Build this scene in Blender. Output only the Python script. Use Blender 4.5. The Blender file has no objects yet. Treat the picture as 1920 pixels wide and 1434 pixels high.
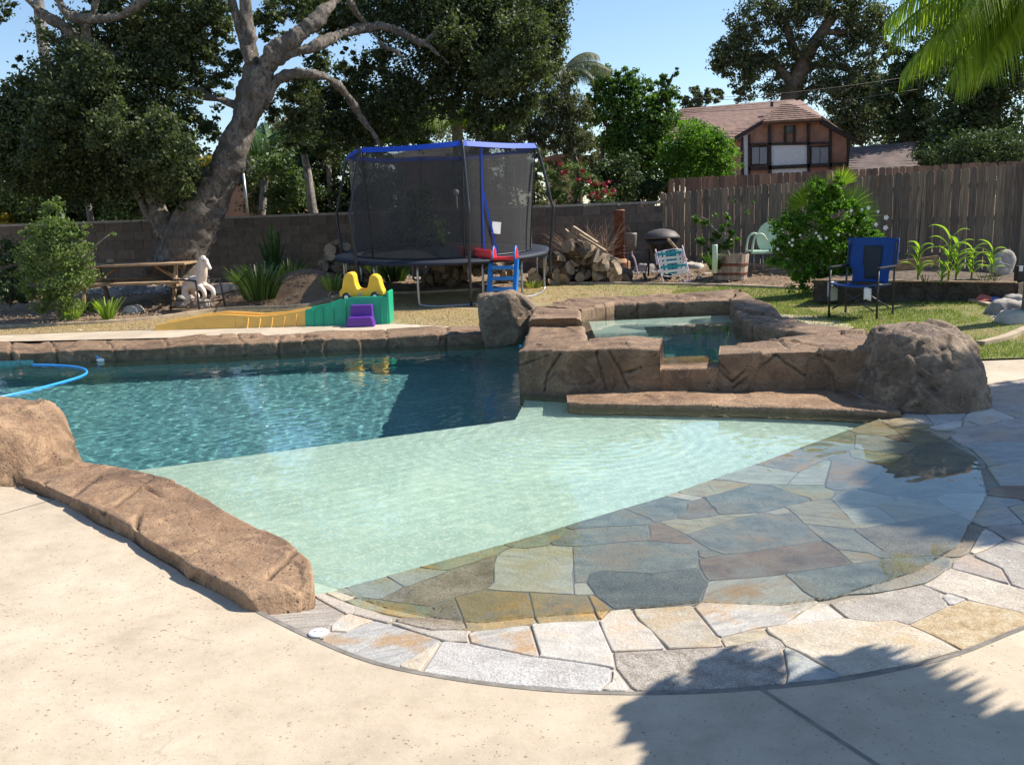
import bpy, bmesh, math, random
import numpy as np
from mathutils import Vector, Matrix, Euler
from mathutils.geometry import delaunay_2d_cdt
SC = bpy.context.scene
COL = SC.collection
R = math.radians
# ------------------------------------------------ camera, sky, sun, exposure
F = 1780.0; CZ = 1.6
PITCH = math.atan((717 - 394) / F); ROLL = R(1.7)
_f = Vector((0, math.cos(PITCH), -math.sin(PITCH))); _r0 = Vector((1, 0, 0)); _u0 = Vector((0, math.sin(PITCH), math.cos(PITCH)))
_u = _u0 * math.cos(ROLL) + _r0 * math.sin(ROLL); _r = _r0 * math.cos(ROLL) - _u0 * math.sin(ROLL)
cam_d = bpy.data.cameras.new('camera'); cam = bpy.data.objects.new('camera', cam_d); COL.objects.link(cam)
cam.matrix_world = Matrix(((_r.x, _u.x, -_f.x, 0), (_r.y, _u.y, -_f.y, 0), (_r.z, _u.z, -_f.z, CZ), (0, 0, 0, 1)))
cam_d.sensor_width = 36; cam_d.lens = 36 * F / 1920; cam_d.clip_start = 0.05; cam_d.clip_end = 2000
SC.camera = cam
SUN_EL, SUN_AZ = 46.0, 75.0      # degrees; azimuth clockwise from +Y
world = bpy.data.worlds.new('World'); SC.world = world; world.use_nodes = True
_nt = world.node_tree; _sky = _nt.nodes.new('ShaderNodeTexSky'); _sky.sky_type = 'NISHITA'; _sky.sun_disc = False
_sky.sun_elevation = R(SUN_EL); _sky.sun_rotation = R(SUN_AZ); _sky.air_density = 1.0; _sky.dust_density = 0.25; _sky.ozone_density = 3.5
_nt.links.new(_sky.outputs[0], _nt.nodes['Background'].inputs[0]); _nt.nodes['Background'].inputs[1].default_value = 0.11
_sd = bpy.data.lights.new('sun', 'SUN'); _sd.energy = 5.0; _sd.angle = R(0.53); _sd.color = (1.0, 0.93, 0.82); _sd.cycles.is_caustics_light = True
sun = bpy.data.objects.new('sun', _sd); COL.objects.link(sun); sun.rotation_euler = (R(90 - SUN_EL), 0, R(180 - SUN_AZ)); sun.location = (20, 5, 20)
SC.view_settings.view_transform = 'Standard'; SC.view_settings.look = 'None'; SC.view_settings.exposure = 0.68; SC.view_settings.gamma = 1
SC.render.engine = 'CYCLES'
cy = SC.cycles; cy.use_denoising = True; cy.max_bounces = 10; cy.diffuse_bounces = 3; cy.glossy_bounces = 4; cy.transmission_bounces = 8; cy.transparent_max_bounces = 16
cy.sample_clamp_indirect = 6.0; cy.use_adaptive_sampling = True; cy.adaptive_threshold = 0.015; cy.blur_glossy = 0.3

# ------------------------------------------------ geometry helpers
def ray(x, y): return (_f * F + _r * (x - 960) + _u * (717 - y)).normalized()
def P(x, y, z=0.0):
    d = ray(x, y); t = (z - CZ) / d.z; return Vector((d.x * t, d.y * t, z))
def PY(x, y, Y):
    d = ray(x, y); t = Y / d.y; return Vector((d.x * t, Y, CZ + d.z * t))
def sm(x, a, b):
    t = np.clip((np.asarray(x, float) - a) / (b - a), 0, 1); return t * t * (3 - 2 * t)
def T(x, y):
    "terrain height"
    x = np.asarray(x, float); y = np.asarray(y, float)
    z = 0.05 * np.clip(y - 15.5, 0, 5) + 0.22 * sm(x, 3.2, 8) * sm(y, 9.5, 14)
    z = z + 0.50 * np.exp(-(((x + 3.75) / 0.95) ** 2 + ((y - 17.9) / 0.75) ** 2)) + 0.18 * np.exp(-(((x + 5.2) / 1.6) ** 2 + ((y - 18.6) / 0.7) ** 2))
    z = z + 0.25 * np.exp(-(((x - 4.2) / 1.2) ** 2 + ((y - 19.3) / 0.5) ** 2)) * (x < 6)
    return z
def PT(x, y):
    "pixel to terrain"
    z = 0.0
    for _ in range(25):
        q = P(x, y, z); z = 0.5 * z + 0.5 * float(T(q.x, min(q.y, 60)))
    return P(x, y, z)
def _h(ix, iy, iz, s):
    n = (ix * 374761393 + iy * 668265263 + iz * 1274126177 + s * 974711) & 0xffffffff
    n = ((n ^ (n >> 13)) * 1274126177) & 0xffffffff
    return ((n ^ (n >> 16)) & 0xffff) / 32767.5 - 1
def vn(p, s=0):
    i = np.floor(p).astype(np.int64); f = p - i; f = f * f * (3 - 2 * f); o = 0
    for a in (0, 1):
        for b in (0, 1):
            for c in (0, 1):
                w = (f[:, 0] if a else 1 - f[:, 0]) * (f[:, 1] if b else 1 - f[:, 1]) * (f[:, 2] if c else 1 - f[:, 2])
                o = o + w * _h(i[:, 0] + a, i[:, 1] + b, i[:, 2] + c, s)
    return o
def fbm(p, scale, octs=4, s=0, gain=0.5):
    o = 0; a = 1
    for k in range(octs): o = o + a * vn(np.asarray(p) * scale * 2 ** k, s + k * 7); a *= gain
    return o
def vnormals(V, Fq):
    V = np.asarray(V); Fq = np.asarray(Fq); N = np.zeros_like(V)
    a, b, c, d = (V[Fq[:, k]] for k in range(4)); n = np.cross(c - a, d - b)
    for k in range(4): np.add.at(N, Fq[:, k], n)
    L = np.linalg.norm(N, axis=1, keepdims=True); L[L == 0] = 1; return N / L
def mk(name, V, Fc, mat, par=None, smooth=False, local=False):
    me = bpy.data.meshes.new(name); V = np.asarray(V, float).reshape(-1, 3)
    if par is not None and not local:
        V = V - np.array(par.matrix_basis.translation)
    if isinstance(Fc, np.ndarray):
        k = Fc.shape[1]; n = len(Fc)
        me.vertices.add(len(V)); me.vertices.foreach_set('co', V.astype(np.float32).ravel())
        me.loops.add(n * k); me.loops.foreach_set('vertex_index', Fc.astype(np.int32).ravel())
        me.polygons.add(n); me.polygons.foreach_set('loop_start', np.arange(0, n * k, k, dtype=np.int32)); me.polygons.foreach_set('loop_total', np.full(n, k, np.int32))
        me.update(calc_edges=True)
    else:
        me.from_pydata([tuple(v) for v in V], [], [tuple(f) for f in Fc]); me.update()
    if smooth: me.polygons.foreach_set('use_smooth', [True] * len(me.polygons))
    if mat: me.materials.append(mat)
    o = bpy.data.objects.new(name, me); COL.objects.link(o)
    if par is not None: o.parent = par
    return o
def tag(o, label=None, cat=None, group=None, kind=None):
    if label: o['label'] = label
    if cat: o['category'] = cat
    if group: o['group'] = group
    if kind: o['kind'] = kind
    return o
def thing(name, label, cat, loc=(0, 0, 0), rz=0.0, group=None, scale=None):
    o = bpy.data.objects.new(name, None); COL.objects.link(o); o.location = loc; o.rotation_euler = (0, 0, rz); o.empty_display_size = 0.1
    if scale: o.scale = (scale,) * 3
    return tag(o, label, cat, group)
def dup(root, loc, rz=0.0, label=None, group=None, scale=None):
    r = root.copy(); COL.objects.link(r); r.location = loc; r.rotation_euler = (0, 0, rz)
    if scale: r.scale = (scale,) * 3
    if label: r['label'] = label
    if group: r['group'] = group
    for ch in list(root.children):
        c = ch.copy(); COL.objects.link(c); c.parent = r
        for g in list(ch.children):
            d = g.copy(); COL.objects.link(d); d.parent = c
    return r
def struct(name, V, Fc, mat, smooth=False): return tag(mk(name, V, Fc, mat, smooth=smooth), kind='structure')
class MB:
    def __init__(s): s.V = []; s.F = []
    def add(s, V, Fc):
        b = len(s.V); s.V.extend(tuple(v) for v in V); s.F.extend(tuple(b + i for i in f) for f in Fc); return s
    def box(s, c, d, rot=None):
        c = Vector(c); x, y, z = d[0] / 2, d[1] / 2, d[2] / 2
        v = [Vector((i * x, j * y, k * z)) for k in (-1, 1) for j in (-1, 1) for i in (-1, 1)]
        if rot is not None:
            m = Euler(rot).to_matrix(); v = [m @ q for q in v]
        return s.add([q + c for q in v], [(0, 2, 3, 1), (4, 5, 7, 6), (0, 1, 5, 4), (2, 6, 7, 3), (0, 4, 6, 2), (1, 3, 7, 5)])
    def beam(s, p, q, w, h, up=(0, 0, 1)):
        p = Vector(p); q = Vector(q); d = (q - p).normalized(); up = Vector(up)
        if abs(d.dot(up)) > 0.98: up = Vector((0, 1, 0))
        a = d.cross(up).normalized() * w / 2; b = a.cross(d).normalized() * h / 2
        v = [p - a - b, p + a - b, p + a + b, p - a + b, q - a - b, q + a - b, q + a + b, q - a + b]
        return s.add(v, [(3, 2, 1, 0), (4, 5, 6, 7), (0, 1, 5, 4), (1, 2, 6, 5), (2, 3, 7, 6), (3, 0, 4, 7)])
    def tube(s, pts, r, n=8, cap=True, close=False):
        pts = [Vector(p) for p in pts]; m = len(pts)
        rr = [r] * m if not hasattr(r, '__len__') else r
        V = []; prev = None
        for i, p in enumerate(pts):
            a = pts[i - 1] if (i > 0 or close) else p; b = pts[(i + 1) % m] if (i < m - 1 or close) else p
            t = (b - a).normalized()
            if prev is None:
                up = Vector((0, 0, 1)) if abs(t.z) < 0.9 else Vector((1, 0, 0)); x = t.cross(up).normalized()
            else: x = (prev - t * prev.dot(t)).normalized()
            prev = x; y = t.cross(x)
            for k in range(n):
                an = 2 * math.pi * k / n; V.append(p + (x * math.cos(an) + y * math.sin(an)) * rr[i])
        Fc = []
        for i in range(m if close else m - 1):
            j = (i + 1) % m
            for k in range(n): Fc.append((i * n + k, i * n + (k + 1) % n, j * n + (k + 1) % n, j * n + k))
        if cap and not close: Fc.append(tuple(range(n - 1, -1, -1))); Fc.append(tuple((m - 1) * n + k for k in range(n)))
        return s.add(V, Fc)
    def lathe(s, prof, c=(0, 0, 0), n=20, M=None, cap=True):
        V = []; m = len(prof)
        for r_, z in prof:
            for k in range(n):
                a = 2 * math.pi * k / n; q = Vector((r_ * math.cos(a), r_ * math.sin(a), z)); q = (M @ q if M else q) + Vector(c); V.append(q)
        Fc = [(i * n + k, i * n + (k + 1) % n, (i + 1) * n + (k + 1) % n, (i + 1) * n + k) for i in range(m - 1) for k in range(n)]
        if cap: Fc.append(tuple(range(n - 1, -1, -1))); Fc.append(tuple((m - 1) * n + k for k in range(n)))
        return s.add(V, Fc)
    def prism(s, poly, d, M=None):
        "poly: 3D points, extruded by vector d"
        n = len(poly); d = Vector(d); a = [Vector(p) for p in poly]; V = a + [q + d for q in a]
        if M: V = [M @ q for q in V]
        return s.add(V, [tuple(range(n - 1, -1, -1)), tuple(range(n, 2 * n))] + [(i, (i + 1) % n, n + (i + 1) % n, n + i) for i in range(n)])
    def out(s, name, mat, par=None, smooth=False, bevel=0.0, local=True, seg=2, auto=None):
        o = mk(name, s.V, s.F, mat, par, smooth, local)
        if bevel:
            b = o.modifiers.new('b', 'BEVEL'); b.width = bevel; b.segments = seg; b.limit_method = 'ANGLE'; b.angle_limit = R(35)
            o.data.polygons.foreach_set('use_smooth', [False] * len(o.data.polygons))
        return o
def arc(pts, n=4):
    "smooth a polyline (Catmull-Rom)"
    pts = [Vector(p) for p in pts]; o = []
    for i in range(len(pts) - 1):
        a = pts[max(i - 1, 0)]; b = pts[i]; c = pts[i + 1]; d = pts[min(i + 2, len(pts) - 1)]
        for k in range(n):
            t = k / n; o.append(0.5 * ((2 * b) + (c - a) * t + (2 * a - 5 * b + 4 * c - d) * t * t + (3 * b - a - 3 * c + d) * t ** 3))
    o.append(pts[-1]); return o
def resample(pts, n):
    P_ = np.array([list(p) for p in pts], float); L = np.r_[0, np.cumsum(np.linalg.norm(np.diff(P_, axis=0), axis=1))]
    t = np.linspace(0, L[-1], n); return np.stack([np.interp(t, L, P_[:, k]) for k in range(P_.shape[1])], 1)
def segd(X, Y, A, B):
    dx, dy = B[0] - A[0], B[1] - A[1]; t = np.clip(((X - A[0]) * dx + (Y - A[1]) * dy) / (dx * dx + dy * dy + 1e-12), 0, 1)
    return np.hypot(X - A[0] - t * dx, Y - A[1] - t * dy)
def pdist(X, Y, Q, closed=True):
    D = np.full(np.shape(X), 9e9); n = len(Q)
    for i in range(n if closed else n - 1): D = np.minimum(D, segd(X, Y, Q[i], Q[(i + 1) % n]))
    return D
def pin(X, Y, Q):
    c = np.zeros(np.shape(X), bool); n = len(Q)
    for i in range(n):
        x1, y1 = Q[i][0], Q[i][1]; x2, y2 = Q[(i + 1) % n][0], Q[(i + 1) % n][1]
        if y1 == y2: continue
        c ^= ((y1 > Y) != (y2 > Y)) & (X < (x2 - x1) * (Y - y1) / (y2 - y1) + x1)
    return c
def gridmesh(x0, x1, y0, y1, h, zf, mask=None):
    nx = int(round((x1 - x0) / h)) + 1; ny = int(round((y1 - y0) / h)) + 1
    X, Y = np.meshgrid(np.linspace(x0, x1, nx), np.linspace(y0, y1, ny)); Z = zf(X, Y) + 0 * X
    V = np.stack([X, Y, Z], -1).reshape(-1, 3); i = np.arange(nx * ny).reshape(ny, nx)
    q = np.stack([i[:-1, :-1], i[:-1, 1:], i[1:, 1:], i[1:, :-1]], -1).reshape(-1, 4)
    if mask is not None:
        c = V[q].mean(1); q = q[mask(c[:, 0], c[:, 1])]
        u, inv = np.unique(q, return_inverse=True); V = V[u]; q = inv.reshape(-1, 4)
    return V, q
def polysheet(name, poly, z, mat, par=None, thick=0.0):
    "flat or terrain-following sheet from an outline"
    bm = bmesh.new(); vs = [bm.verts.new((p[0], p[1], z if not callable(z) else float(z(p[0], p[1])))) for p in poly]
    f = bm.faces.new(vs)
    if f.normal.z < 0 or sum((poly[i][0] * poly[(i + 1) % len(poly)][1] - poly[(i + 1) % len(poly)][0] * poly[i][1]) for i in range(len(poly))) < 0: f.normal_flip()
    if thick:
        r = bmesh.ops.extrude_face_region(bm, geom=[f]); nv = [g for g in r['geom'] if isinstance(g, bmesh.types.BMVert)]
        bmesh.ops.translate(bm, verts=nv, vec=(0, 0, thick)); bmesh.ops.recalc_face_normals(bm, faces=bm.faces)
    bmesh.ops.triangulate(bm, faces=[f_ for f_ in bm.faces if len(f_.verts) > 4])
    me = bpy.data.meshes.new(name); bm.to_mesh(me); bm.free(); me.materials.append(mat)
    o = bpy.data.objects.new(name, me); COL.objects.link(o)
    if par: o.parent = par
    return o

# ------------------------------------------------ materials
class NT:
    def __init__(s, name):
        s.m = bpy.data.materials.new(name); s.m.use_nodes = True; s.t = s.m.node_tree; s.b = s.t.nodes['Principled BSDF']; s.L = s.t.links.new
        s.tc = s.t.nodes.new('ShaderNodeTexCoord')
    def n(s, ty, **k):
        o = s.t.nodes.new('ShaderNode' + ty)
        for a, v in k.items(): setattr(o, a, v)
        return o
    def geo(s): return s.n('NewGeometry').outputs['Position']
    def noise(s, scale, detail=4, rough=0.55, vec=None, stretch=None, off=None, dist=0.0):
        v = vec or s.geo()
        if stretch or off is not None:
            mp = s.n('Mapping'); s.L(v, mp.inputs[0])
            if stretch: mp.inputs['Scale'].default_value = stretch
            if off is not None: s.L(off, mp.inputs['Location'])
            v = mp.outputs[0]
        t = s.n('TexNoise'); t.inputs['Scale'].default_value = scale; t.inputs['Detail'].default_value = detail; t.inputs['Roughness'].default_value = rough; t.inputs['Distortion'].default_value = dist
        s.L(v, t.inputs['Vector']); return t.outputs['Fac']
    def ramp(s, fac, stops):
        r = s.n('ValToRGB'); e = r.color_ramp.elements
        while len(e) < len(stops): e.new(0.5)
        for i, (p, c) in enumerate(stops):
            e[i].position = p; e[i].color = (*c, 1) if len(c) == 3 else c
        s.L(fac, r.inputs[0]); return r.outputs[0]
    def mix(s, fac, a, b, mode='MIX'):
        m = s.n('Mix', data_type='RGBA', blend_type=mode)
        if isinstance(fac, (int, float)): m.inputs[0].default_value = fac
        else: s.L(fac, m.inputs[0])
        for k, v in ((6, a), (7, b)):
            if isinstance(v, (tuple, list)): m.inputs[k].default_value = (*v, 1) if len(v) == 3 else v
            else: s.L(v, m.inputs[k])
        return m.outputs[2]
    def math(s, op, a, b=0.0, clamp=False):
        m = s.n('Math', operation=op, use_clamp=clamp)
        for k, v in ((0, a), (1, b)):
            if isinstance(v, (int, float)): m.inputs[k].default_value = v
            else: s.L(v, m.inputs[k])
        return m.outputs[0]
    def mapr(s, v, a, b, c=0.0, d=1.0):
        m = s.n('MapRange'); s.L(v, m.inputs[0])
        for k, q in zip((1, 2, 3, 4), (a, b, c, d)): m.inputs[k].default_value = q
        return m.outputs[0]
    def rnd(s): return s.n('ObjectInfo').outputs['Random']
    def island(s): return s.n('NewGeometry').outputs['Random Per Island']
    def bump(s, h, strength=0.3, dist=0.01, normal=None):
        b = s.n('Bump'); b.inputs['Strength'].default_value = strength; b.inputs['Distance'].default_value = dist; s.L(h, b.inputs['Height'])
        if normal: s.L(normal, b.inputs['Normal'])
        s.L(b.outputs[0], s.b.inputs['Normal']); return b.outputs[0]
    def col(s, c):
        if isinstance(c, (tuple, list)): s.b.inputs['Base Color'].default_value = (*c, 1)
        else: s.L(c, s.b.inputs['Base Color'])
        return s
    def rough(s, r):
        if isinstance(r, (int, float)): s.b.inputs['Roughness'].default_value = r
        else: s.L(r, s.b.inputs['Roughness'])
        return s
def plain(name, c, rough=0.6, var=0.15, scale=12, bump=0.15, metal=0.0, rndv=0.0, bscale=None, stretch=None):
    n = NT(name); f = n.noise(scale, stretch=stretch); hi = tuple(min(1, v * (1 + var)) for v in c); lo = tuple(v * (1 - var) for v in c)
    c_ = n.ramp(f, [(0.3, lo), (0.7, hi)])
    if rndv: c_ = n.mix(1.0, c_, n.ramp(n.rnd(), [(0, (1 - rndv,) * 3), (1, (1 + rndv,) * 3)]), 'MULTIPLY')
    n.col(c_).rough(rough); n.b.inputs['Metallic'].default_value = metal
    if bump: n.bump(n.noise(bscale or scale * 4, stretch=stretch), bump, 0.01)
    return n.m
def leafmat(name, a, b, c=None, trans=0.35, rough=0.55):
    n = NT(name); st = [(0.0, a), (0.55, b)] + ([(1.0, c)] if c else [(1.0, tuple(v * 1.25 for v in b))])
    col = n.ramp(n.island(), st); big = n.noise(0.9, 2)
    col = n.mix(1.0, col, n.ramp(big, [(0.3, (0.75, 0.8, 0.75)), (0.7, (1.2, 1.15, 1.1))]), 'MULTIPLY')
    n.col(col).rough(rough); n.b.inputs['Specular IOR Level'].default_value = 0.35
    tr = n.n('BsdfTranslucent'); n.L(n.mix(1.0, col, (1.35, 1.5, 0.55), 'MULTIPLY'), tr.inputs[0])
    mx = n.n('MixShader'); mx.inputs[0].default_value = trans; n.L(n.b.outputs[0], mx.inputs[1]); n.L(tr.outputs[0], mx.inputs[2])
    n.L(mx.outputs[0], n.t.nodes['Material Output'].inputs[0]); return n.m
def rockmat(name, base=(0.20, 0.122, 0.070), dark=(0.10, 0.060, 0.036), light=(0.29, 0.19, 0.115)):
    n = NT(name); a = n.noise(1.6, 5, 0.6, dist=0.6); c = n.ramp(a, [(0.3, dark), (0.48, base), (0.7, light)])
    pur = n.noise(3.1, 3); c = n.mix(n.mapr(pur, 0.55, 0.8, 0, 0.55), c, (0.13, 0.09, 0.075))
    sp = n.noise(60, 3, 0.7); c = n.mix(1.0, c, n.ramp(sp, [(0.35, (0.86,) * 3), (0.6, (1.06,) * 3)]), 'MULTIPLY')
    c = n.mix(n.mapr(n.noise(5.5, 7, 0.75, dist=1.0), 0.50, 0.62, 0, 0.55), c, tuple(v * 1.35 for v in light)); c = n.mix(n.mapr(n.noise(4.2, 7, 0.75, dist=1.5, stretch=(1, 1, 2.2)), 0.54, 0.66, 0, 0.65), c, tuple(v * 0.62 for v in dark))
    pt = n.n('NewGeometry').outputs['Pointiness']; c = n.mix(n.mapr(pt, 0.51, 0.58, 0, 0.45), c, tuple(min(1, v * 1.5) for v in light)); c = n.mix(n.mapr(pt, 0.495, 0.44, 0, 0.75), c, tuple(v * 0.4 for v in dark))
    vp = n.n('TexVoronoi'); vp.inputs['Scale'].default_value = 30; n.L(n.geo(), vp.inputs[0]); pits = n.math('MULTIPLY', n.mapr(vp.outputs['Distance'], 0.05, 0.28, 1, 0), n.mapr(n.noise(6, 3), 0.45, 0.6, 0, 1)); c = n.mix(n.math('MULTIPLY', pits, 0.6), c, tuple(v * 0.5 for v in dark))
    at = n.n('Attribute', attribute_name='crack'); c = n.mix(n.math('MULTIPLY', at.outputs['Fac'], 0.7), c, (0.03, 0.022, 0.017))
    z = n.n('SeparateXYZ'); n.L(n.geo(), z.inputs[0])
    wet = n.mapr(n.math('ADD', z.outputs[2], n.math('MULTIPLY', n.noise(5, 3), 0.05)), -0.05, 0.02, 1, 0)
    algae = n.mapr(z.outputs[2], -0.2, -0.07, 1, 0)
    c = n.mix(n.math('MULTIPLY', wet, 0.72), c, (0.06, 0.042, 0.028)); c = n.mix(n.math('MULTIPLY', algae, 0.45), c, (0.20, 0.19, 0.10))
    n.col(c); n.rough(n.mapr(wet, 0, 1, 0.75, 0.35))
    v = n.n('TexVoronoi', feature='DISTANCE_TO_EDGE'); v.inputs['Scale'].default_value = 2.3
    wv = n.n('VectorMath', operation='ADD'); n.L(n.geo(), wv.inputs[0]); nz = n.n('TexNoise'); nz.inputs['Scale'].default_value = 2.5; n.L(n.geo(), nz.inputs[0])
    n.L(nz.outputs[1], wv.inputs[1]); n.L(wv.outputs[0], v.inputs[0])
    cr = n.mapr(v.outputs[0], 0.0, 0.02, 0.0, 1.0)
    b1 = n.n('Bump'); b1.inputs['Strength'].default_value = 0.35; b1.inputs['Distance'].default_value = 0.012; n.L(cr, b1.inputs['Height'])
    n.bump(n.math('ADD', n.math('SUBTRACT', n.noise(12, 9, 0.72), n.math('MULTIPLY', pits, 0.5)), n.math('MULTIPLY', n.noise(55, 4, 0.6), 0.3)), 0.85, 0.028, b1.outputs[0]); return n.m
def barkmat(name, a, b, s=3.0):
    n = NT(name); f = n.noise(s * 2.2, 10, 0.78, stretch=(1, 1, 0.6), dist=1.2); c = n.ramp(f, [(0.40, a), (0.5, b), (0.58, tuple(v * 1.5 for v in b)), (0.68, tuple(v * 1.15 for v in b))])
    c = n.mix(n.mapr(n.noise(s * 0.45, 4, dist=0.8), 0.48, 0.58, 0, 0.75), c, n.mix(f, tuple(v * 1.2 for v in a), tuple(v * 0.8 for v in b)))
    n.col(c).rough(0.9); n.bump(n.math('ADD', f, n.math('MULTIPLY', n.noise(s * 9, 6, 0.8, stretch=(1, 1, 0.5), dist=1.0), 0.5)), 1.0, 0.11); return n.m
MAT = {}
M_ = MAT
M_['rock'] = rockmat('sculpted_rock'); M_['rock_grey'] = rockmat('boulder_rock', (0.185, 0.125, 0.08), (0.08, 0.055, 0.036), (0.31, 0.225, 0.15))
M_['rock_tan'] = rockmat('tan_rock', (0.27, 0.16, 0.088), (0.145, 0.085, 0.05), (0.37, 0.24, 0.14))
M_['bark'] = barkmat('oak_bark', (0.075, 0.062, 0.05), (0.28, 0.24, 0.20), 4.5); M_['bark_pale'] = barkmat('pale_bark', (0.16, 0.14, 0.12), (0.34, 0.31, 0.27), 2)
M_['bark_dark'] = barkmat('dark_bark', (0.05, 0.04, 0.03), (0.12, 0.095, 0.07), 3)
M_['log_end'] = plain('cut_wood', (0.30, 0.225, 0.15), 0.85, 0.4, 9, 0.4, rndv=0.3)
M_['log_bark'] = plain('log_bark', (0.13, 0.095, 0.065), 0.9, 0.5, 12, 0.8, rndv=0.35)
M_['oak_leaf'] = leafmat('oak_leaves', (0.035, 0.052, 0.026), (0.072, 0.098, 0.042), (0.16, 0.185, 0.09))
M_['oak_leaf2'] = leafmat('far_oak_leaves', (0.04, 0.055, 0.034), (0.075, 0.10, 0.055), (0.14, 0.165, 0.095))
M_['green_leaf'] = leafmat('bright_leaves', (0.035, 0.085, 0.018), (0.075, 0.15, 0.03), (0.13, 0.22, 0.05), 0.4)
M_['shrub_leaf'] = leafmat('shrub_leaves', (0.05, 0.085, 0.03), (0.09, 0.14, 0.05), (0.15, 0.21, 0.08), 0.35)
M_['bush_leaf'] = leafmat('light_bush_leaves', (0.08, 0.125, 0.04), (0.14, 0.20, 0.07), (0.22, 0.29, 0.11), 0.4)
M_['citrus'] = leafmat('citrus_leaves', (0.05, 0.12, 0.015), (0.10, 0.21, 0.025), (0.16, 0.30, 0.04), 0.45)
M_['olive'] = leafmat('grey_green_leaves', (0.06, 0.075, 0.04), (0.11, 0.13, 0.07), (0.19, 0.20, 0.12), 0.3)
M_['dark_leaf'] = leafmat('dark_leaves', (0.02, 0.04, 0.016), (0.045, 0.075, 0.028), (0.09, 0.125, 0.05), 0.3)
M_['palm'] = leafmat('palm_leaves', (0.09, 0.16, 0.02), (0.17, 0.26, 0.03), (0.32, 0.40, 0.06), 0.5, 0.4)
M_['palm_dark'] = leafmat('dark_palm_leaves', (0.03, 0.07, 0.02), (0.06, 0.12, 0.03), (0.12, 0.18, 0.05), 0.4, 0.4)
M_['gold_leaf'] = leafmat('golden_leaves', (0.16, 0.12, 0.02), (0.32, 0.25, 0.04), (0.45, 0.38, 0.08), 0.4)
M_['corn'] = leafmat('corn_leaves', (0.14, 0.24, 0.03), (0.26, 0.38, 0.06), (0.40, 0.50, 0.14), 0.5, 0.45)
M_['strap'] = leafmat('strap_leaves', (0.03, 0.07, 0.02), (0.07, 0.13, 0.04), (0.16, 0.22, 0.09), 0.3, 0.35)
M_['red_flower'] = plain('red_petals', (0.38, 0.03, 0.045), 0.6, 0.3); M_['white_flower'] = plain('white_petals', (0.8, 0.8, 0.76), 0.6, 0.08)
M_['drygrass'] = leafmat('dry_grass', (0.30, 0.22, 0.10), (0.42, 0.32, 0.16), (0.5, 0.4, 0.22), 0.3); M_['grass'] = leafmat('grass_blades', (0.10, 0.15, 0.03), (0.20, 0.25, 0.06), (0.36, 0.36, 0.13), 0.35)
for k, c, r_ in (('yellow', (0.85, 0.52, 0.035), 0.4), ('tyellow', (0.82, 0.48, 0.10), 0.45), ('tgreen', (0.015, 0.38, 0.20), 0.4), ('purple', (0.12, 0.03, 0.30), 0.4), ('red', (0.62, 0.02, 0.03), 0.35), ('blue', (0.01, 0.17, 0.50), 0.4), ('black', (0.012, 0.012, 0.013), 0.45), ('white', (0.8, 0.8, 0.78), 0.5), ('bluefab', (0.004, 0.055, 0.24), 0.75), ('navy', (0.008, 0.014, 0.03), 0.7), ('blueband', (0.01, 0.07, 0.50), 0.6), ('teal', (0.01, 0.30, 0.38), 0.6), ('lilac', (0.62, 0.48, 0.55), 0.45), ('mint', (0.50, 0.66, 0.50), 0.45), ('horse', (0.74, 0.62, 0.54), 0.6), ('mane', (0.75, 0.68, 0.62), 0.8), ('bluehose', (0.04, 0.35, 0.85), 0.35), ('bagr', (0.62, 0.16, 0.13), 0.6), ('bagb', (0.08, 0.18, 0.50), 0.6), ('greyfab', (0.42, 0.43, 0.44), 0.8), ('darkmesh', (0.025, 0.035, 0.045), 0.85)):
    M_[k] = plain(k + '_surface', c, r_, 0.08, 7, 0.05)
M_['steel'] = plain('galvanised_steel', (0.42, 0.42, 0.43), 0.4, 0.15, 20, 0.05, 0.8); M_['darksteel'] = plain('dark_steel', (0.05, 0.05, 0.055), 0.4, 0.2, 20, 0.05, 0.6)
M_['rust'] = plain('rusty_iron', (0.17, 0.06, 0.035), 0.75, 0.45, 10, 0.4, 0.2); M_['rusttop'] = plain('rusty_top', (0.30, 0.16, 0.09), 0.7, 0.3, 10, 0.3, 0.2)
M_['pot'] = plain('ash_grey_metal', (0.20, 0.17, 0.15), 0.6, 0.3, 14, 0.2, 0.3); M_['dome'] = plain('dark_brown_metal', (0.10, 0.085, 0.08), 0.6, 0.2, 20, 0.3, 0.3)
M_['wood'] = plain('weathered_timber', (0.33, 0.215, 0.12), 0.8, 0.4, 6, 0.4, rndv=0.2, stretch=(1, 8, 8)); M_['barrel'] = plain('barrel_oak', (0.38, 0.31, 0.24), 0.85, 0.35, 5, 0.5, rndv=0.25, stretch=(8, 8, 1))
def fencemat(name, a, b, c):
    n = NT(name); o = n.n('CombineXYZ'); n.L(n.math('MULTIPLY', n.rnd(), 50), o.inputs[0]); n.L(n.math('MULTIPLY', n.rnd(), 31), o.inputs[2])
    f = n.noise(7, 6, 0.65, stretch=(6, 6, 0.35), off=o.outputs[0]); col = n.ramp(f, [(0.3, a), (0.52, b), (0.75, c)])
    col = n.mix(1.0, col, n.ramp(n.rnd(), [(0, (0.62, 0.62, 0.66)), (0.5, (1.0, 0.97, 0.93)), (1, (1.35, 1.25, 1.12))]), 'MULTIPLY')
    n.col(col).rough(0.88); n.bump(n.noise(16, 6, 0.6, stretch=(8, 8, 0.4)), 0.5, 0.012); return n.m
M_['fence'] = fencemat('fence_boards', (0.10, 0.078, 0.058), (0.21, 0.168, 0.125), (0.32, 0.265, 0.20)); M_['fence_red'] = fencemat('red_fence_boards', (0.15, 0.095, 0.07), (0.23, 0.15, 0.11), (0.30, 0.21, 0.16))
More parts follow.
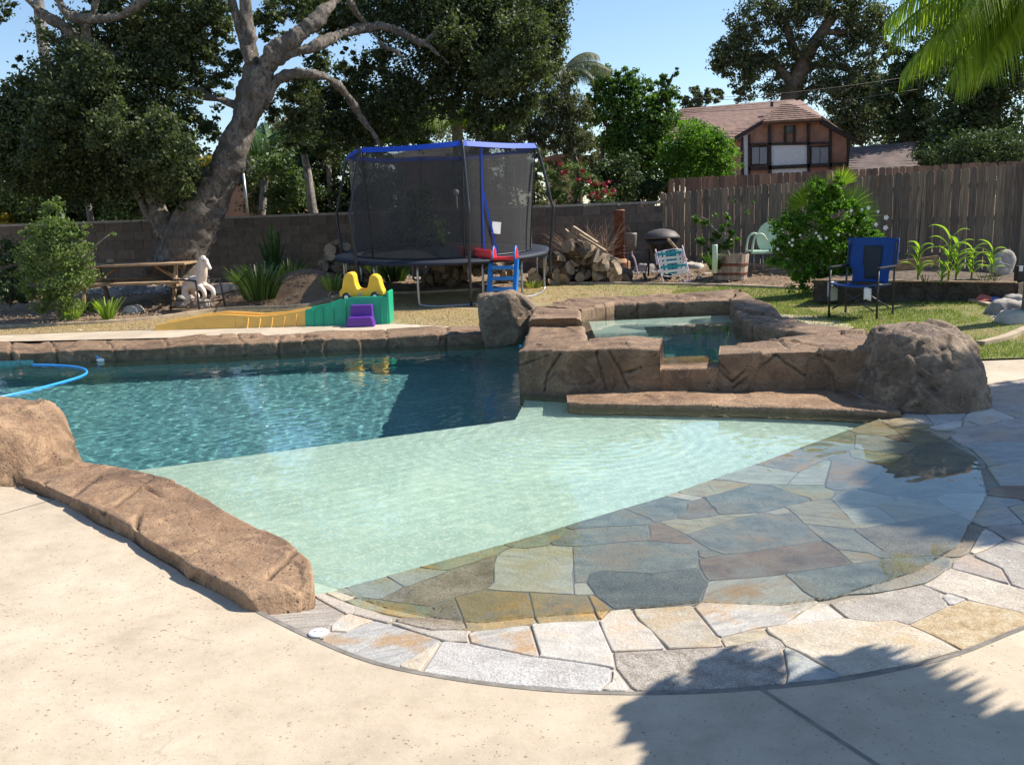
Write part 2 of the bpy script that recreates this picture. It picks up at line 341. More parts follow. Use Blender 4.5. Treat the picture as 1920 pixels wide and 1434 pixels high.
n = NT('wall_block'); c = n.ramp(n.noise(9, 6, 0.7), [(0.3, (0.11, 0.085, 0.066)), (0.7, (0.18, 0.142, 0.112))]); c = n.mix(1.0, c, n.ramp(n.rnd(), [(0, (0.8,) * 3), (1, (1.2, 1.18, 1.15))]), 'MULTIPLY')
n.col(c).rough(0.92); n.bump(n.noise(60, 4, 0.7), 0.5, 0.01); M_['block'] = n.m
M_['mortar'] = plain('wall_mortar', (0.10, 0.09, 0.08), 0.95, 0.2, 20, 0.3); M_['cap'] = plain('wall_cap', (0.34, 0.30, 0.25), 0.9, 0.25, 8, 0.4)
# exposed concrete deck
n = NT('pool_deck_concrete'); a = n.noise(0.9, 6, 0.6, dist=0.4); c = n.ramp(a, [(0.32, (0.405, 0.335, 0.25)), (0.5, (0.49, 0.405, 0.30)), (0.7, (0.56, 0.475, 0.36))])
c = n.mix(1.0, c, n.ramp(n.noise(5, 7, 0.75), [(0.32, (0.84, 0.83, 0.81)), (0.6, (1.05, 1.05, 1.05))]), 'MULTIPLY'); c = n.mix(n.mapr(n.noise(1.3, 5, 0.7, dist=1.2), 0.58, 0.72, 0, 0.35), c, (0.36, 0.30, 0.23))
v = n.n('TexVoronoi'); v.inputs['Scale'].default_value = 34; v.inputs['Randomness'].default_value = 1; n.L(n.geo(), v.inputs[0])
sz = n.mapr(n.noise(18, 2), 0.40, 0.66, 0.0, 0.22); v3 = n.n('TexVoronoi'); v3.inputs['Scale'].default_value = 75; n.L(n.geo(), v3.inputs[0]); pit = n.math('MAXIMUM', n.math('LESS_THAN', v.outputs['Distance'], sz), n.math('LESS_THAN', v3.outputs['Distance'], n.mapr(n.noise(30, 2), 0.45, 0.68, 0.0, 0.3)))
dens = n.mapr(n.noise(0.7, 3), 0.35, 0.6, 0.35, 0.9); c = n.mix(n.math('MULTIPLY', pit, dens), c, (0.20, 0.14, 0.085))
v2 = n.n('TexVoronoi'); v2.inputs['Scale'].default_value = 90; n.L(n.geo(), v2.inputs[0]); c = n.mix(n.mapr(v2.outputs['Distance'], 0.0, 0.4, 0.22, 0), c, (0.3, 0.22, 0.14))
vs = n.n('TexVoronoi', feature='DISTANCE_TO_EDGE'); vs.inputs['Scale'].default_value = 0.42; vw = n.n('VectorMath', operation='ADD'); nz = n.n('TexNoise'); nz.inputs['Scale'].default_value = 1.3; nz.inputs['Detail'].default_value = 6
n.L(n.geo(), nz.inputs[0]); n.L(n.geo(), vw.inputs[0]); n.L(nz.outputs[1], vw.inputs[1]); n.L(vw.outputs[0], vs.inputs[0])
c = n.mix(n.math('MULTIPLY', n.mapr(vs.outputs[0], 0.0, 0.0035, 1, 0), n.mapr(n.noise(1.1, 2), 0.5, 0.6, 0, 0.45)), c, (0.25, 0.2, 0.15))
n.col(c).rough(0.8); n.bump(n.math('SUBTRACT', n.noise(40, 5, 0.7), n.math('MULTIPLY', pit, 0.8)), 0.35, 0.006); M_['deck'] = n.m
M_['joint'] = plain('deck_joint', (0.20, 0.18, 0.155), 0.9, 0.3, 15, 0.2); M_['curb'] = plain('mow_curb_concrete', (0.42, 0.33, 0.23), 0.9, 0.3, 8, 0.4)
# dirt and lawn
n = NT('bare_dirt'); c = n.ramp(n.noise(2.2, 8, 0.7), [(0.3, (0.16, 0.10, 0.06)), (0.5, (0.27, 0.18, 0.11)), (0.72, (0.40, 0.29, 0.19))])
c = n.mix(n.mapr(n.noise(30, 5, 0.8), 0.5, 0.75, 0, 0.7), c, (0.46, 0.36, 0.25)); n.col(c).rough(0.95); n.bump(n.noise(25, 8, 0.8), 1.0, 0.05); M_['dirt'] = n.m
n = NT('lawn_turf'); x = n.n('SeparateXYZ'); n.L(n.geo(), x.inputs[0])
g = n.math('ADD', n.mapr(x.outputs[0], -3.0, 5.5, 0.0, 0.75), n.math('MULTIPLY', n.math('SUBTRACT', n.noise(1.5, 6, 0.75), 0.5), 1.9))
g = n.math('ADD', g, n.math('MULTIPLY', n.math('SUBTRACT', n.noise(14, 4, 0.7), 0.5), 0.8), True)
dry = n.ramp(n.noise(9, 6, 0.8), [(0.3, (0.36, 0.25, 0.13)), (0.7, (0.52, 0.39, 0.22))]); grn = n.ramp(n.noise(11, 6, 0.8), [(0.3, (0.12, 0.17, 0.035)), (0.7, (0.33, 0.34, 0.11))])
n.col(n.mix(n.mapr(g, 0.25, 0.75), dry, grn)).rough(0.95); n.bump(n.noise(70, 6, 0.8, stretch=(1, 1, 1)), 1.0, 0.03); M_['lawn'] = n.m
# pool plaster
def plaster(name, c0, c1, speck, sc=160):
    n = NT(name); c = n.ramp(n.noise(2.2, 8, 0.72, dist=0.7), [(0.32, tuple(v * 0.88 for v in c0)), (0.5, c0), (0.66, c1)]); v = n.n('TexVoronoi'); v.inputs['Scale'].default_value = sc; n.L(n.geo(), v.inputs[0])
    w = n.n('SeparateColor'); n.L(v.outputs['Color'], w.inputs[0]); c = n.mix(n.mapr(w.outputs[0], 0.55, 1.0, 0, 0.7), c, speck); n.col(c).rough(0.6); return n.m
M_['shelf'] = plaster('pale_pebble_plaster', (0.50, 0.62, 0.52), (0.63, 0.73, 0.61), (0.80, 0.82, 0.66), 70)
M_['deep'] = plaster('teal_pebble_plaster', (0.105, 0.28, 0.30), (0.16, 0.36, 0.37), (0.25, 0.50, 0.48), 60)
M_['spaplaster'] = plaster('spa_plaster', (0.12, 0.36, 0.36), (0.18, 0.45, 0.42), (0.3, 0.55, 0.48))
m = bpy.data.materials.new('pool_water'); m.use_nodes = True; t = m.node_tree; t.nodes.clear(); g = t.nodes.new('ShaderNodeBsdfGlass'); g.inputs['IOR'].default_value = 1.333; g.inputs['Roughness'].default_value = 0.0
g.inputs['Color'].default_value = (0.93, 0.985, 0.985, 1); o = t.nodes.new('ShaderNodeOutputMaterial'); t.links.new(g.outputs[0], o.inputs[0]); M_['water'] = m
# netting: threads too fine to model, half of the area is open
n = NT('trampoline_netting'); n.col((0.05, 0.05, 0.052)).rough(0.9); tr = n.n('BsdfTransparent'); mx = n.n('MixShader'); n.L(n.mapr(n.noise(3, 3, stretch=(2, 2, 0.2)), 0.3, 0.7, 0.58, 0.72), mx.inputs[0]); n.L(tr.outputs[0], mx.inputs[1]); n.L(n.b.outputs[0], mx.inputs[2]); n.L(mx.outputs[0], n.t.nodes['Material Output'].inputs[0]); M_['net'] = n.m
# flagstone kinds
ZW = -0.06
def stonemat(name, c0, c1, c2, spot=None, spotc=None, stretch=(1, 1, 1), sc=6.0, grain=0.3, ang=0.5):
    n = NT(name); o = n.n('CombineXYZ'); n.L(n.math('MULTIPLY', n.rnd(), 37), o.inputs[0]); n.L(n.math('MULTIPLY', n.rnd(), 91), o.inputs[1])
    mp = n.n('Mapping'); n.L(n.geo(), mp.inputs[0]); n.L(o.outputs[0], mp.inputs['Location']); mp.inputs['Rotation'].default_value = (0, 0, ang)
    f = n.noise(sc, 7, 0.65, vec=mp.outputs[0], stretch=stretch, dist=0.3); c = n.ramp(f, [(0.32, c0), (0.5, c1), (0.68, c2)])
    if spot: c = n.mix(n.mapr(n.noise(spot, 5, 0.65, vec=mp.outputs[0]), 0.5, 0.64, 0, 0.85), c, spotc)
    c = n.mix(1.0, c, n.ramp(n.noise(130, 3, 0.8), [(0.3, (1 - grain,) * 3), (0.7, (1 + grain * 0.6,) * 3)]), 'MULTIPLY')
    c = n.mix(1.0, c, n.ramp(n.rnd(), [(0, (0.85, 0.87, 0.9)), (1, (1.12, 1.08, 1.03))]), 'MULTIPLY')
    z = n.n('SeparateXYZ'); n.L(n.geo(), z.inputs[0]); wet = n.mapr(n.math('ADD', z.outputs[2], n.math('MULTIPLY', n.math('SUBTRACT', n.noise(9, 4), 0.5), 0.012)), ZW + 0.001, ZW + 0.005, 1, 0)
    c = n.mix(wet, c, n.mix(1.0, c, (1.05, 1.0, 0.9), 'MULTIPLY'))
    n.col(c).rough(n.mapr(wet, 0, 1, 0.75, 0.45)); n.bump(n.math('ADD', n.noise(sc * 2.2, 9, 0.72, vec=mp.outputs[0], stretch=stretch, dist=0.6), n.math('MULTIPLY', n.noise(70, 5, 0.7), 0.4)), 0.9, 0.016); return n.m
ST = dict(
 striped=stonemat('striped_stone', (0.30, 0.24, 0.19), (0.46, 0.40, 0.34), (0.60, 0.55, 0.48), stretch=(0.6, 7, 1), ang=-0.35),
 white=stonemat('white_stone', (0.43, 0.40, 0.355), (0.56, 0.53, 0.48), (0.66, 0.635, 0.59), 3.0, (0.56, 0.42, 0.29), grain=0.15),
 streak=stonemat('streaked_grey_stone', (0.36, 0.34, 0.31), (0.50, 0.48, 0.45), (0.60, 0.57, 0.52), 3.0, (0.50, 0.30, 0.13), (1, 3.5, 1), ang=-0.6),
 cream=stonemat('cream_stone', (0.44, 0.38, 0.30), (0.56, 0.49, 0.39), (0.66, 0.60, 0.51), 3.4, (0.56, 0.41, 0.24), grain=0.35),
 cream2=stonemat('mottled_cream_stone', (0.42, 0.37, 0.31), (0.54, 0.48, 0.41), (0.63, 0.58, 0.50), grain=0.5),
 granite=stonemat('pale_granite', (0.40, 0.38, 0.36), (0.52, 0.50, 0.48), (0.60, 0.59, 0.57), grain=0.5),
 granite2=stonemat('mottled_granite', (0.28, 0.235, 0.19), (0.43, 0.385, 0.335), (0.56, 0.515, 0.46), sc=16, grain=0.6),
 pink=stonemat('pinkish_stone', (0.41, 0.355, 0.30), (0.52, 0.46, 0.39), (0.60, 0.55, 0.48), grain=0.5),
 lightslate=stonemat('light_blue_slate', (0.36, 0.38, 0.35), (0.48, 0.49, 0.46), (0.59, 0.58, 0.53), 2.2, (0.50, 0.44, 0.30), stretch=(1, 3, 1)),
 slate=stonemat('blue_grey_slate', (0.17, 0.185, 0.18), (0.27, 0.285, 0.27), (0.38, 0.39, 0.36), 3.0, (0.32, 0.26, 0.19), grain=0.5),
 darkgranite=stonemat('dark_granite', (0.13, 0.135, 0.12), (0.21, 0.21, 0.19), (0.30, 0.285, 0.25), grain=0.75),
 ochre=stonemat('ochre_stone', (0.24, 0.21, 0.14), (0.36, 0.29, 0.17), (0.46, 0.34, 0.17), 4.0, (0.50, 0.32, 0.12)),
 ochre2=stonemat('pale_ochre_stone', (0.42, 0.30, 0.16), (0.56, 0.43, 0.26), (0.66, 0.56, 0.40), sc=14, grain=0.5),
 browngranite=stonemat('brown_granite', (0.20, 0.165, 0.13), (0.31, 0.265, 0.21), (0.42, 0.37, 0.31), grain=0.75),
 greengold=stonemat('green_gold_stone', (0.20, 0.22, 0.17), (0.31, 0.33, 0.25), (0.43, 0.41, 0.28), 5, (0.46, 0.32, 0.12)),
 rust=stonemat('rusty_stone', (0.18, 0.135, 0.105), (0.30, 0.21, 0.15), (0.40, 0.28, 0.19), 3.0, (0.30, 0.28, 0.26)),
 slaterust=stonemat('slate_with_rust', (0.19, 0.20, 0.19), (0.30, 0.30, 0.28), (0.44, 0.36, 0.27), 2.3, (0.46, 0.28, 0.15)),
 tan=stonemat('tan_stone', (0.34, 0.29, 0.21), (0.46, 0.41, 0.31), (0.56, 0.50, 0.39), 2.6, (0.50, 0.34, 0.17), stretch=(1, 3, 1)),
 mauve=stonemat('mauve_stone', (0.34, 0.29, 0.26), (0.46, 0.41, 0.38), (0.56, 0.51, 0.47), 3.0, (0.48, 0.37, 0.28), grain=0.35))
n = NT('grout'); c = n.ramp(n.noise(8, 5), [(0.3, (0.34, 0.29, 0.24)), (0.7, (0.48, 0.42, 0.36))]); z = n.n('SeparateXYZ'); n.L(n.geo(), z.inputs[0]); w = n.mapr(z.outputs[2], ZW, ZW + 0.006, 1, 0)
n.col(n.mix(w, c, (0.27, 0.24, 0.19))).rough(0.85); n.bump(n.noise(60, 4), 0.4, 0.01); M_['grout'] = n.m
STONES=[('striped',[-830,3473,-1151,3790,-920,3983,-734,3760,-767,3620,-762,3550,-810,3481]),
('white',[-750,3555,-762,3620,-726,3750,-710,3762,-603,3690,-647,3640,-690,3554]),
('streak',[-440,3179,-550,3245,-783,3430,-750,3531,-690,3534,-640,3637,-590,3684,-420,3565,-313,3470,-305,3450,-328,3420]),
('cream',[-360,3136,-432,3180,-434,3200,-320,3423,-312,3420,-313,3400]),
('granite',[230,2960,-50,3018,-345,3130,-300,3440,-280,3445,-190,3424,40,3252,312,3120,318,3100,302,3020,262,2960]),
('streak',[50,3255,-188,3440,-202,3540,-184,3570,20,3618,37,3610,67,3280,64,3260]),
('pink',[-270,3450,-290,3454,-521,3660,-500,3669,-350,3573,-240,3581,-194,3570,-206,3540,-202,3450]),
('pink',[-540,3667,-700,3761,-730,3763,-914,3990,-870,4025,-845,3990,-720,3875,-600,3792,-529,3720,-523,3680]),
('white',[330,3118,70,3250,76,3280,50,3625,160,3636,320,3630,337,3250]),
('white',[350,3273,341,3280,333,3410,329,3630,389,3760,470,3763,482,3610,516,3490,536,3290,530,3279,490,3272]),
('cream',[550,3278,483,3670,484,3760,730,3772,745,3400,755,3370,751,3280,710,3270]),
('granite2',[440,2950,390,2956,374,2980,340,3120,345,3260,780,3269,820,3282,930,3368,960,3378,980,3326,979,3270,960,3250,952,3220,918,3030,880,2974,670,2948]),
('white',[300,2960,275,2970,312,3020,330,3103,361,2970,350,2958]),
('lightslate',[230,3958,-80,4035,-142,4060,-109,4140,-114,4400,-99,4520,-60,4604,-10,4638,50,4613,140,4647,180,4651,282,4620,267,4330,252,4230,246,3970,240,3956]),
('slate',[260,4104,284,4600,300,4623,530,4664,670,4668,840,4610,907,4530,844,4240,630,4191,400,4250,333,4210,300,4103]),
('darkgranite',[400,3775,332,3940,339,3950,316,4100,340,4211,400,4246,630,4184,855,4230,850,4090,859,4060,760,3795,731,3780,650,3775]),
('white',[260,3949,249,3960,255,4080,270,4093,300,4093,310,4084,332,3960,320,3945]),
('ochre',[-190,3579,-226,3590,-214,3610,-218,3650,-280,3957,-150,4040,30,3999,48,3890,65,3640]),
('ochre',[90,3636,78,3650,67,3710,50,3995,290,3934,301,3920,320,3650,300,3640]),
('ochre',[330,3670,308,3930,320,3936,342,3910,382,3770,340,3669]),
('browngranite',[-410,3868,-600,3939,-606,3950,-520,4092,-332,4290,-290,4352,-110,4517,-120,4140,-143,4070,-288,3960,-370,3872,-390,3862]),
('lightslate',[-620,3948,-715,3970,-785,4090,-620,4229,-525,4100,-606,3950]),
('lightslate',[-510,4099,-520,4100,-616,4240,-480,4353,-340,4308,-341,4290]),
('greengold',[-360,4319,-473,4360,-80,4690,-60,4680,-39,4640,-69,4610,-100,4535,-330,4322]),
('lightslate',[-780,3938,-864,4030,-800,4084,-780,4078,-717,3990,-760,3940]),
('greengold',[-420,3729,-480,3739,-650,3830,-700,3863,-759,3930,-710,3966,-690,3963,-490,3897,-390,3851,-372,3820,-381,3780,-396,3730]),
('browngranite',[-350,3587,-500,3675,-510,3710,-480,3727,-400,3722,-392,3730,-359,3820,-369,3850,-290,3932,-222,3610,-240,3589]),
('greengold',[40,4628,-20,4646,-68,4700,260,4976,281,4910,235,4800,173,4710,158,4660]),
('slate',[300,4927,275,4950,277,4990,620,5278,629,5270,744,5060,746,5000,730,4970,710,4953,460,4948]),
('slate',[770,5000,753,5010,748,5070,627,5280,900,5507,1020,5380,994,5330,976,5200,897,5100,883,5050]),
('slate',[280,4638,190,4662,176,4700,247,4790,370,4878,440,4918,660,4949,710,4940,698,4710,680,4682,610,4680,300,4630]),
('rust',[840,4616,679,4680,693,4700,708,4780,723,4950,750,4989,790,4977,876,4800,907,4640,890,4620]),
('white',[1030,5388,909,5510,908,5520,990,5584,1007,5540,1110,5440,1100,5416,1050,5388]),
('tan',[890,4778,794,4990,810,5017,890,5046,960,5030,1170,5083,1351,5080,1338,5060,1220,5020,910,4777]),
('lightslate',[1660,5600,1480,5641,1330,5781,1258,5810,1590,6091,1798,5850,1796,5830]),
('slaterust',[1800,5856,1599,6100,1990,6427,1998,6320,2030,6283,2200,6305,2239,6290,2238,6260,2214,6230,2100,6152,1816,5860]),
('greengold',[2040,6298,2000,6330,2004,6440,2460,6823,2470,6821,2500,6720,2470,6680,2334,6330,2280,6304,2210,6312]),
('tan',[2640,6627,2510,6720,2475,6830,2820,7125,2829,7090,2791,7040,2791,6770,2778,6630]),
('ochre',[2840,6770,2810,6774,2797,6790,2803,7030,2840,7076,2966,7100,3000,7070,3038,6880,3071,6850,3080,6801,2980,6764]),
('rust',[2740,6427,2695,6480,2660,6600,2670,6618,2770,6620,2777,6610]),
('tan',[2860,6325,2848,6350,2749,6390,2762,6420,2791,6630,2790,6750,2810,6765,2980,6752,3040,6764,3059,6730,3051,6690,3094,6600,3140,6571,3138,6560,3090,6526,3064,6480,3000,6433,2900,6330]),
('lightslate',[2570,6150,2351,6320,2351,6350,2417,6530,2481,6690,2500,6710,2647,6610,2687,6470,2741,6390,2840,6340,2840,6330,2750,6292,2640,6157]),
('greengold',[2380,5855,2291,6060,2249,6130,2290,6298,2320,6317,2340,6313,2562,6150,2582,6080]),
('lightslate',[1830,5550,1688,5590,1671,5600,1672,5610,1817,5850,2050,6076,2060,6082,2090,6071,1872,5550,1860,5542]),
('slaterust',[1930,5410,1890,5433,1876,5460,1866,5490,1878,5530,2098,6070,2090,6120,2120,6156,2150,6162,2231,6130,2260,6090,2325,5960,2363,5850,2324,5800,2270,5679,2040,5433,2000,5409]),
('tan',[1130,5440,1110,5444,1010,5542,995,5590,1242,5800,1319,5770,1450,5660,1456,5650,1358,5580]),
('slate',[1370,5090,1141,5100,1126,5400,1114,5430,1148,5440,1434,5630,1470,5639,1536,5620,1553,5600,1700,5290,1679,5240,1520,5154]),
('greengold',[1710,5242,1700,5250,1710,5290,1630,5430,1550,5620,1864,5530,1855,5480,1883,5430,1869,5350,1845,5300,1820,5260]),
('rust',[950,5039,901,5060,909,5100,974,5190,1005,5320,1051,5380,1110,5410,1129,5250,1124,5090]),
('slaterust',[1020,4428,962,4510,891,4760,1220,5014,1330,5054,1360,5078,1390,5074,1440,5025,1490,5026,1520,5013,1541,4840,1541,4590,1530,4569,1120,4447]),
('white',[1440,5033,1390,5080,1396,5090,1510,5139,1520,5134,1527,5120,1520,5044]),
('tan',[1750,4718,1544,4850,1537,5130,1525,5150,1530,5162,1680,5237,1800,5254,1813,5240,1785,4730,1780,4720]),
('slaterust',[1740,4259,1721,4270,1690,4359,1570,4426,1555,4540,1541,4560,1551,4580,1540,4750,1541,4820,1550,4832,1731,4720,1745,4700,1775,4290,1772,4260]),
('lightslate',[1810,5070,1821,5250,1842,5290,1930,5401,2030,5432,2032,5410,2160,5220,2150,5160,2020,5084]),
('lightslate',[1800,4720,1787,4730,1784,4790,1803,4960,1803,5060,1810,5068,2010,5072,2014,4780]),
('tan',[2030,4780,2021,4790,2018,5080,2031,5100,2160,5151,2176,5210,2200,5220,2255,5170,2350,4993,2366,4870,2350,4857,2210,4833]),
('browngranite',[2050,4239,2000,4270,1790,4253,1761,4260,1772,4370,1753,4710,1800,4709,1910,4745,2020,4763,2190,4817,2340,4840,2381,4610,2140,4282,2090,4242]),
('rust',[870,4072,862,4090,861,4240,880,4374,910,4368,1000,4414,1040,4413,1330,4509,1410,4519,1520,4551,1545,4540,1569,4430,1559,4210,1250,4139,1220,4122]),
('slate',[910,4378,890,4400,899,4490,920,4521,960,4493,1001,4430,990,4416]),
('tan',[1570,4216,1570,4419,1690,4350,1719,4270,1690,4244]),
('slate',[1280,3806,1261,3830,1244,3900,1228,4110,1240,4131,1560,4199,1690,4236,1730,4258,2000,4259,2030,4231,2017,4180,1964,4090,1780,3921,1600,3859,1530,3847,1420,3854,1300,3805]),
('streak',[770,3378,758,3400,740,3763,780,3815,855,4040,880,4060,1220,4111,1234,4000,1234,3890,1267,3790,1260,3769,1150,3660,1043,3520,932,3480]),
('white',[1070,3506,1052,3520,1062,3540,1096,3570,1190,3693,1260,3759,1293,3760,1300,3555]),
('pink',[1500,3449,1470,3500,1380,3497,1313,3550,1306,3750,1580,3848,1752,3890,1766,3870,1784,3770,1759,3720,1750,3650,1732,3610,1520,3452]),
('white',[1750,3628,1763,3720,1800,3757,1815,3740,1836,3670,1770,3628]),
('cream2',[1970,3392,1971,3460,1841,3660,1845,3680,1816,3750,1797,3770,1763,3900,1815,3940,1930,4060,1970,4081,2102,3740,2158,3660,2172,3600,2070,3442]),
('mauve',[2090,3817,1970,4080,2020,4170,2100,4234,2122,4230,2125,4220,2156,4010]),
('pink',[2200,3629,2160,3663,2109,3740,2095,3800,2164,4010,2144,4210,2153,4240,2280,4319,2370,4390,2385,4380,2414,4300,2470,4258,2490,4180,2522,4140,2474,4040,2283,3730,2240,3640,2220,3627]),
('white',[2160,4260,2149,4280,2155,4290,2342,4560,2380,4598,2388,4520,2372,4400,2280,4328]),
('ochre2',[1590,3176,1506,3430,1740,3603,1830,3657,1840,3653,1964,3470,1970,3450,1956,3390]),
('cream',[1100,3009,981,3270,982,3330,960,3408,962,3470,1050,3512,1080,3504,1280,3547,1310,3541,1380,3490,1470,3495,1500,3429,1574,3170,1340,3073]),
('tan',[760,3277,762,3350,772,3370,946,3470,954,3380,810,3288]),
('lightslate',[900,2975,922,3030,967,3240,980,3252,1045,3100,1102,3010,1060,2994]),
('white',[2560,4599,2450,4613,2390,4633,2350,4851,2420,4874,2651,4910,2579,4620]),
('mauve',[2460,4269,2418,4300,2380,4400,2391,4430,2391,4590,2400,4614,2570,4586,2606,4540,2590,4430,2540,4290,2500,4262]),
('lightslate',[2380,4878,2357,5000,2382,5160,2470,5239,2650,5191,2779,5020,2773,4960,2740,4935,2450,4879,2390,4871]),
('white',[3350,6680,3274,6730,3330,6828,3350,6810]),
('mauve',[3510,6120,3070,6305,3055,6330,3068,6470,3090,6522,3150,6559,3303,6620,3640,6729,3654,6720,3710,6612,3738,6600,3730,6480,3767,6430,3630,6193,3570,6133]),
('lightslate',[2970,5742,2963,5750,2990,5820,3052,6110,3062,6220,3040,6270,3060,6297,3090,6295,3530,6105,3569,6120,3408,5840,3370,5791,3340,5782,3310,5797,3130,5758]),
('lightslate',[3020,5196,3000,5223,2840,5303,2826,5320,2950,5716,2990,5735,3320,5785,3336,5760,3310,5701,3050,5212]),
('rust',[2820,4919,2789,4950,2789,5020,2669,5190,2740,5262,2820,5308,3000,5222,3012,5190,2874,4930,2850,4915]),
('slate',[2520,5609,2310,5654,2283,5680,2335,5800,2581,6070,2581,6140,2640,6148,2752,6290,2845,6320,2900,6324,3030,6270,3058,6220,3054,6180,2988,5820,2946,5730,2900,5695,2860,5704,2580,5605]),
('slate',[2270,5175,2230,5217,2150,5270,2032,5410,2044,5440,2260,5653,2580,5597,2860,5693,2890,5677,2810,5313,2660,5207,2470,5241,2380,5176]),
('lightslate',[2630,4547,2582,4600,2654,4900,2740,4927,2790,4923,2830,4902,2880,4910,2897,4880,2845,4850,2684,4560,2650,4542]),
('granite',[3100,6805,3155,7080,3170,7220,3163,7280,3300,7362,3380,7378,3390,7360,3377,7310,3430,7210,3436,7170,3432,7060,3401,6960,3310,6857]),
('pink',[3090,6850,3045,6880,3005,7080,2974,7120,2990,7150,3140,7251,3158,7220,3143,7080,3106,6850,3100,6841]),
('white',[3400,6659,3374,6700,3358,6820,3330,6850,3338,6870,3410,6959,3450,6982,3510,6961,3660,7067,3669,6960,3660,6752,3650,6738]),
('white',[3130,6686,3077,6720,3054,6780,3090,6800,3320,6845,3260,6726,3160,6687]),
('white',[3500,6980,3460,6995,3439,7060,3442,7190,3385,7310,3398,7350,3410,7363,3530,7387,3660,7385,3678,7360,3683,7300,3675,7080,3520,6981]),
('mauve',[3720,6625,3655,6730,3671,6760,3678,7140,3691,7300,3713,7410,4490,8147,4530,8149,4546,8120,4543,8060,4499,7610,4482,7570,4130,7111,3950,6894,3809,6700,3740,6627]),
('cream',[3780,6447,3740,6500,3755,6620,3884,6800,4099,7060,4310,7346,4451,7510,4500,7588,4535,7590,4552,7550,4570,7240,4563,7180,4040,6493,3840,6450]),
('cream2',[3500,5345,3483,5360,3360,5650,3314,5710,3317,5720,3340,5759,3382,5790,3600,6146,3640,6180,3810,6280,3960,6351,3990,6347,4006,6320,3989,6270,3865,6040,3581,5450,3526,5350]),
('slate',[3130,4788,3075,4840,3001,5150,3014,5180,3050,5201,3081,5250,3310,5699,3338,5680,3479,5360,3512,5330,3230,4866,3170,4791]),
('cream',[2680,4069,2530,4150,2491,4190,2491,4230,2548,4290,2597,4420,2650,4520,2694,4550,2850,4848,2900,4869,2970,4847,3080,4836,3127,4780,3144,4740,2733,4080,2710,4064])]# ------------------------------------------------ ground, deck, lawn
XY = lambda L, z=0.0: [P(x, y, z).xy.to_tuple() for x, y in L]
def ground_z(X, Y): return T(X, Y) - 0.03
pool_box = lambda x, y: ~(((x > -10.5) & (x < 4.6) & (y > 3.0) & (y < 12.9)) | ((x > -12) & (x < 12) & (y < 9) & (y > -4)))
V, q = gridmesh(-14, 14, -4, 22, 0.1, ground_z, pool_box)
ground = struct('ground', V, q, M_['dirt'], True)
b = len(V)
outer = [(-14, -4), (14, -4), (14, 22), (-14, 22)]; far = [(-600, -50), (600, -50), (600, 900), (-600, 900)]
Vf = [(x, y, float(T(x, y)) - 0.03) for x, y in outer] + [(x, y, 0.2 if y > 100 else -0.03) for x, y in far]
struct('far_ground', Vf, [(0, 4, 5, 1), (1, 5, 6, 2), (2, 6, 7, 3), (3, 7, 4, 0)], M_['dirt'])
RING = [(-1.15, 3.77), (-0.97, 3.59), (-0.8, 3.43), (-0.56, 3.23), (-0.33, 3.11), (-0.05, 3.01), (0.22, 2.95), (0.49, 2.93), (0.75, 2.94), (1.06, 2.98), (1.34, 3.06), (1.57, 3.15), (1.9, 3.34), (2.4, 3.6), (2.95, 4.1), (3.6, 5.0), (6.0, 5.6)]
ring_s = [tuple(p[:2]) for p in arc([(x, y, 0) for x, y in RING], 4)]
WLN = [(-1.92, 4.9), (-1.24, 4.28), (-0.89, 4.01), (-0.62, 3.79), (-0.38, 3.65), (-0.16, 3.59), (0.06, 3.63), (0.34, 3.66), (0.8, 3.73), (1.11, 3.67), (1.38, 3.74), (1.85, 4.0), (2.19, 4.31), (2.74, 5.12), (3.07, 5.89), (3.09, 6.7), (2.9, 6.92), (2.89, 7.4), (2.95, 8.06)]
WLP = WLN + [(2.0, 12), (-6, 12), (-6, 5)]
def beach(X, Y):
    X = np.asarray(X, float); Y = np.asarray(Y, float); D = pdist(X, Y, WLN, False); s = np.where(pin(X, Y, WLP), D, -D)
    return np.where(s > 0, ZW - 0.115 * s, np.minimum(0, ZW - s * 0.12))
cop_out = XY([(465, 1132), (420, 1116), (355, 1087), (330, 1067), (270, 1032), (245, 1012), (180, 982), (125, 943), (75, 930), (45, 914)])
deck_poly = [(-12, -4), (12, -4), (12, 5.7)] + ring_s[::-1] + cop_out[1:] + [(-4.0, 5.9), (-12, 6.4)]
deck = tag(polysheet('pool_deck', deck_poly, 0.0, M_['deck']), kind='structure')
cop_in_under = [(-1.5, 4.35), (-2.4, 5.2), (-3.2, 5.9)]
tag(polysheet('side_deck', [(3.55, 7.75), (4.65, 8.3), (6.0, 8.9), (12, 8.9), (12, 9.5), (5, 9.25), (3.9, 9.2), (3.2, 9.3), (3.2, 8.2)], 0.0, M_['deck']), kind='structure')
tag(polysheet('side_deck', [(4.6, 5.55), (12, 5.6), (12, 9.0), (6.0, 9.0), (5.2, 8.0)], -0.02, M_['grout']), kind='structure')
fd = [P(-60, 643, 0), P(200, 637, 0), P(500, 630, 0), P(905, 618, 0), P(905, 603, 0), P(700, 606, 0), P(400, 616, 0), P(200, 622, 0), P(-60, 632, 0)]
tag(polysheet('far_deck', [(-12, 12.55), (-12, 13.3)][::-1] + [p.xy.to_tuple() for p in fd], 0.008, M_['deck']), kind='structure')
pv = XY([(1440, 600), (1470, 590), (1520, 592), (1570, 598), (1600, 612), (1600, 640), (1440, 640)], 0.03)
tag(polysheet('spa_side_paving', pv, 0.035, M_['deck']), kind='structure')
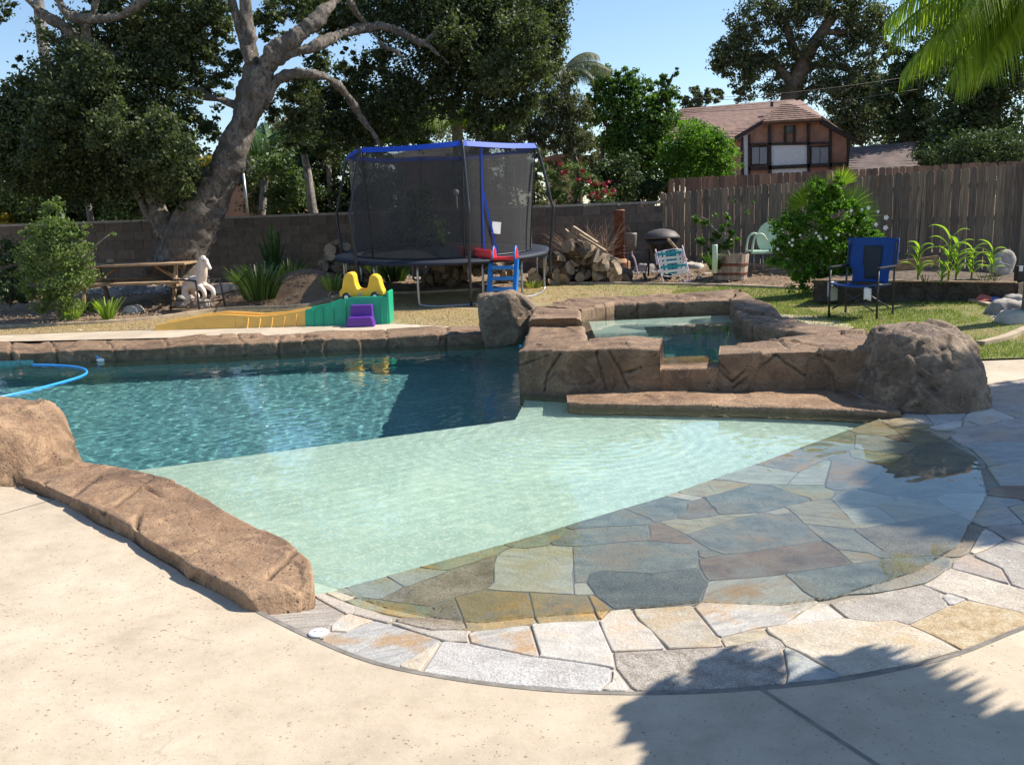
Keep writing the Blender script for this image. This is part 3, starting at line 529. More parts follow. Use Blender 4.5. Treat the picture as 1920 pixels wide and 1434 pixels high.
# saw cut in the near deck
j = MB(); a, b_ = P(1425, 1290, 0.0), P(1700, 1470, 0.0); j.beam(a + Vector((0, 0, -0.004)), b_ + Vector((0, 0, -0.004)), 0.014, 0.014)
a, b_ = P(105, 935, 0.0), P(-60, 982, 0.0); j.beam(a + Vector((0, 0, -0.005)), b_ + Vector((0, 0, -0.005)), 0.012, 0.013)
tag(j.out('deck_joint', M_['joint']), kind='structure')
# lawn
lawn_px = [(-60, 616), (100, 612), (250, 603), (420, 582), (560, 563), (690, 549), (900, 545), (1020, 533), (1150, 534), (1330, 537), (1500, 544), (1680, 553), (1800, 563), (1860, 577), (1885, 592), (1960, 604), (2100, 640)]
LP = [PT(*p).xy.to_tuple() for p in lawn_px]
lawn_poly = LP + [(9, 9.4), (3.3, 9.25), (3.3, 10.2), (2.9, 12.4), (1.5, 12.75), (-0.3, 12.7), (-0.5, 13.15)] + [P(x, y, 0).xy.to_tuple() for x, y in ((700, 606), (400, 616), (200, 622), (-60, 632))]
lm = lambda x, y: pin(x, y, lawn_poly)
V, q = gridmesh(-10, 12, 9, 20.5, 0.07, lambda x, y: T(x, y) + 0.012, lm); struct('lawn', V, q, M_['lawn'], True)
# mow curb strips
def curb(name, pts, w=0.1, h=0.06, mat='curb'):
    c = MB(); pts = resample(arc(pts, 6), 60)
    pts = [Vector((p[0], p[1], float(T(p[0], p[1])) + h / 2)) for p in pts]
    for i in range(len(pts) - 1):
        p, q_ = pts[i], pts[i + 1]; t = (q_ - p).normalized(); c.beam(p - t * 0.0, q_ + t * 0.004, w, h)
    return tag(c.out(name, M_[mat]), kind='structure')
curb('mow_curb', [PT(*p) for p in lawn_px[:7]], 0.09, 0.05); curb('mow_curb', [PT(*p) for p in lawn_px[7:]], 0.09, 0.05)
curb('mow_curb', [PT(*p) for p in ((1838, 650), (1880, 640), (1925, 622), (1990, 590))], 0.10, 0.06)
# grass blades
def blades(name, n, x0, x1, y0, y1, mask, h, w, mat, seed, zoff=0.0):
    rg = np.random.default_rng(seed); x = rg.uniform(x0, x1, n * 3); y = rg.uniform(y0, y1, n * 3); k = mask(x, y); x, y = x[k][:n], y[k][:n]; n = len(x)
    a = rg.uniform(0, 2 * np.pi, n); hh = h * rg.uniform(0.5, 1.3, n); z = T(x, y) + zoff; ln = rg.normal(0, 0.4, (n, 2)) * hh[:, None]
    b0 = np.stack([x - np.cos(a) * w, y - np.sin(a) * w, z], 1); b1 = np.stack([x + np.cos(a) * w, y + np.sin(a) * w, z], 1); tp = np.stack([x + ln[:, 0], y + ln[:, 1], z + hh], 1)
    V = np.stack([b0, b1, tp], 1).reshape(-1, 3); return mk(name, V, np.arange(n * 3).reshape(-1, 3), mat)
patch = lambda x, y: (fbm(np.stack([x, y, 0 * x], 1), 0.8, 3, 5) + 0.13 * (x - 1.8)) > 0.05
o = blades('lawn_grass', 60000, 2, 11, 9.3, 18, lambda x, y: lm(x, y) & patch(x, y), 0.045, 0.006, M_['grass'], 1); tag(o, 'short green turf grass on the lawn beside the spa', kind='stuff')
o = blades('dry_grass', 60000, -8, 10, 9.3, 20, lambda x, y: lm(x, y) & ~patch(x, y), 0.035, 0.007, M_['drygrass'], 2); tag(o, 'dry tan turf grass on the lawn strip beyond the pool', kind='stuff')
# scattered chips and pebbles on the dirt
def pebbles(name, n, region, size, mat, seed, flat=0.5):
    rg = np.random.default_rng(seed); pts = []
    for (px_, py_, rx, ry, m_) in region:
        for _ in range(m_):
            p = PT(px_ + rg.uniform(-rx, rx), py_ + rg.uniform(-ry, ry)); pts.append(p)
    V = []; Fc = []
    base = [Vector(v) for v in ((1, 0, 0), (-1, 0, 0), (0, 1, 0), (0, -1, 0), (0, 0, 1), (0, 0, -1))]; bf = [(0, 2, 4), (2, 1, 4), (1, 3, 4), (3, 0, 4), (2, 0, 5), (1, 2, 5), (3, 1, 5), (0, 3, 5)]
    for p in pts:
        s_ = size * rg.uniform(0.4, 1.6); m_ = Euler(rg.uniform(0, 6, 3)).to_matrix(); b = len(V)
        for v in base: w = m_ @ Vector((v.x * s_ * rg.uniform(0.7, 1.3), v.y * s_ * 0.8, v.z * s_ * 0.7)); V.append((p.x + w.x, p.y + w.y, float(T(p.x, p.y)) + w.z * flat))
        Fc += [tuple(b + i for i in f) for f in bf]
    return mk(name, V, Fc, mat)
M_['chip'] = plain('wood_chips', (0.34, 0.25, 0.17), 0.9, 0.4, 30, 0.2); M_['gravel'] = plain('grey_gravel', (0.36, 0.33, 0.30), 0.9, 0.35, 12, 0.2)
o = pebbles('wood_chips', 0, [(150, 590, 160, 16, 900), (430, 560, 150, 18, 900), (880, 520, 130, 22, 700), (1180, 525, 160, 14, 900), (1420, 525, 80, 12, 200), (600, 560, 60, 30, 400)], 0.022, M_['chip'], 3); tag(o, 'scattered wood chips and litter on the bare dirt bed', kind='stuff')
o = pebbles('gravel', 0, [(260, 540, 110, 12, 700), (1890, 590, 40, 10, 160), (1240, 505, 60, 8, 300), (780, 515, 80, 8, 200)], 0.045, M_['gravel'], 4); tag(o, 'loose grey gravel spread under the picnic table and bed edge', kind='stuff')

# ------------------------------------------------ pool
V, q = gridmesh(-12, 4.6, 3.2, 12.9, 0.5, lambda x, y: -1.45)
deepf = struct('pool_floor', V, q, M_['deep'])
w_ = MB()
far_face = [P(-200, 690, ZW), P(0, 684, ZW), P(300, 672, ZW), P(600, 658, ZW), P(910, 643, ZW)]; far_face = [Vector((-12, far_face[0].y + 0.4, 0))] + far_face + [Vector((1.2, far_face[-1].y - 0.05, 0))]
for a, b_ in zip(far_face[:-1], far_face[1:]):
    w_.add([(a.x, a.y + 0.04, -1.45), (b_.x, b_.y + 0.04, -1.45), (b_.x, b_.y + 0.04, -0.02), (a.x, a.y + 0.04, -0.02)], [(0, 1, 2, 3)])
w_.add([(-10.4, 3, -1.45), (-10.4, 13, -1.45), (-10.4, 13, -0.02), (-10.4, 3, -0.02)], [(0, 1, 2, 3)])
w_.add([(0.22, 8.5, -1.45), (0.22, 12.9, -1.45), (0.22, 12.9, 0), (0.22, 8.5, 0)], [(3, 2, 1, 0)])
poolw = tag(w_.out('pool_wall', M_['deep']), kind='structure')
shelf_poly = [(-0.90, 4.0), (2.92, 7.22), (3.1, 8.95), (0.20, 8.95), (0.12, 8.55), (0.02, 7.72), (-2.71, 6.45), (-3.4, 6.15), (-3.4, 5.4), (-1.3, 3.9)]
shelf = tag(polysheet('sun_shelf', shelf_poly, -1.44, M_['shelf'], thick=1.14), kind='structure')
# sloping stone entry: grout bed with every flagstone a part of it
cA = np.array((-0.90, 4.0)); cB = np.array((2.905, 7.2)); cu = (cB - cA) / np.linalg.norm(cB - cA); cn = np.array((cu[1], -cu[0]))
U, W = np.meshgrid(np.arange(-1.5, 7.6, 0.05), np.arange(0, 4.3, 0.05)); X = cA[0] + U * cu[0] + W * cn[0]; Y = cA[1] + U * cu[1] + W * cn[1]
Z = beach(X, Y) - 0.006; V = np.stack([X, Y, Z], -1).reshape(-1, 3); i_ = np.arange(X.size).reshape(X.shape)
q = np.stack([i_[:-1, :-1], i_[1:, :-1], i_[1:, 1:], i_[:-1, 1:]], -1).reshape(-1, 4); nb = len(V)
sk = V[i_[0]] + np.array([0, 0, -0.35]); V = np.vstack([V, sk]); k = np.arange(X.shape[1] - 1)
q = np.vstack([q, np.stack([i_[0][k], i_[0][k + 1], nb + k + 1, nb + k], -1)])
c_ = V[q].mean(1); keep = ~((c_[:, 0] < -0.7) & (c_[:, 1] > 3.9) & (((c_[:, 0] + 0.90) * cu[0] + (c_[:, 1] - 4.0) * cu[1]) < -0.08)); q = q[keep]
bed = struct('stone_entry', V, q, M_['grout'])
tag(polysheet('entry_grout', [(2.88, 7.17), (7, 10.6), (2.88, 8.6)], -0.010, M_['grout']), kind='structure')
for kk, flat in STONES:
    pts = np.array(flat, float).reshape(-1, 2) / 1000; cen = pts.mean(0); n_ = len(pts); rg = random.Random(flat[0])
    lift = rg.uniform(0.0, 0.004)
    ar = 0.5 * np.sum(pts[:, 0] * np.roll(pts[:, 1], -1) - np.roll(pts[:, 0], -1) * pts[:, 1])
    if ar < 0: pts = pts[::-1]
    dn = []
    for p_, q2 in zip(pts, np.roll(pts, -1, 0)):
        k_ = max(1, int(np.ceil(np.hypot(*(q2 - p_)) / 0.07))); dn += [p_ + (q2 - p_) * t_ / k_ for t_ in range(k_)]
    pts = np.array(dn); n_ = len(pts); nx = np.roll(pts, -1, 0) - np.roll(pts, 1, 0); nrm = np.stack([nx[:, 1], -nx[:, 0]], 1); nrm /= np.linalg.norm(nrm, axis=1, keepdims=True) + 1e-9
    ins = pts - nrm * 0.004; lo_, hi_ = pts.min(0), pts.max(0); gx_, gy_ = np.meshgrid(np.arange(lo_[0], hi_[0], 0.07), np.arange(lo_[1], hi_[1], 0.07)); g_ = np.stack([gx_.ravel(), gy_.ravel()], 1)
    g_ = g_[pin(g_[:, 0], g_[:, 1], ins.tolist()) & (pdist(g_[:, 0], g_[:, 1], ins.tolist()) > 0.025)] if len(g_) else g_
    allp = [Vector(v) for v in ins] + [Vector(v) for v in g_]
    cv, ce, cf, ov, oe, of = delaunay_2d_cdt(allp, [(i, (i + 1) % n_) for i in range(n_)], [], 1, 1e-5)
    cvn = np.array([list(v) for v in cv]); zt_ = beach(cvn[:, 0], cvn[:, 1]) + lift + 0.0012 * fbm(np.c_[cvn, 0 * cvn[:, :1]], 7, 2, 3); zb = beach(pts[:, 0], pts[:, 1])
    bm = bmesh.new(); tv = [bm.verts.new((v[0], v[1], z)) for v, z in zip(cvn, zt_)]; r2 = [None] * n_
    for j_, orig in enumerate(ov):
        for o_i in orig:
            if o_i < n_: r2[o_i] = tv[j_]
    for f_ in cf:
        try: bm.faces.new([tv[i] for i in f_])
        except ValueError: pass
    for f_ in bm.faces:
        f_.normal_update()
        if f_.normal.z < 0: f_.normal_flip()
    r0 = [bm.verts.new((p[0], p[1], z - 0.02)) for p, z in zip(pts, zb)]; r1 = [bm.verts.new((p[0], p[1], z - 0.003 + lift)) for p, z in zip(pts, zb)]
    for a_, b2 in ((r0, r1), (r1, r2)):
        for i in range(n_):
            q4 = (a_[i], a_[(i + 1) % n_], b2[(i + 1) % n_], b2[i])
            if None not in q4 and len(set(q4)) == 4:
                try: bm.faces.new(q4)
                except ValueError: pass
    me = bpy.data.meshes.new('flagstone'); bm.to_mesh(me); bm.free(); me.materials.append(ST[kk]); o = bpy.data.objects.new('flagstone', me); COL.objects.link(o); o.parent = bed; o.cycles.is_caustics_receiver = True
# ring border course outside the stones
rb = MB(); rp = resample([(x, y, 0) for x, y in ring_s], 90)
for a, b_ in zip(rp[:-1], rp[1:]): rb.beam((a[0], a[1], -0.001), (b_[0], b_[1], -0.001), 0.022, 0.006)
tag(rb.out('deck_edge_joint', M_['joint']), kind='structure')
# water
rg = np.random.default_rng(7); comps = [(rg.uniform(0, 2 * math.pi), rg.uniform(18, 80), rg.uniform(0, 6.28)) for _ in range(44)]; src = P(1090, 800, ZW)
def waves(X, Y):
    Z = 0 * X
    for a, k, p in comps: Z += 0.00013 * 26 / k * np.sin(k * (math.cos(a) * X + math.sin(a) * Y) + p)
    d = np.hypot(X - src.x, (Y - src.y)); Z += 0.00042 * np.sin(d * 66 + 1.5 * np.sin(2.3 * np.arctan2(Y - src.y, X - src.x))) * np.exp(-((d - 0.9) / 0.8) ** 2)
    for a, k, p in ((0.5, 44, 0), (0.62, 52, 2), (0.42, 60, 1)): Z += 0.00014 * np.sin(k * (math.cos(a) * Y - math.sin(a) * X) + p)
    calm = 0.22 + 0.78 * sm(Y - 0.55 * np.clip(X - 0.5, 0, 9), 3.6, 6.3); return ZW + Z * calm
wmask = lambda x, y: ((x < 0.32) | (y < 8.9)) & ((y > 3.4) & (x > -10.4)) & (y > -1.05 * (x + 1.2) + 3.55) & ((x - 3.35) * 1.0 < (y - 2) * 5)
def sdw(x, y): D = pdist(x, y, WLN, False); return np.where(pin(x, y, WLP), D, -D)
NEAR = lambda x, y: (sdw(x, y) < 0.22) & (y < 7.2) & (x > -1.0)      # cells by the stone beach, cut finer
Vc, qc = gridmesh(-10.4, 3.4, 3.4, 12.45, 0.025, waves, lambda x, y: wmask(x, y) & ~NEAR(x, y))
def parent_near(x, y):
    px_ = -10.4 + (np.floor((x + 10.4) / 0.025) + 0.5) * 0.025; py_ = 3.4 + (np.floor((y - 3.4) / 0.025) + 0.5) * 0.025; return wmask(px_, py_) & NEAR(px_, py_)
EDGE = 0.082; Vf_, qf_ = gridmesh(-1.1, 3.4, 3.4, 7.5, 0.025 / 3, waves, lambda x, y: (sdw(x, y) > EDGE - 0.03) & parent_near(x, y))
s_ = sdw(Vf_[:, 0], Vf_[:, 1]); k_ = np.abs(s_ - EDGE) < 0.0059; e_ = 1e-3
gx = (sdw(Vf_[k_, 0] + e_, Vf_[k_, 1]) - sdw(Vf_[k_, 0] - e_, Vf_[k_, 1])) / (2 * e_); gy = (sdw(Vf_[k_, 0], Vf_[k_, 1] + e_) - sdw(Vf_[k_, 0], Vf_[k_, 1] - e_)) / (2 * e_); gl = np.hypot(gx, gy) + 1e-6
Vf_[k_, 0] += (EDGE - s_[k_]) * gx / gl; Vf_[k_, 1] += (EDGE - s_[k_]) * gy / gl; s_[k_] = EDGE; ok_ = s_ >= EDGE - 1e-4; full_ = ok_[qf_].all(1); cut_ = qf_[~full_]
cand = np.vstack([cut_[:, [0, 1, 2]], cut_[:, [0, 2, 3]], cut_[:, [0, 1, 3]], cut_[:, [1, 2, 3]]]); cand = cand[ok_[cand].all(1)]; fq = qf_[full_]
tri_ = np.vstack([fq[:, [0, 1, 2]], fq[:, [0, 2, 3]], cand]) + len(Vc); q = np.vstack([qc[:, [0, 1, 2]], qc[:, [0, 2, 3]], tri_]); V = np.vstack([Vc, Vf_]); u_, inv_ = np.unique(q, return_inverse=True); V = V[u_]; q = inv_.reshape(-1, 3)
water = struct('pool_water', V, q, M_['water'], True); water.cycles.is_caustics_caster = True
for o in (deepf, poolw, shelf, bed): o.cycles.is_caustics_receiver = True

# ------------------------------------------------ sculpted rock
def facet(V, sc, seed):
    "planar facets: each random cell tilts its own way"
    V = V + 0.06 * np.stack([fbm(V, 4, 2, seed + 20 + k) for k in range(3)], 1); rg = np.random.default_rng(seed); lo = V.min(0); hi = V.max(0)
    n_ = int(np.clip(np.prod(np.maximum((hi - lo) * sc, 1)), 6, 160)); C = rg.uniform(lo, hi, (n_, 3)); G = rg.normal(0, 1, (n_, 3)); off = rg.uniform(-0.6, 0.6, n_)
    D2 = ((V[:, None, :] - C[None]) ** 2).sum(2); k = D2.argmin(1); val = off[k] + ((V - C[k]) * G[k]).sum(1) * sc * 0.55
    return np.clip(val, -1.1, 1.1)
def strip(name, A, B, zA0, zt, zB0, mat, par=None, res=0.025, amp=0.018, rnd=0.022, grooves=(), seed=0, segs=(), taper=(0, 0)):
    L = max(np.linalg.norm(np.diff(np.array([list(p)[:2] for p in A]), axis=0), axis=1).sum(), 0.1); n_ = max(8, int(L / res))
    a = resample([list(p)[:2] for p in A], n_); b = resample([list(p)[:2] for p in B], n_)
    s = np.linspace(0, 1, n_); z = np.interp(s, np.linspace(0, 1, len(zt)), zt) if hasattr(zt, '__len__') else np.full(n_, float(zt))
    if taper[0] or taper[1]:
        hh = np.ones(n_)
        if taper[0]: hh = np.minimum(hh, np.sqrt(np.clip(1 - (1 - np.minimum(s / taper[0], 1)) ** 2, 0.0, 1)))
        if taper[1]: hh = np.minimum(hh, np.sqrt(np.clip(1 - (1 - np.minimum((1 - s) / taper[1], 1)) ** 2, 0.0, 1)))
        z = taper[2] + (z - taper[2]) * hh; md = (a + b) / 2; a = md + (a - md) * (0.7 + 0.3 * hh)[:, None]; b = md + (b - md) * (0.7 + 0.3 * hh)[:, None]
    wid = np.linalg.norm(b - a, axis=1).mean(); m = max(6, int(wid / res))
    prof = []; hA = max(z.mean() - zA0, 0.05); hB = max(z.mean() - zB0, 0.05)
    for k in range(max(3, int(hA / res))): prof.append(('A', k / max(3, int(hA / res))))
    for k in range(4): prof.append(('a', k / 3))
    for k in range(1, m): prof.append(('t', k / m))
    for k in range(4): prof.append(('b', 1 - k / 3))
    for k in range(max(3, int(hB / res)))[::-1]: prof.append(('B', k / max(3, int(hB / res))))
    rows = []
    for ty, t in prof:
        fr = rnd / wid; ang = t * math.pi / 2
        if ty == 'A': w0 = 0; zz = zA0 + (z - rnd - zA0) * t
        elif ty == 'a': w0 = fr * (1 - math.cos(ang)); zz = z - rnd + rnd * math.sin(ang)
        elif ty == 't': w0 = fr + (1 - 2 * fr) * t; zz = z
        elif ty == 'b': w0 = 1 - fr * (1 - math.cos(ang)); zz = z - rnd + rnd * math.sin(ang)
        else: w0 = 1; zz = zB0 + (z - rnd - zB0) * t
        xy = a + (b - a) * w0; rows.append(np.stack([xy[:, 0], xy[:, 1], np.broadcast_to(zz, n_)], 1))
    G = np.stack(rows, 1); K = G.shape[1]; V = G.reshape(-1, 3); i = np.arange(n_ * K).reshape(n_, K)
    q = np.stack([i[:-1, :-1], i[1:, :-1], i[1:, 1:], i[:-1, 1:]], -1).reshape(-1, 4)
    N = vnormals(V, q)
    # keep normals pointing out of the rock
    mid = ((a + b) / 2)[:, None, :].repeat(K, 1).reshape(-1, 2); zm = z[:, None].repeat(K, 1).reshape(-1) - 0.1
    sgn = np.sign((N * np.c_[V[:, :2] - mid, V[:, 2] - zm]).sum(1)); flip = np.sign(np.sum(sgn)) < 0
    if flip: q = q[:, ::-1]; N = -N
    d = facet(V, 2.6, seed) * amp * 1.3 + amp * 0.25 * fbm(V, 3.0, 2, seed) + amp * 0.25 * fbm(V, 14, 4, seed + 5)
    crk = np.zeros(len(V))
    for (s0, s1, dep, wd) in grooves:
        ss = np.repeat(s, K); wf = np.tile(np.linspace(0, 1, K), n_); pos = s0 + (s1 - s0) * wf + 0.006 * fbm(V, 6, 2, seed + 11); dist = np.abs(ss - pos) * L
        g_ = np.exp(-(dist / wd) ** 2); d = d - dep * g_; crk = np.maximum(crk, np.exp(-(dist / (wd * 0.5)) ** 2))
    V = V + N * d[:, None]
    for sg in segs:
        p0, p1, dep, wd = sg[:4]; K3 = np.array([1, 0, 1]) if len(sg) > 4 else np.array([1, 1, 1]); p0 = np.array(p0) * K3; p1 = np.array(p1) * K3; Vk = V * K3; e = p1 - p0; t = np.clip(((Vk - p0) @ e) / (e @ e), 0, 1); wob = 0.010 * fbm(V, 4, 3, seed + 13)[:, None] * np.array([1, 0, 1]); dist = np.linalg.norm(Vk + wob - p0 - t[:, None] * e, axis=1)
        if len(sg) > 4: dist = dist + 9 * (N[:, 1] > -0.3)
        g_ = np.exp(-(dist / wd) ** 2); V = V - N * (dep * g_)[:, None]
        if dep > 0: crk = np.maximum(crk, np.exp(-(dist / (wd * 0.6)) ** 2))
    o = len(V); V = np.vstack([V, V[i[0]].mean(0), V[i[-1]].mean(0)]); tris = []
    c0 = [(int(i[0][k]), int(i[0][k + 1]), o) for k in range(K - 1)]; c1 = [(int(i[-1][k + 1]), int(i[-1][k]), o + 1) for k in range(K - 1)]
    if flip: c0 = [t[::-1] for t in c0]; c1 = [t[::-1] for t in c1]
    ob_ = mk(name, V, [tuple(int(v) for v in f) for f in q] + [t[::-1] for t in c0 + c1], mat, par, True)
    at = ob_.data.attributes.new('crack', 'FLOAT', 'POINT'); at.data.foreach_set('value', np.r_[crk, 0, 0].astype(np.float32)); ob_.cycles.is_caustics_receiver = True; return ob_
def boulder(name, c, planes, mat, par=None, power=9, amp=0.03, seed=0, res=(120, 80), segs=(), sc=2.2):
    nu, nv = res; th = np.linspace(0, 2 * np.pi, nu, endpoint=False); ph = np.linspace(0.02, np.pi - 0.02, nv); TH, PH = np.meshgrid(th, ph)
    D = np.stack([np.sin(PH) * np.cos(TH), np.sin(PH) * np.sin(TH), np.cos(PH)], -1).reshape(-1, 3); s = 0
    for n_, d in planes:
        n_ = np.array(n_, float); n_ /= np.linalg.norm(n_); s = s + np.maximum(D @ n_ / d, 0) ** power
    r = s ** (-1 / power); V = D * r[:, None] + np.array(c)
    i = np.arange(nu * nv).reshape(nv, nu); q = np.stack([i[:-1], i[1:], np.roll(i, -1, 1)[1:], np.roll(i, -1, 1)[:-1]], -1).reshape(-1, 4)
    N = vnormals(V, q)
    if (N * D).sum() < 0: q = q[:, ::-1]; N = -N
    V = V + N * (amp * (0.4 * fbm(V, sc, 3, seed) + 0.9 * facet(V, sc * 1.3, seed) + 0.35 * facet(V, sc * 3.2, seed + 1)) + amp * 0.35 * (0.5 - np.abs(fbm(V, 9, 5, seed + 4))))[:, None]
    crk = np.zeros(len(V))
    for (p0, p1, dep, wd) in segs:
        p0 = np.array(p0); p1 = np.array(p1); e = p1 - p0; t = np.clip(((V - p0) @ e) / (e @ e), 0, 1); dist = np.linalg.norm(V + 0.03 * fbm(V, 5, 2, seed + 13)[:, None] - p0 - t[:, None] * e, axis=1)
        V = V - N * (dep * np.exp(-(dist / wd) ** 2))[:, None]
        if dep > 0: crk = np.maximum(crk, np.exp(-(dist / (wd * 0.6)) ** 2))
    o = mk(name, V, q, mat, par, True); at = o.data.attributes.new('crack', 'FLOAT', 'POINT'); at.data.foreach_set('value', crk.astype(np.float32)); o.cycles.is_caustics_receiver = True; return o
rock = M_['rock']
# near-left coping
A = [P(*p, 0.07) for p in ((474, 1118), (420, 1090), (360, 1062), (330, 1040), (275, 1010), (245, 985), (180, 955), (125, 928), (75, 905), (40, 893))]
B = [P(*p, 0.07) for p in ((592, 1096), (580, 1050), (545, 1018), (490, 990), (425, 958), (390, 935), (340, 908), (280, 888), (215, 872), (150, 862))]
segs = [(P(288, 897, 0.07), P(182, 972, 0.07), 0.03, 0.012), (P(272, 935, 0.09), P(250, 1005, 0.07), 0.035, 0.012), (P(275, 915, 0.07), P(303, 932, 0.07), 0.02, 0.01), (P(125, 935, 0.07), P(190, 890, 0.07), 0.02, 0.02), (P(560, 1030, 0.07), P(500, 1085, 0.07), 0.018, 0.012), (P(70, 925, 0.05), P(85, 900, 0.07), 0.02, 0.014)]
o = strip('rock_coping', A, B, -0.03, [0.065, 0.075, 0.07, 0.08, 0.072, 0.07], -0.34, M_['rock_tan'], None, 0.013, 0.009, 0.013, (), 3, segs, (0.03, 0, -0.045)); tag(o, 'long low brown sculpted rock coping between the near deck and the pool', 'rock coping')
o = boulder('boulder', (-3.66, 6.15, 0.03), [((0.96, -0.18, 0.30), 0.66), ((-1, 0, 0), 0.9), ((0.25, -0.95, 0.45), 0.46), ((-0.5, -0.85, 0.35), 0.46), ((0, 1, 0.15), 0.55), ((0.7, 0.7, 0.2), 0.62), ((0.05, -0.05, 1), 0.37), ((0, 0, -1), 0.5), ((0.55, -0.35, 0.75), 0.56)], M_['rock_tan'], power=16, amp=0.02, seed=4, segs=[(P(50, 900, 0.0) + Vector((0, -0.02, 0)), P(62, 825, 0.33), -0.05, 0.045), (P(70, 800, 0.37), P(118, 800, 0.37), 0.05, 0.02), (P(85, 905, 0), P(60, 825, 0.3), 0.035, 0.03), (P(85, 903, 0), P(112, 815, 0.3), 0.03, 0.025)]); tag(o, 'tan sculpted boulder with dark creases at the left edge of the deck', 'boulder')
# far coping
fcA = [P(-260, 650, 0.085), P(0, 641, 0.085), P(190, 640, 0.085), P(400, 632, 0.08), P(700, 619, 0.07), P(915, 610, 0.06)]
fcB = [P(-260, 668, 0.085), P(0, 660, 0.085), P(190, 656, 0.085), P(400, 648, 0.08), P(700, 634, 0.07), P(915, 627, 0.06)]
rr = random.Random(5); gv = [(x, x + rr.uniform(-0.006, 0.006), 0.03, 0.014) for x in (0.1, 0.235, 0.31, 0.40, 0.487, 0.60, 0.665, 0.70, 0.83, 0.93)]
tiers = []
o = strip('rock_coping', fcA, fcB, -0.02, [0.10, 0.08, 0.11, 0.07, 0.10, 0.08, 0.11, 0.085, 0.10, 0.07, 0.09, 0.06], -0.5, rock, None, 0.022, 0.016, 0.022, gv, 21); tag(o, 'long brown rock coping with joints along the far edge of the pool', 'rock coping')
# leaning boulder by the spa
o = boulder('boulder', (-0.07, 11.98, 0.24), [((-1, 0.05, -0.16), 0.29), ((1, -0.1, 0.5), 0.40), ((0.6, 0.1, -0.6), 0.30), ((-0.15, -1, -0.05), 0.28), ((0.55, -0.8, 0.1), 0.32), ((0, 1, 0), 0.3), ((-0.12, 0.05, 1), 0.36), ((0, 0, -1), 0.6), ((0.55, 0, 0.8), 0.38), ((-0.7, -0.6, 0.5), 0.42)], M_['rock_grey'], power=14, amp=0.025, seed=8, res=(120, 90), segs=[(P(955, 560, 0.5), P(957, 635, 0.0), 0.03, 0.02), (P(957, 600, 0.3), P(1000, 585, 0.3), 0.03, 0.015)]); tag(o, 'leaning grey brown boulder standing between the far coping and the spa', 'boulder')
# raised spa
spa = thing('raised_spa', 'raised spa walled in brown sculpted rock with a spillway notch', 'spa', (1.9, 8.8, 0))
q_ = lambda L, z: [P(x, y, z) for x, y in L]
zT = 0.31
fw = 8.72  # front face plane
def FX(x, Y=None): return P(x, 742, ZW).x
segf = lambda L: [(PY(a, b_, 8.25 if a > 1100 else 8.4), PY(c, d, 8.25 if a > 1100 else 8.4), 0.017, 0.011, 'face') for a, b_, c, d in L]
# front wall left of the notch, sill, front wall right of the notch
wz = lambda x, y, Y: PY(x, y, Y).z
wx = lambda x, Y: PY(x, 700, Y).x
FA = [(wx(974, 8.55), 8.55), (wx(1010, 8.45), 8.45), (wx(1060, 8.35), 8.35), (wx(1238, 8.25), 8.25)]
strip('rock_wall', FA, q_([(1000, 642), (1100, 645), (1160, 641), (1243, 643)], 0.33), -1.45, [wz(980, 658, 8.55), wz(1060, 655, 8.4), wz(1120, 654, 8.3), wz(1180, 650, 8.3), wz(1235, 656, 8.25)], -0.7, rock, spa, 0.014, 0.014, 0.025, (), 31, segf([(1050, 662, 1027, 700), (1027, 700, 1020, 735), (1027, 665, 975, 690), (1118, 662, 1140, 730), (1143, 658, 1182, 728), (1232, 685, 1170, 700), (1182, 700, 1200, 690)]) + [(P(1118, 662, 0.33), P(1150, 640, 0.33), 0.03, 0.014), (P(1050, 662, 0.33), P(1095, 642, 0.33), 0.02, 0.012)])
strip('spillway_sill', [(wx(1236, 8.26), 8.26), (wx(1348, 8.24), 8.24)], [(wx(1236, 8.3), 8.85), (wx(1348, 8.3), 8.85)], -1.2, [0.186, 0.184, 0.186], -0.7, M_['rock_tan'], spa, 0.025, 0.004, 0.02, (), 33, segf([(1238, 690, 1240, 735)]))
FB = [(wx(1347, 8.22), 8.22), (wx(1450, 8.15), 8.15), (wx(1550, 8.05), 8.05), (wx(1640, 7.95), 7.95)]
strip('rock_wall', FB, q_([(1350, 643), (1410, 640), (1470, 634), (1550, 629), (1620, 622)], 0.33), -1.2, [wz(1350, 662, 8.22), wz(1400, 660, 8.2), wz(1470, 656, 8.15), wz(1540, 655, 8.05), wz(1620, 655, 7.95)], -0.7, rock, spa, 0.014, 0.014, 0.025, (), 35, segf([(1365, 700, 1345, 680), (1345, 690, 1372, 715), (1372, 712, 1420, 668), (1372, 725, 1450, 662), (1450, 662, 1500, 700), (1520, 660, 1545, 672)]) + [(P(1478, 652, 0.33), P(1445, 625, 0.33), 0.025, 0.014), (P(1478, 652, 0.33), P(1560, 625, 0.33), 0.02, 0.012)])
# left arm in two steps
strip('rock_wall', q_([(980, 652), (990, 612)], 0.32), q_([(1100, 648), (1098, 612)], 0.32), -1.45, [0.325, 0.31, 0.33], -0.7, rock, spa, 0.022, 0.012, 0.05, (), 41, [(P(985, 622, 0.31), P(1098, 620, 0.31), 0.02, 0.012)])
strip('rock_wall', q_([(988, 597), (1004, 574)], 0.41), q_([(1090, 597), (1088, 578)], 0.41), -1.45, [0.40, 0.42, 0.40], -0.7, rock, spa, 0.022, 0.02, 0.04, (), 43)
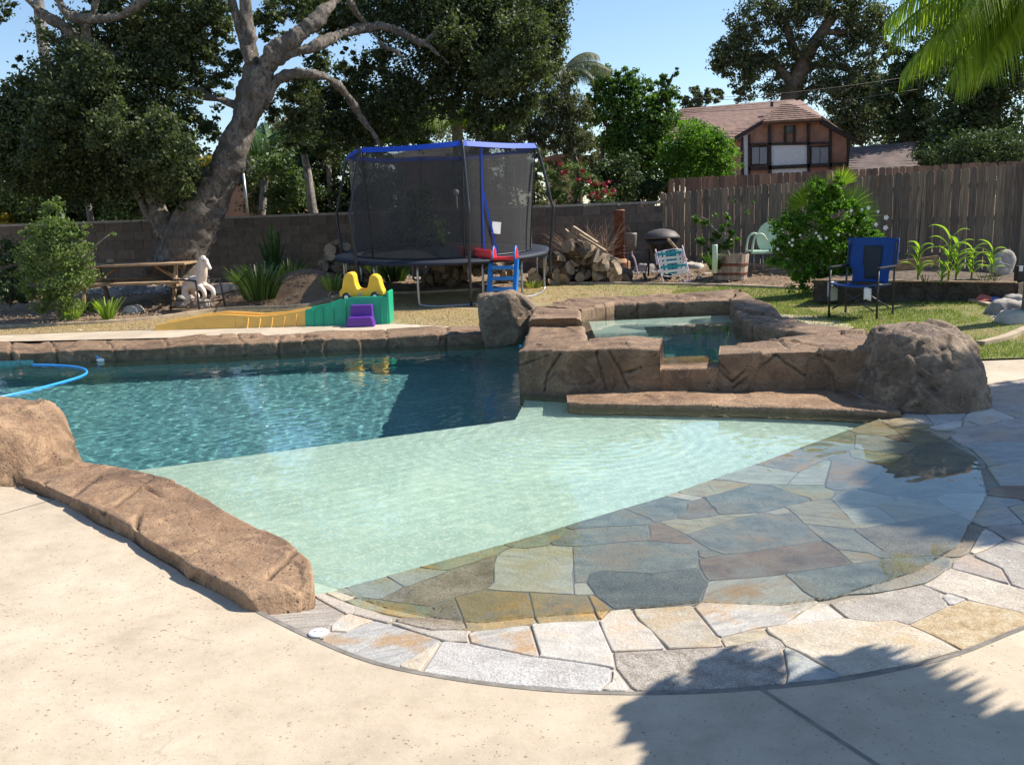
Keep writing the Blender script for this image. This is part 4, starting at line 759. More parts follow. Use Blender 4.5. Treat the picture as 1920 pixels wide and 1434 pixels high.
# back wall and right arm
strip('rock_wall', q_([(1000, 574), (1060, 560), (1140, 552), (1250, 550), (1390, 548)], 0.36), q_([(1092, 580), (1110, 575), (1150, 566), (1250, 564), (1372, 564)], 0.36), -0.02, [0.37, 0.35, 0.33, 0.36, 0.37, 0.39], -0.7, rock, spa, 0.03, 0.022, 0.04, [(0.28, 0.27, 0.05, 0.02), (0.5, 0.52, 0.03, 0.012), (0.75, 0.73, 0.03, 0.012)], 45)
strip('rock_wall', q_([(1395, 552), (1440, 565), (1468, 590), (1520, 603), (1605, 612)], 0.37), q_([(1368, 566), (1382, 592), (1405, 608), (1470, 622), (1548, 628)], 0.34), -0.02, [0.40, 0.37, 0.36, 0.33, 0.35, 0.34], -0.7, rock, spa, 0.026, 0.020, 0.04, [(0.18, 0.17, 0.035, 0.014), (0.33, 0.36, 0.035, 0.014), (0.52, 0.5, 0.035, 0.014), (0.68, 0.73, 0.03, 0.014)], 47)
fl_ = MB().box((1.95, 10.6, -0.71), (3.6, 4.6, 0.02)).out('spa_floor', M_['spaplaster'], spa, local=False); 
# local=False keeps the world position of the box
st_ = MB(); st_.prism([(0.9, 9.3, -0.7), (1.0, 12.0, -0.7), (3.0, 12.3, -0.7), (3.0, 11.55, -0.7), (1.6, 11.3, -0.7), (1.45, 9.3, -0.7)], (0, 0, 0.72)); st_ = st_.out('spa_bench', M_['shelf'], spa, local=False)
V, q = gridmesh(0.3, 3.45, 8.45, 12.75, 0.03, lambda x, y: 0.20 + (waves(x * 0.8, y * 0.8) - ZW) * 0.35)
sw = mk('spa_water', V, q, M_['water'], spa, True); sw.cycles.is_caustics_caster = True
for o in (fl_, st_): o.cycles.is_caustics_receiver = True
# ledge in front of the spa wall
A = [P(*p, -0.015) for p in ((1064, 753), (1090, 756), (1200, 757), (1300, 759), (1400, 761), (1500, 764), (1600, 768), (1690, 774))]
B = [Vector((0.48, 8.3, 0)), Vector((0.6, 8.48, 0)), Vector((1.1, 8.5, 0)), Vector((1.5, 8.5, 0)), Vector((1.9, 8.5, 0)), Vector((2.3, 8.5, 0)), Vector((2.7, 8.45, 0)), Vector((3.2, 8.4, 0))]
o = strip('rock_ledge', A, B, -0.33, [-0.02, -0.012, -0.016, -0.01, -0.018, -0.012, -0.015, -0.01], -0.33, M_['rock_tan'], None, 0.018, 0.007, 0.02, (), 51, [(P(1130, 750, 0.01), P(1220, 765, 0.01), 0.02, 0.012)]); tag(o, 'low wet brown rock ledge jutting into the pool below the spa wall', 'rock ledge')
o = boulder('boulder', (3.34, 7.72, 0.05), [((1, -0.15, 0.22), 0.48), ((-1, 0.0, 0.3), 0.38), ((-0.1, -1, 0.22), 0.68), ((0.75, -0.6, 0.25), 0.64), ((-0.75, -0.6, 0.35), 0.50), ((0, 1, 0.2), 0.5), ((0.0, 0.0, 1), 0.50), ((0, 0, -1), 0.4), ((0.5, 0, 0.8), 0.62), ((-0.55, 0, 0.8), 0.62), ((0, -0.6, 0.8), 0.62)], M_['rock_grey'], power=10, amp=0.035, seed=14, res=(170, 110), segs=[(P(1700, 615, 0.6), P(1760, 640, 0.5), 0.03, 0.03), (P(1760, 640, 0.5), PY(1775, 700, 7.2), 0.03, 0.03), (PY(1775, 700, 7.2), P(1830, 755, 0.0), 0.03, 0.03), (PY(1690, 655, 7.2), PY(1755, 660, 7.2), 0.03, 0.025), (PY(1780, 660, 7.3), PY(1830, 665, 7.4), 0.03, 0.025), (PY(1692, 655, 7.1), PY(1690, 720, 7.05), 0.025, 0.04)]); tag(o, 'big rounded weathered boulder closing the right end of the spa wall', 'boulder')
# ------------------------------------------------ block wall
WY = lambda x: 20.85 + 0.5 * np.clip((x + 7) / 10, -1, 1)
wl = thing('block_wall', 'long dark grey concrete block wall along the back of the yard', 'wall', (-5, 20, 0))
bl = MB().box((0, 0, 0), (0.394, 0.19, 0.194)); me0 = None
x0 = -13.2; rows_ = 8; nb_ = 0
for r_ in range(rows_):
    for c_i in range(42):
        x = x0 + c_i * 0.402 + (0.2 if r_ % 2 else 0)
        if x > 3.3: continue
        if me0 is None: o = bl.out('block', M_['block']); me0 = o.data; o.parent = wl
        else: o = bpy.data.objects.new('block', me0); COL.objects.link(o); o.parent = wl
        z = 0.13 + r_ * 0.2; z += 0.05 * (x / 10)
        o.location = Vector((x, 20.95 + (x + 13.4) * 0.032, z)) - wl.location; o.rotation_euler = (0, -0.005, 0.032)
m = MB(); m.beam((-13.4, 20.95, 0.75), (3.5, 21.49, 0.85), 0.15, 1.50); m.out('mortar_core', M_['mortar'], wl, local=False)
m = MB(); m.beam((-13.4, 20.95, 1.575), (3.5, 21.49, 1.675), 0.22, 0.05); m.out('wall_cap', M_['cap'], wl, local=False)
# ------------------------------------------------ fences
def fence(name, label, p0, p1, z0a, z0b, z1a, z1b, mat, w=0.14, seed=0, gap=0.006, kern=0.03):
    rg = random.Random(seed); p0 = Vector(p0).to_3d(); p1 = Vector(p1).to_3d(); L = (p1 - p0).length; n_ = int(L / (w + gap)); d = (p1 - p0) / L; nrm = Vector((-d.y, d.x, 0)); f = thing(name, label, 'fence', (p0.x, p0.y, 0)); ang = math.atan2(d.y, d.x)
    for i in range(n_):
        t = (i + 0.5) / n_; c = d * (L * t); zb = z0a + (z0b - z0a) * t; zt = z1a + (z1b - z1a) * t + rg.uniform(-0.012, 0.012); hw = w / 2 - 0.0 + rg.uniform(-0.003, 0.001)
        if rg.random() < 0.16: hw -= 0.009
        k = 0.03; th = 0.016
        poly = [(-hw, zb), (hw, zb), (hw, zt - kern), (hw - k, zt), (-hw + k, zt), (-hw, zt - kern)]
        m = MB().prism([(x, th / 2, z) for x, z in poly], (0, -th, 0)); o = m.out('board', mat, f); o.location = c + nrm * rg.uniform(-0.004, 0.004); o.rotation_euler = (rg.uniform(-0.008, 0.008), rg.uniform(-0.006, 0.006), ang)
    m = MB()
    for hgt in (0.35, 1.0, 1.6): m.beam(nrm * 0.035 + Vector((0, 0, z0a + hgt)), d * L + nrm * 0.035 + Vector((0, 0, z0b + hgt)), 0.045, 0.09)
    m.out('rail', mat, f); m = MB()
    k = 0.0
    while k < L: m.box(d * k + nrm * 0.10 + Vector((0, 0, (z0a + z1a) / 2 - 0.05)), (0.09, 0.09, z1a - z0a), (0, 0, ang)); k += 2.4
    m.out('post', mat, f); return f
fence('wooden_fence', 'tall weathered grey brown dog eared board fence on the right', (3.42, 21.45), (12.3, 14.7), 0.10, 0.28, 1.87, 2.31, M_['fence'], seed=3)
fence('wooden_fence', 'reddish brown board fence rising behind the grey fence', (4.4, 26.2), (13.0, 21.6), 0.1, 0.1, 2.31, 2.38, M_['fence_red'], w=0.145, seed=8, kern=0.02)
# ------------------------------------------------ houses
M_['roof'] = plain('roof_tile', (0.19, 0.115, 0.088), 0.85, 0.3, 3, 0.3, rndv=0.15); M_['brick'] = plain('soft_red_brick', (0.33, 0.175, 0.12), 0.9, 0.25, 3, 0.3); M_['stucco'] = plain('white_stucco', (0.62, 0.62, 0.62), 0.9, 0.08, 5, 0.2)
M_['timber'] = plain('dark_timber', (0.035, 0.025, 0.022), 0.8, 0.3, 3, 0.2); M_['curtain'] = plain('pale_curtain', (0.24, 0.25, 0.26), 0.9, 0.3, 8, 0.1, stretch=(6, 1, 0.3)); M_['roofdark'] = plain('dark_roof_shingle', (0.12, 0.085, 0.075), 0.9, 0.4, 1.5, 0.3)
M_['peach'] = plain('peach_stucco', (0.50, 0.30, 0.20), 0.9, 0.12, 2, 0.1); M_['tanwall'] = plain('tan_stucco', (0.50, 0.40, 0.28), 0.9, 0.12, 2, 0.1); M_['greyroof'] = plain('grey_roof', (0.34, 0.31, 0.28), 0.9, 0.15, 2, 0.1)
M_['glass'] = plain('window_glass', (0.03, 0.035, 0.04), 0.12, 0.1, 3, 0.0)
HY = 50.0; h = lambda x, y, d=0.0: PY(x, y, HY + d)
hs = thing('tudor_house', 'two storey half timbered house with brown tiled hip roof behind the fence', 'house', (h(1480, 330).x, HY, 0))
def fpoly(name, pts, d0, th, mat, par):
    "panel in the facade plane at depth offset d0"
    m = MB(); V = [h(x, y, d0) for x, y in pts]; m.prism(V, (0, th, 0)); o = m.out(name, mat, par, local=False); bm = bmesh.new(); bm.from_mesh(o.data); bmesh.ops.recalc_face_normals(bm, faces=bm.faces); bm.to_mesh(o.data); bm.free(); return o
fpoly('wall', [(1394, 252), (1432, 224), (1542, 218), (1592, 258), (1592, 420), (1394, 420)], 0.1, 3.5, M_['brick'], hs)
fpoly('wall', [(1446, 273), (1516, 272), (1516, 330), (1446, 330)], 0.04, 0.05, M_['stucco'], hs); fpoly('wall', [(1393, 256), (1403, 253), (1403, 420), (1393, 420)], 0.03, 0.06, M_['stucco'], hs); 
fpoly('wall', [(1340, 240), (1393, 240), (1393, 420), (1340, 420)], 3.0, 3.0, M_['tanwall'], hs)
for nm, pts in (('timber_beam', [(1389, 258), (1394, 256), (1397, 420), (1391, 420)]), ('timber_beam', [(1403, 253), (1407, 252), (1407, 420), (1403, 420)]), ('timber_beam', [(1441, 235), (1446, 235), (1447, 330), (1441, 330)]), ('timber_beam', [(1514, 232), (1519, 232), (1519, 330), (1514, 330)]), ('timber_beam', [(1556, 235), (1560, 235), (1560, 318), (1556, 318)]), ('timber_beam', [(1589, 260), (1594, 262), (1594, 420), (1589, 420)]),
                ('timber_beam', [(1404, 269), (1556, 266), (1556, 270), (1404, 273)]), ('timber_beam', [(1404, 313), (1590, 304), (1590, 311), (1404, 320)]), ('timber_beam', [(1471, 236), (1475, 236), (1475, 268), (1471, 268)]), ('timber_beam', [(1488, 235), (1492, 235), (1492, 268), (1488, 268)])):
    fpoly(nm, pts, -0.06, 0.12, M_['timber'], hs)
for x0_, x1_ in ((1408, 1440), (1520, 1555)):
    w = fpoly('window', [(x0_, 275), (x1_, 273), (x1_, 309), (x0_, 312)], 0.03, 0.05, M_['timber'], hs); xm = (x0_ + x1_) / 2
    for a, b_ in ((x0_ + 2, xm - 0.7), (xm + 0.7, x1_ - 2)):
        o = fpoly('pane', [(a, 277), (b_, 276), (b_, 307), (a, 308)], 0.00, 0.02, M_['curtain'], None); o.parent = w; o.location = -hs.location * 0  ; o.data.transform(Matrix.Translation(-hs.location))
w = fpoly('window', [(1475, 238), (1488, 237), (1488, 250), (1475, 250)], -0.02, 0.05, M_['glass'], hs)
# roof as courses of overlapping tile strips (pieces only a few pixels deep)
def roof(name, quad, courses, mat, par, tiles=0, seed=0):
    "quad: top-left, top-right, bottom-right, bottom-left corners"
    rg = random.Random(seed); a, b_, c, d = [Vector(p) for p in quad]; m = MB(); up = (b_ - a).cross(d - a).normalized(); up = up if up.z > 0 else -up
    for i in range(courses):
        t0, t1 = i / courses, (i + 1.15) / courses; l0, r0, l1, r1 = a.lerp(d, t0), b_.lerp(c, t0), a.lerp(d, t1), b_.lerp(c, t1); nt = max(1, tiles)
        for k in range(nt):
            u0, u1 = k / nt, (k + 0.94) / nt if nt > 1 else 1; lift = up * (0.045 + rg.uniform(0, 0.015)) * (courses and 1)
            p = [l0.lerp(r0, u0), l0.lerp(r0, u1), l1.lerp(r1, u1) + lift, l1.lerp(r1, u0) + lift]; m.add(p + [p[2] - up * 0.1, p[3] - up * 0.1], [(0, 1, 2, 3), (3, 2, 4, 5)])
    o = m.out(name, mat, par, local=False); o['kind'] = 'stuff'; MB().prism([q_ + up * 0.02 for q_ in (a, b_, c, d)], -up * 0.12).out('roof_deck', mat, par, local=False); return o
roof('roof_tiles', [h(1275, 205, 6), h(1490, 187, 6), h(1395, 262, 0.5), h(1240, 262, 0.5)], 16, M_['roof'], hs, 34, 1)
roof('roof_tiles', [h(1473, 194, 2.0), h(1478, 194, 2.0), h(1540, 222, -0.5), h(1430, 229, -0.5)], 9, M_['roof'], hs, 16, 2)
roof('roof_tiles', [h(1474, 192, 2.5), h(1492, 188, 6), h(1379, 262, -0.3), h(1379, 260, -0.35)][:4], 10, M_['roof'], hs, 6, 3)
roof('roof_tiles', [h(1477, 194, 2.2), h(1500, 188, 6), h(1600, 262, 3), h(1541, 222, -0.4)], 9, M_['roof'], hs, 12, 4)
fpoly('barge_board', [(1378, 256), (1432, 224), (1434, 231), (1380, 263)], -0.4, 0.2, M_['timber'], hs); fpoly('barge_board', [(1430, 227), (1542, 221), (1542, 228), (1430, 233)], -0.45, 0.2, M_['timber'], hs); fpoly('barge_board', [(1540, 222), (1620, 268), (1616, 274), (1540, 232)], -0.4, 0.2, M_['timber'], hs)
fpoly('roof_vent', [(1446, 191), (1450, 191), (1450, 200), (1446, 200)], 3.5, 0.2, M_['darksteel'], hs)
h2 = thing('low_roofed_house', 'low dark shingled roof to the right of the half timbered house', 'house', (PY(1660, 300, 44).x, 44, 0))
roof('roof_tiles', [PY(1594, 277, 47), PY(1725, 266, 47), PY(1745, 330, 43), PY(1590, 330, 43)], 12, M_['roofdark'], h2, 26, 5)
m = MB(); a = PY(1660, 330, 44.5); m.box((a.x, 46, 1.3), (4.2, 3, 2.6)); m.out('wall', M_['tanwall'], h2, local=False)
def simple_house(name, label, x0_, x1_, ytop, ye, D, wall, rf, hip=0.3, dep=6):
    a, b_ = PY(x0_, ye, D), PY(x1_, ye, D); t0 = h3 = thing(name, label, 'house', ((a.x + b_.x) / 2, D, 0)); zt = PY((x0_ + x1_) / 2, ytop, D).z
    m = MB(); m.box(((a.x + b_.x) / 2, D + dep / 2, a.z / 2), (b_.x - a.x, dep, a.z)); m.out('wall', wall, t0, local=False); w_ = b_.x - a.x
    A0, B0 = Vector((a.x - 0.4, D - 0.4, a.z)), Vector((b_.x + 0.4, D - 0.4, a.z)); A1, B1 = Vector((a.x + w_ * hip, D + dep / 2, zt)), Vector((b_.x - w_ * hip, D + dep / 2, zt)); A2, B2 = A0 + Vector((0, dep + 0.8, 0)), B0 + Vector((0, dep + 0.8, 0))
    roof('roof_tiles', [A1, B1, B0, A0], 12, rf, t0, 24, 1); m = MB(); m.add([A0, B0, A1, B1, A2, B2], [(0, 2, 4), (1, 5, 3), (2, 3, 5, 4), (0, 4, 5, 1)]); m.out('roof_hip', rf, t0, local=False)
    return t0
simple_house('house', 'peach stucco house seen between the oak trunk and the trampoline', 395, 505, 290, 325, 29, M_['peach'], M_['greyroof'], 0.2)
simple_house('house', 'reddish brown house seen through the trampoline netting', 740, 905, 262, 300, 27, M_['peach'], M_['greyroof'], 0.25)
g_ = simple_house('house', 'small tan gabled house above the red flowering shrub', 1030, 1092, 284, 300, 34, M_['tanwall'], M_['roof'], 0.48, 4)

# ------------------------------------------------ vegetation
def leafcloud(name, blobs, size, mat, par=None, seed=0, sub=0.34, flat=0.0, aspect=0.5, dens=1.0, shell=0.45, droop=0.0, local=False):
    "blobs: (centre, radius or (rx, ry, rz), count)"
    rg = np.random.default_rng(seed); C = []
    for c, r, n_ in blobs:
        r3 = np.array(r if hasattr(r, '__len__') else (r, r * 0.9, r)); n_ = int(n_ * dens); ns = max(3, int(n_ / 55)); d = rg.normal(size=(ns, 3)); d /= np.linalg.norm(d, axis=1, keepdims=True)
        rad = rg.uniform(0, 1, ns) ** shell; sc = np.array(c) + d * rad[:, None] * r3; sr = sub * r3.mean() * rg.uniform(0.5, 1.25, ns)
        k = rg.integers(0, ns, n_); p = sc[k] + rg.normal(size=(n_, 3)) * sr[k][:, None] * np.array([0.55, 0.55, 0.38]); C.append(p)
    C = np.vstack(C); n_ = len(C); a = rg.normal(size=(n_, 3)); a[:, 2] -= droop; a /= np.linalg.norm(a, axis=1, keepdims=True); b = np.cross(a, rg.normal(size=(n_, 3)) + np.array([0, 0, 0.6])); b /= np.linalg.norm(b, axis=1, keepdims=True)
    L = size * rg.uniform(0.6, 1.35, n_)[:, None]; wd = L * aspect
    V = np.stack([C - a * L * 0.5, C + b * wd * 0.5, C + a * L * 0.5, C - b * wd * 0.5], 1).reshape(-1, 3)
    return mk(name, V, np.arange(n_ * 4).reshape(-1, 4), mat, par, local=local)
def limb(m, pts, rad, n=10, sub=4, wob=0.0, seed=0):
    rg = random.Random(seed); P_ = arc(pts, sub); r_ = np.interp(np.linspace(0, 1, len(P_)), np.linspace(0, 1, len(rad)), rad)
    if wob: P_ = [p + Vector((rg.uniform(-1, 1), rg.uniform(-1, 1), rg.uniform(-1, 1))) * wob * r_[i] for i, p in enumerate(P_)]; r_ = [q * rg.uniform(0.93, 1.08) for q in r_]
    m.tube(P_, list(r_), n)
def rough(o, amp, sc=2.5, seed=0):
    me = o.data; n_ = len(me.vertices); co = np.zeros(n_ * 3, np.float32); me.vertices.foreach_get('co', co); co = co.reshape(-1, 3).astype(float); no = np.zeros(n_ * 3, np.float32); me.vertex_normals.foreach_get('vector', no); no = no.reshape(-1, 3)
    co += no * (amp * fbm(co, sc, 4, seed))[:, None]; me.vertices.foreach_set('co', co.astype(np.float32).ravel()); me.update()
def B(px_, py_, r, D, k=1.0, ry=None, rz=None):
    c = PY(px_, py_, D); s = D / F; return (c, (r * s, (ry or r) * s * 0.9, (rz or r) * s), k)
def blobs(L, D, dens, size):
    out = []
    for e in L:
        x, y, r = e[:3]; dd = D + (e[3] if len(e) > 3 else 0); kk = e[4] if len(e) > 4 else 1.0; c, rr3, _ = B(x, y, r, dd); vol = rr3[0] * rr3[2]; out.append((c, rr3, int(kk * dens * 70 * vol / (size * size))))
    return out
# the big leaning oak
OD = 18.0
oak = thing('oak_tree', 'huge leaning oak with thick pale trunk behind the picnic table', 'tree', PT(345, 508))
o_ = lambda L: [PY(e[0], e[1], OD + (e[2] if len(e) > 2 else 0) + 2.0 * float(sm(e[0], 560, 700))) for e in L]
tr = MB()
limb(tr, o_([(335, 525), (345, 480), (362, 430), (395, 370), (420, 320), (440, 270), (462, 215), (478, 170), (490, 130)]), [0.62, 0.46, 0.44, 0.35, 0.29, 0.25, 0.245, 0.27, 0.23], 28, 12, 0.0, 1)
tr = tr.out('trunk', M_['bark'], oak, smooth=True, local=False); rough(tr, 0.06, 2.6, 1); rough(tr, 0.022, 11, 5)
def olimb(L, rad, seed, n=14, amp=0.04):
    m = MB(); limb(m, o_(L), rad, n + 2, 10, 0.015, seed); o = m.out('limb', M_['bark'], oak, smooth=True, local=False); rough(o, amp, 3.5, seed); rough(o, 0.012, 13, seed); return o
olimb([(470, 190), (475, 120), (464, 60), (462, 10), (455, -60)], [0.159, 0.133, 0.126, 0.099, 0.080], 2, 14, 0.06)
olimb([(472, 120, -0.1), (452, 60), (440, 20), (428, -40)], [0.086, 0.080, 0.073, 0.060], 3)
olimb([(485, 150), (515, 105), (548, 75), (580, 50), (610, 25, -.3), (650, -20, -.6)], [0.199, 0.199, 0.173, 0.133, 0.099, 0.066], 4, 14, 0.06)
olimb([(520, 108), (570, 92), (600, 80, -.2), (640, 66, -.3), (680, 52, -.4), (730, 52, -.5), (765, 68, -.6), (795, 82, -.6), (825, 60, -.6), (870, 75, -.6), (905, 130, -.5)], [0.093, 0.093, 0.086, 0.086, 0.080, 0.080, 0.080, 0.080, 0.066, 0.060, 0.040], 5, 12)
olimb([(492, 200), (515, 155), (545, 138), (590, 138, -.3), (630, 158, -.5), (658, 190, -.6), (680, 225, -.7), (700, 250, -.8), (715, 282, -.9)], [0.106, 0.086, 0.080, 0.073, 0.066, 0.053, 0.049, 0.047, 0.033], 6)
olimb([(790, 80, -.6), (810, 92, -.8), (842, 118, -.9)], [0.060, 0.047, 0.033], 7); olimb([(700, 55, -.4), (718, 85, -.6), (745, 100, -.7), (765, 130, -.8)], [0.047, 0.040, 0.033, 0.020], 8); olimb([(690, 52, -.4), (665, 20, -.5), (650, -10, -.5)], [0.047, 0.040, 0.033], 9)
olimb([(350, 500), (320, 450), (300, 405), (285, 365), (283, 330, .2)], [0.34, 0.26, 0.19, 0.15, 0.10], 10, 14, 0.06); olimb([(310, 430), (275, 400), (250, 350), (215, 300)], [0.093, 0.066, 0.060, 0.047], 11)
olimb([(283, 340, .2), (310, 300, .3), (350, 262, .2)], [0.053, 0.033, 0.020], 12)
olimb([(300, -40, -.5), (262, 5, -.5), (225, 30, -.5), (170, 36, -.5), (130, 30, -.5), (105, -5, -.5)], [0.080, 0.086, 0.080, 0.080, 0.080, 0.080], 13); olimb([(40, -20, -.5), (75, 25, -.5), (112, 45, -.5), (150, 75, -.3), (210, 100, 0), (300, 150, .3), (420, 190, 0.2), (470, 210)], [0.066, 0.080, 0.093, 0.099, 0.086, 0.073, 0.080, 0.106], 14)
olimb([(185, 120, 0), (160, 60, -.4), (172, 30, -.5), (190, -30, -.5)], [0.066, 0.060, 0.053, 0.040], 15); olimb([(240, 90, 0), (225, 60), (250, 10)], [0.040, 0.033, 0.026], 16)
LB = [(150, 140, 95), (95, 190, 70), (60, 240, 70), (25, 190, 40), (40, 270, 70), (190, 210, 95), (250, 150, 85), (290, 100, 60), (250, 60, 60, 0, .8), (170, 70, 55, 0, .7), (320, 60, 50), (350, 20, 50), (400, 20, 40), (340, 120, 45), (120, 280, 80), (210, 290, 85), (290, 250, 75), (345, 215, 45, 0, .9), (300, 320, 60, -.6), (330, 290, 55, -.6), (350, 345, 28, -.6), (240, 350, 60, .3), (150, 340, 55, .3), (60, 330, 60), (10, 310, 50), (385, 185, 30, 0, .6), (395, 240, 26), (375, 90, 30, 0, .6), (8, 20, 30, 0, .5), (30, 110, 16, 0, .8), (410, 60, 28, 0, .6),
      (700, 10, 60), (650, 5, 45, 0, .8), (590, 5, 40, 0, .5), (760, 40, 70), (820, 20, 80), (900, 20, 80), (960, 20, 70), (1020, 15, 50), (1045, 45, 30), (870, 90, 75), (940, 95, 80), (1000, 80, 50), (1025, 120, 30, 0, .8), (960, 160, 55), (900, 170, 60), (830, 130, 55), (780, 160, 50), (720, 190, 65), (660, 190, 45), (640, 240, 45), (700, 240, 50), (770, 220, 45), (600, 230, 45, .3), (570, 190, 40, .4), (600, 180, 45, .3), (560, 240, 38, .5), (905, 230, 45), (950, 225, 40), (985, 195, 30), (820, 190, 35), (655, 110, 20, 0, .5), (545, 60, 25, .3, .6), (590, 110, 26, .4, .6), (500, 60, 25, .5, .7), (720, 100, 30, 0, .6), (850, 200, 30, 0, .8), (610, 290, 25, .3), (400, 95, 34, .3, .8), (380, 150, 34, .3, .9), (430, 60, 24, .4, .6), (420, 150, 26, .4, .8), (310, 30, 45), (350, 70, 40), (250, 20, 40), (200, 10, 35), (520, 20, 26, .4, .7), (860, 60, 40, -.7), (890, 110, 34, -.7), (1000, 30, 50), (1040, 80, 26), (700, 130, 38, .3, .8), (620, 60, 30, .3, .7), (550, 180, 30, .4, .8), (560, 220, 30, .5, .8), (80, 60, 26, 0, .5), (20, 240, 40), (450, 250, 20, .5), (350, 380, 20, -.5), (270, 380, 30, .3), (300, 235, 42, -1.6), (325, 285, 44, -1.7), (290, 300, 38, -1.5), (335, 330, 32, -1.6), (255, 270, 36, -1.4), (350, 365, 20, -1.3), (180, 130, 50, -1.2), (110, 200, 50, -1.2), (210, 240, 50, -1.4), (70, 280, 44, -1.2), (980, 60, 50, -1.2), (930, 130, 50, -1.2), (850, 60, 40, -1.2), (1000, 130, 40, -.8), (330, 60, 50, .6), (400, 40, 36, .7), (440, 110, 28, .8), (600, 20, 45, .9), (555, 8, 36, .9), (640, 45, 36, .6), (600, 112, 30, .9), (660, 145, 36, .5), (560, 165, 34, .9), (505, 205, 26, 1.0), (500, 30, 30, .9), (240, 60, 40, .5), (150, 100, 40, .5)]
LB = [(e[0], e[1], e[2], (e[3] if len(e) > 3 else 0) + (2.2 if e[0] > 580 else 0)) + tuple(e[4:]) for e in LB]
leafcloud('crown', blobs(LB, OD + 0.2, 0.70, 0.072), 0.072, M_['oak_leaf'], oak, 1, sub=0.33, aspect=0.6)
# unseen outer canopy, added above the frame to keep the trunk dappled
leafcloud('crown', [(PY(820, -100, 20.2), (1.8, 1.0, 0.6), 6000), (PY(250, -120, 18), (2.5, 1.6, 0.8), 6000)], 0.085, M_['oak_leaf'], oak, 2)
def tree(name, label, base, limbs, LB_, D, size, mat, bark, dens=0.8, seed=0, cat='tree', group=None, **kw):
    t = thing(name, label, cat, base, group=group); m = MB()
    for L, rad in limbs: limb(m, [PY(e[0], e[1], D + (e[2] if len(e) > 2 else 0)) for e in L], rad, 8, 3, 0.05, seed)
    if limbs: m.out('trunk', bark, t, smooth=True, local=False)
    leafcloud('crown', blobs(LB_, D, dens, size), size, mat, t, seed, **kw); return t
gr = lambda x, D: Vector((PY(x, 500, D).x, D, 0.2 if D > 20 else float(T(PY(x, 500, D).x, D))))
D = 75
tree('oak_tree', 'large spreading oak rising behind the half timbered house', gr(1480, D), [([(1478, 330), (1482, 230), (1485, 180), (1500, 135), (1515, 100), (1545, 55), (1570, 20)], [1.1, 0.9, 0.8, 0.65, 0.55, 0.4, 0.3]), ([(1500, 135), (1540, 120), (1590, 130), (1640, 160)], [0.4, 0.3, 0.25, 0.15]), ([(1490, 160), (1450, 120), (1410, 110), (1380, 90)], [0.4, 0.3, 0.22, 0.15]), ([(1505, 120), (1480, 70), (1470, 20)], [0.35, 0.3, 0.2]), ([(1545, 60), (1590, 60), (1630, 50)], [0.25, 0.2, 0.12]), ([(1482, 200), (1520, 165), (1570, 160)], [0.3, 0.22, 0.15])],
     [(1372, 105, 40), (1350, 130, 22), (1395, 60, 40), (1430, 15, 40), (1400, 135, 38), (1470, 30, 40, 0, .8), (1480, 90, 40, 0, .8), (1520, 10, 45), (1575, 0, 45), (1625, 25, 42), (1650, 55, 28), (1600, 75, 42), (1545, 105, 38, 0, .7), (1460, 150, 34, 0, .8), (1560, 165, 50), (1620, 145, 45), (1395, 170, 22), (1350, 175, 14), (1655, 100, 22), (1500, 175, 30), (1435, 110, 34), (1640, 190, 40), (1590, 200, 50), (1640, 240, 50), (1590, 245, 40)], D, 0.27, M_['oak_leaf2'], M_['bark_dark'], 0.85, 3)
tree('dark_tree', 'dark evergreen tree behind the low roof, left of the palm fronds', gr(1700, 48), [([(1700, 320), (1700, 200)], [0.4, 0.3])], [(1690, 120, 34), (1690, 170, 45), (1735, 110, 45), (1710, 230, 50), (1760, 60, 45), (1720, 180, 50), (1780, 120, 55), (1670, 225, 30), (1745, 260, 50), (1690, 270, 25), (1785, 20, 40)], 48, 0.22, M_['dark_leaf'], M_['bark_dark'], 0.85, 4)
tree('dark_tree', 'dark evergreen tree at the right edge behind the hanging palm fronds', gr(1860, 40), [([(1860, 330), (1860, 150)], [0.4, 0.3])], [(1830, 60, 55), (1830, 150, 65), (1890, 90, 70), (1880, 200, 75), (1800, 220, 55), (1840, 270, 50), (1900, 280, 50), (1780, 275, 40), (1750, 290, 30), (1920, 20, 60)], 40, 0.20, M_['dark_leaf'], M_['bark_dark'], 0.85, 5)
tree('small_tree', 'distant dark leaved tree left of the tiled roof', gr(1300, 62), [([(1300, 300), (1300, 200)], [0.3, 0.2])], [(1300, 175, 18), (1315, 190, 24), (1290, 195, 18), (1345, 180, 15)], 62, 0.25, M_['oak_leaf2'], M_['bark_dark'], 0.8, 6)
tree('leafy_tree', 'bright green loose crowned tree above the corner of the wall', gr(1190, 30), [([(1180, 400), (1185, 330), (1175, 260), (1150, 190), (1140, 140)], [0.2, 0.17, 0.13, 0.09, 0.04]), ([(1183, 320), (1215, 250), (1245, 180), (1262, 140)], [0.12, 0.1, 0.07, 0.03]), ([(1178, 280), (1140, 240), (1110, 190)], [0.08, 0.06, 0.03]), ([(1130, 250), (1127, 390)], [0.05, 0.08])],
     [(1130, 145, 24), (1155, 140, 24), (1115, 180, 24), (1150, 185, 38), (1190, 160, 28), (1115, 222, 24), (1150, 235, 38), (1195, 215, 45), (1240, 150, 18, 0, .8), (1262, 135, 10, 0, .7), (1235, 185, 28), (1262, 175, 16), (1240, 225, 35), (1200, 270, 48), (1165, 300, 38), (1215, 320, 38), (1240, 280, 30), (1185, 350, 30), (1225, 360, 20), (1150, 265, 30)], 30, 0.12, M_['green_leaf'], M_['bark_dark'], 1.1, 7)
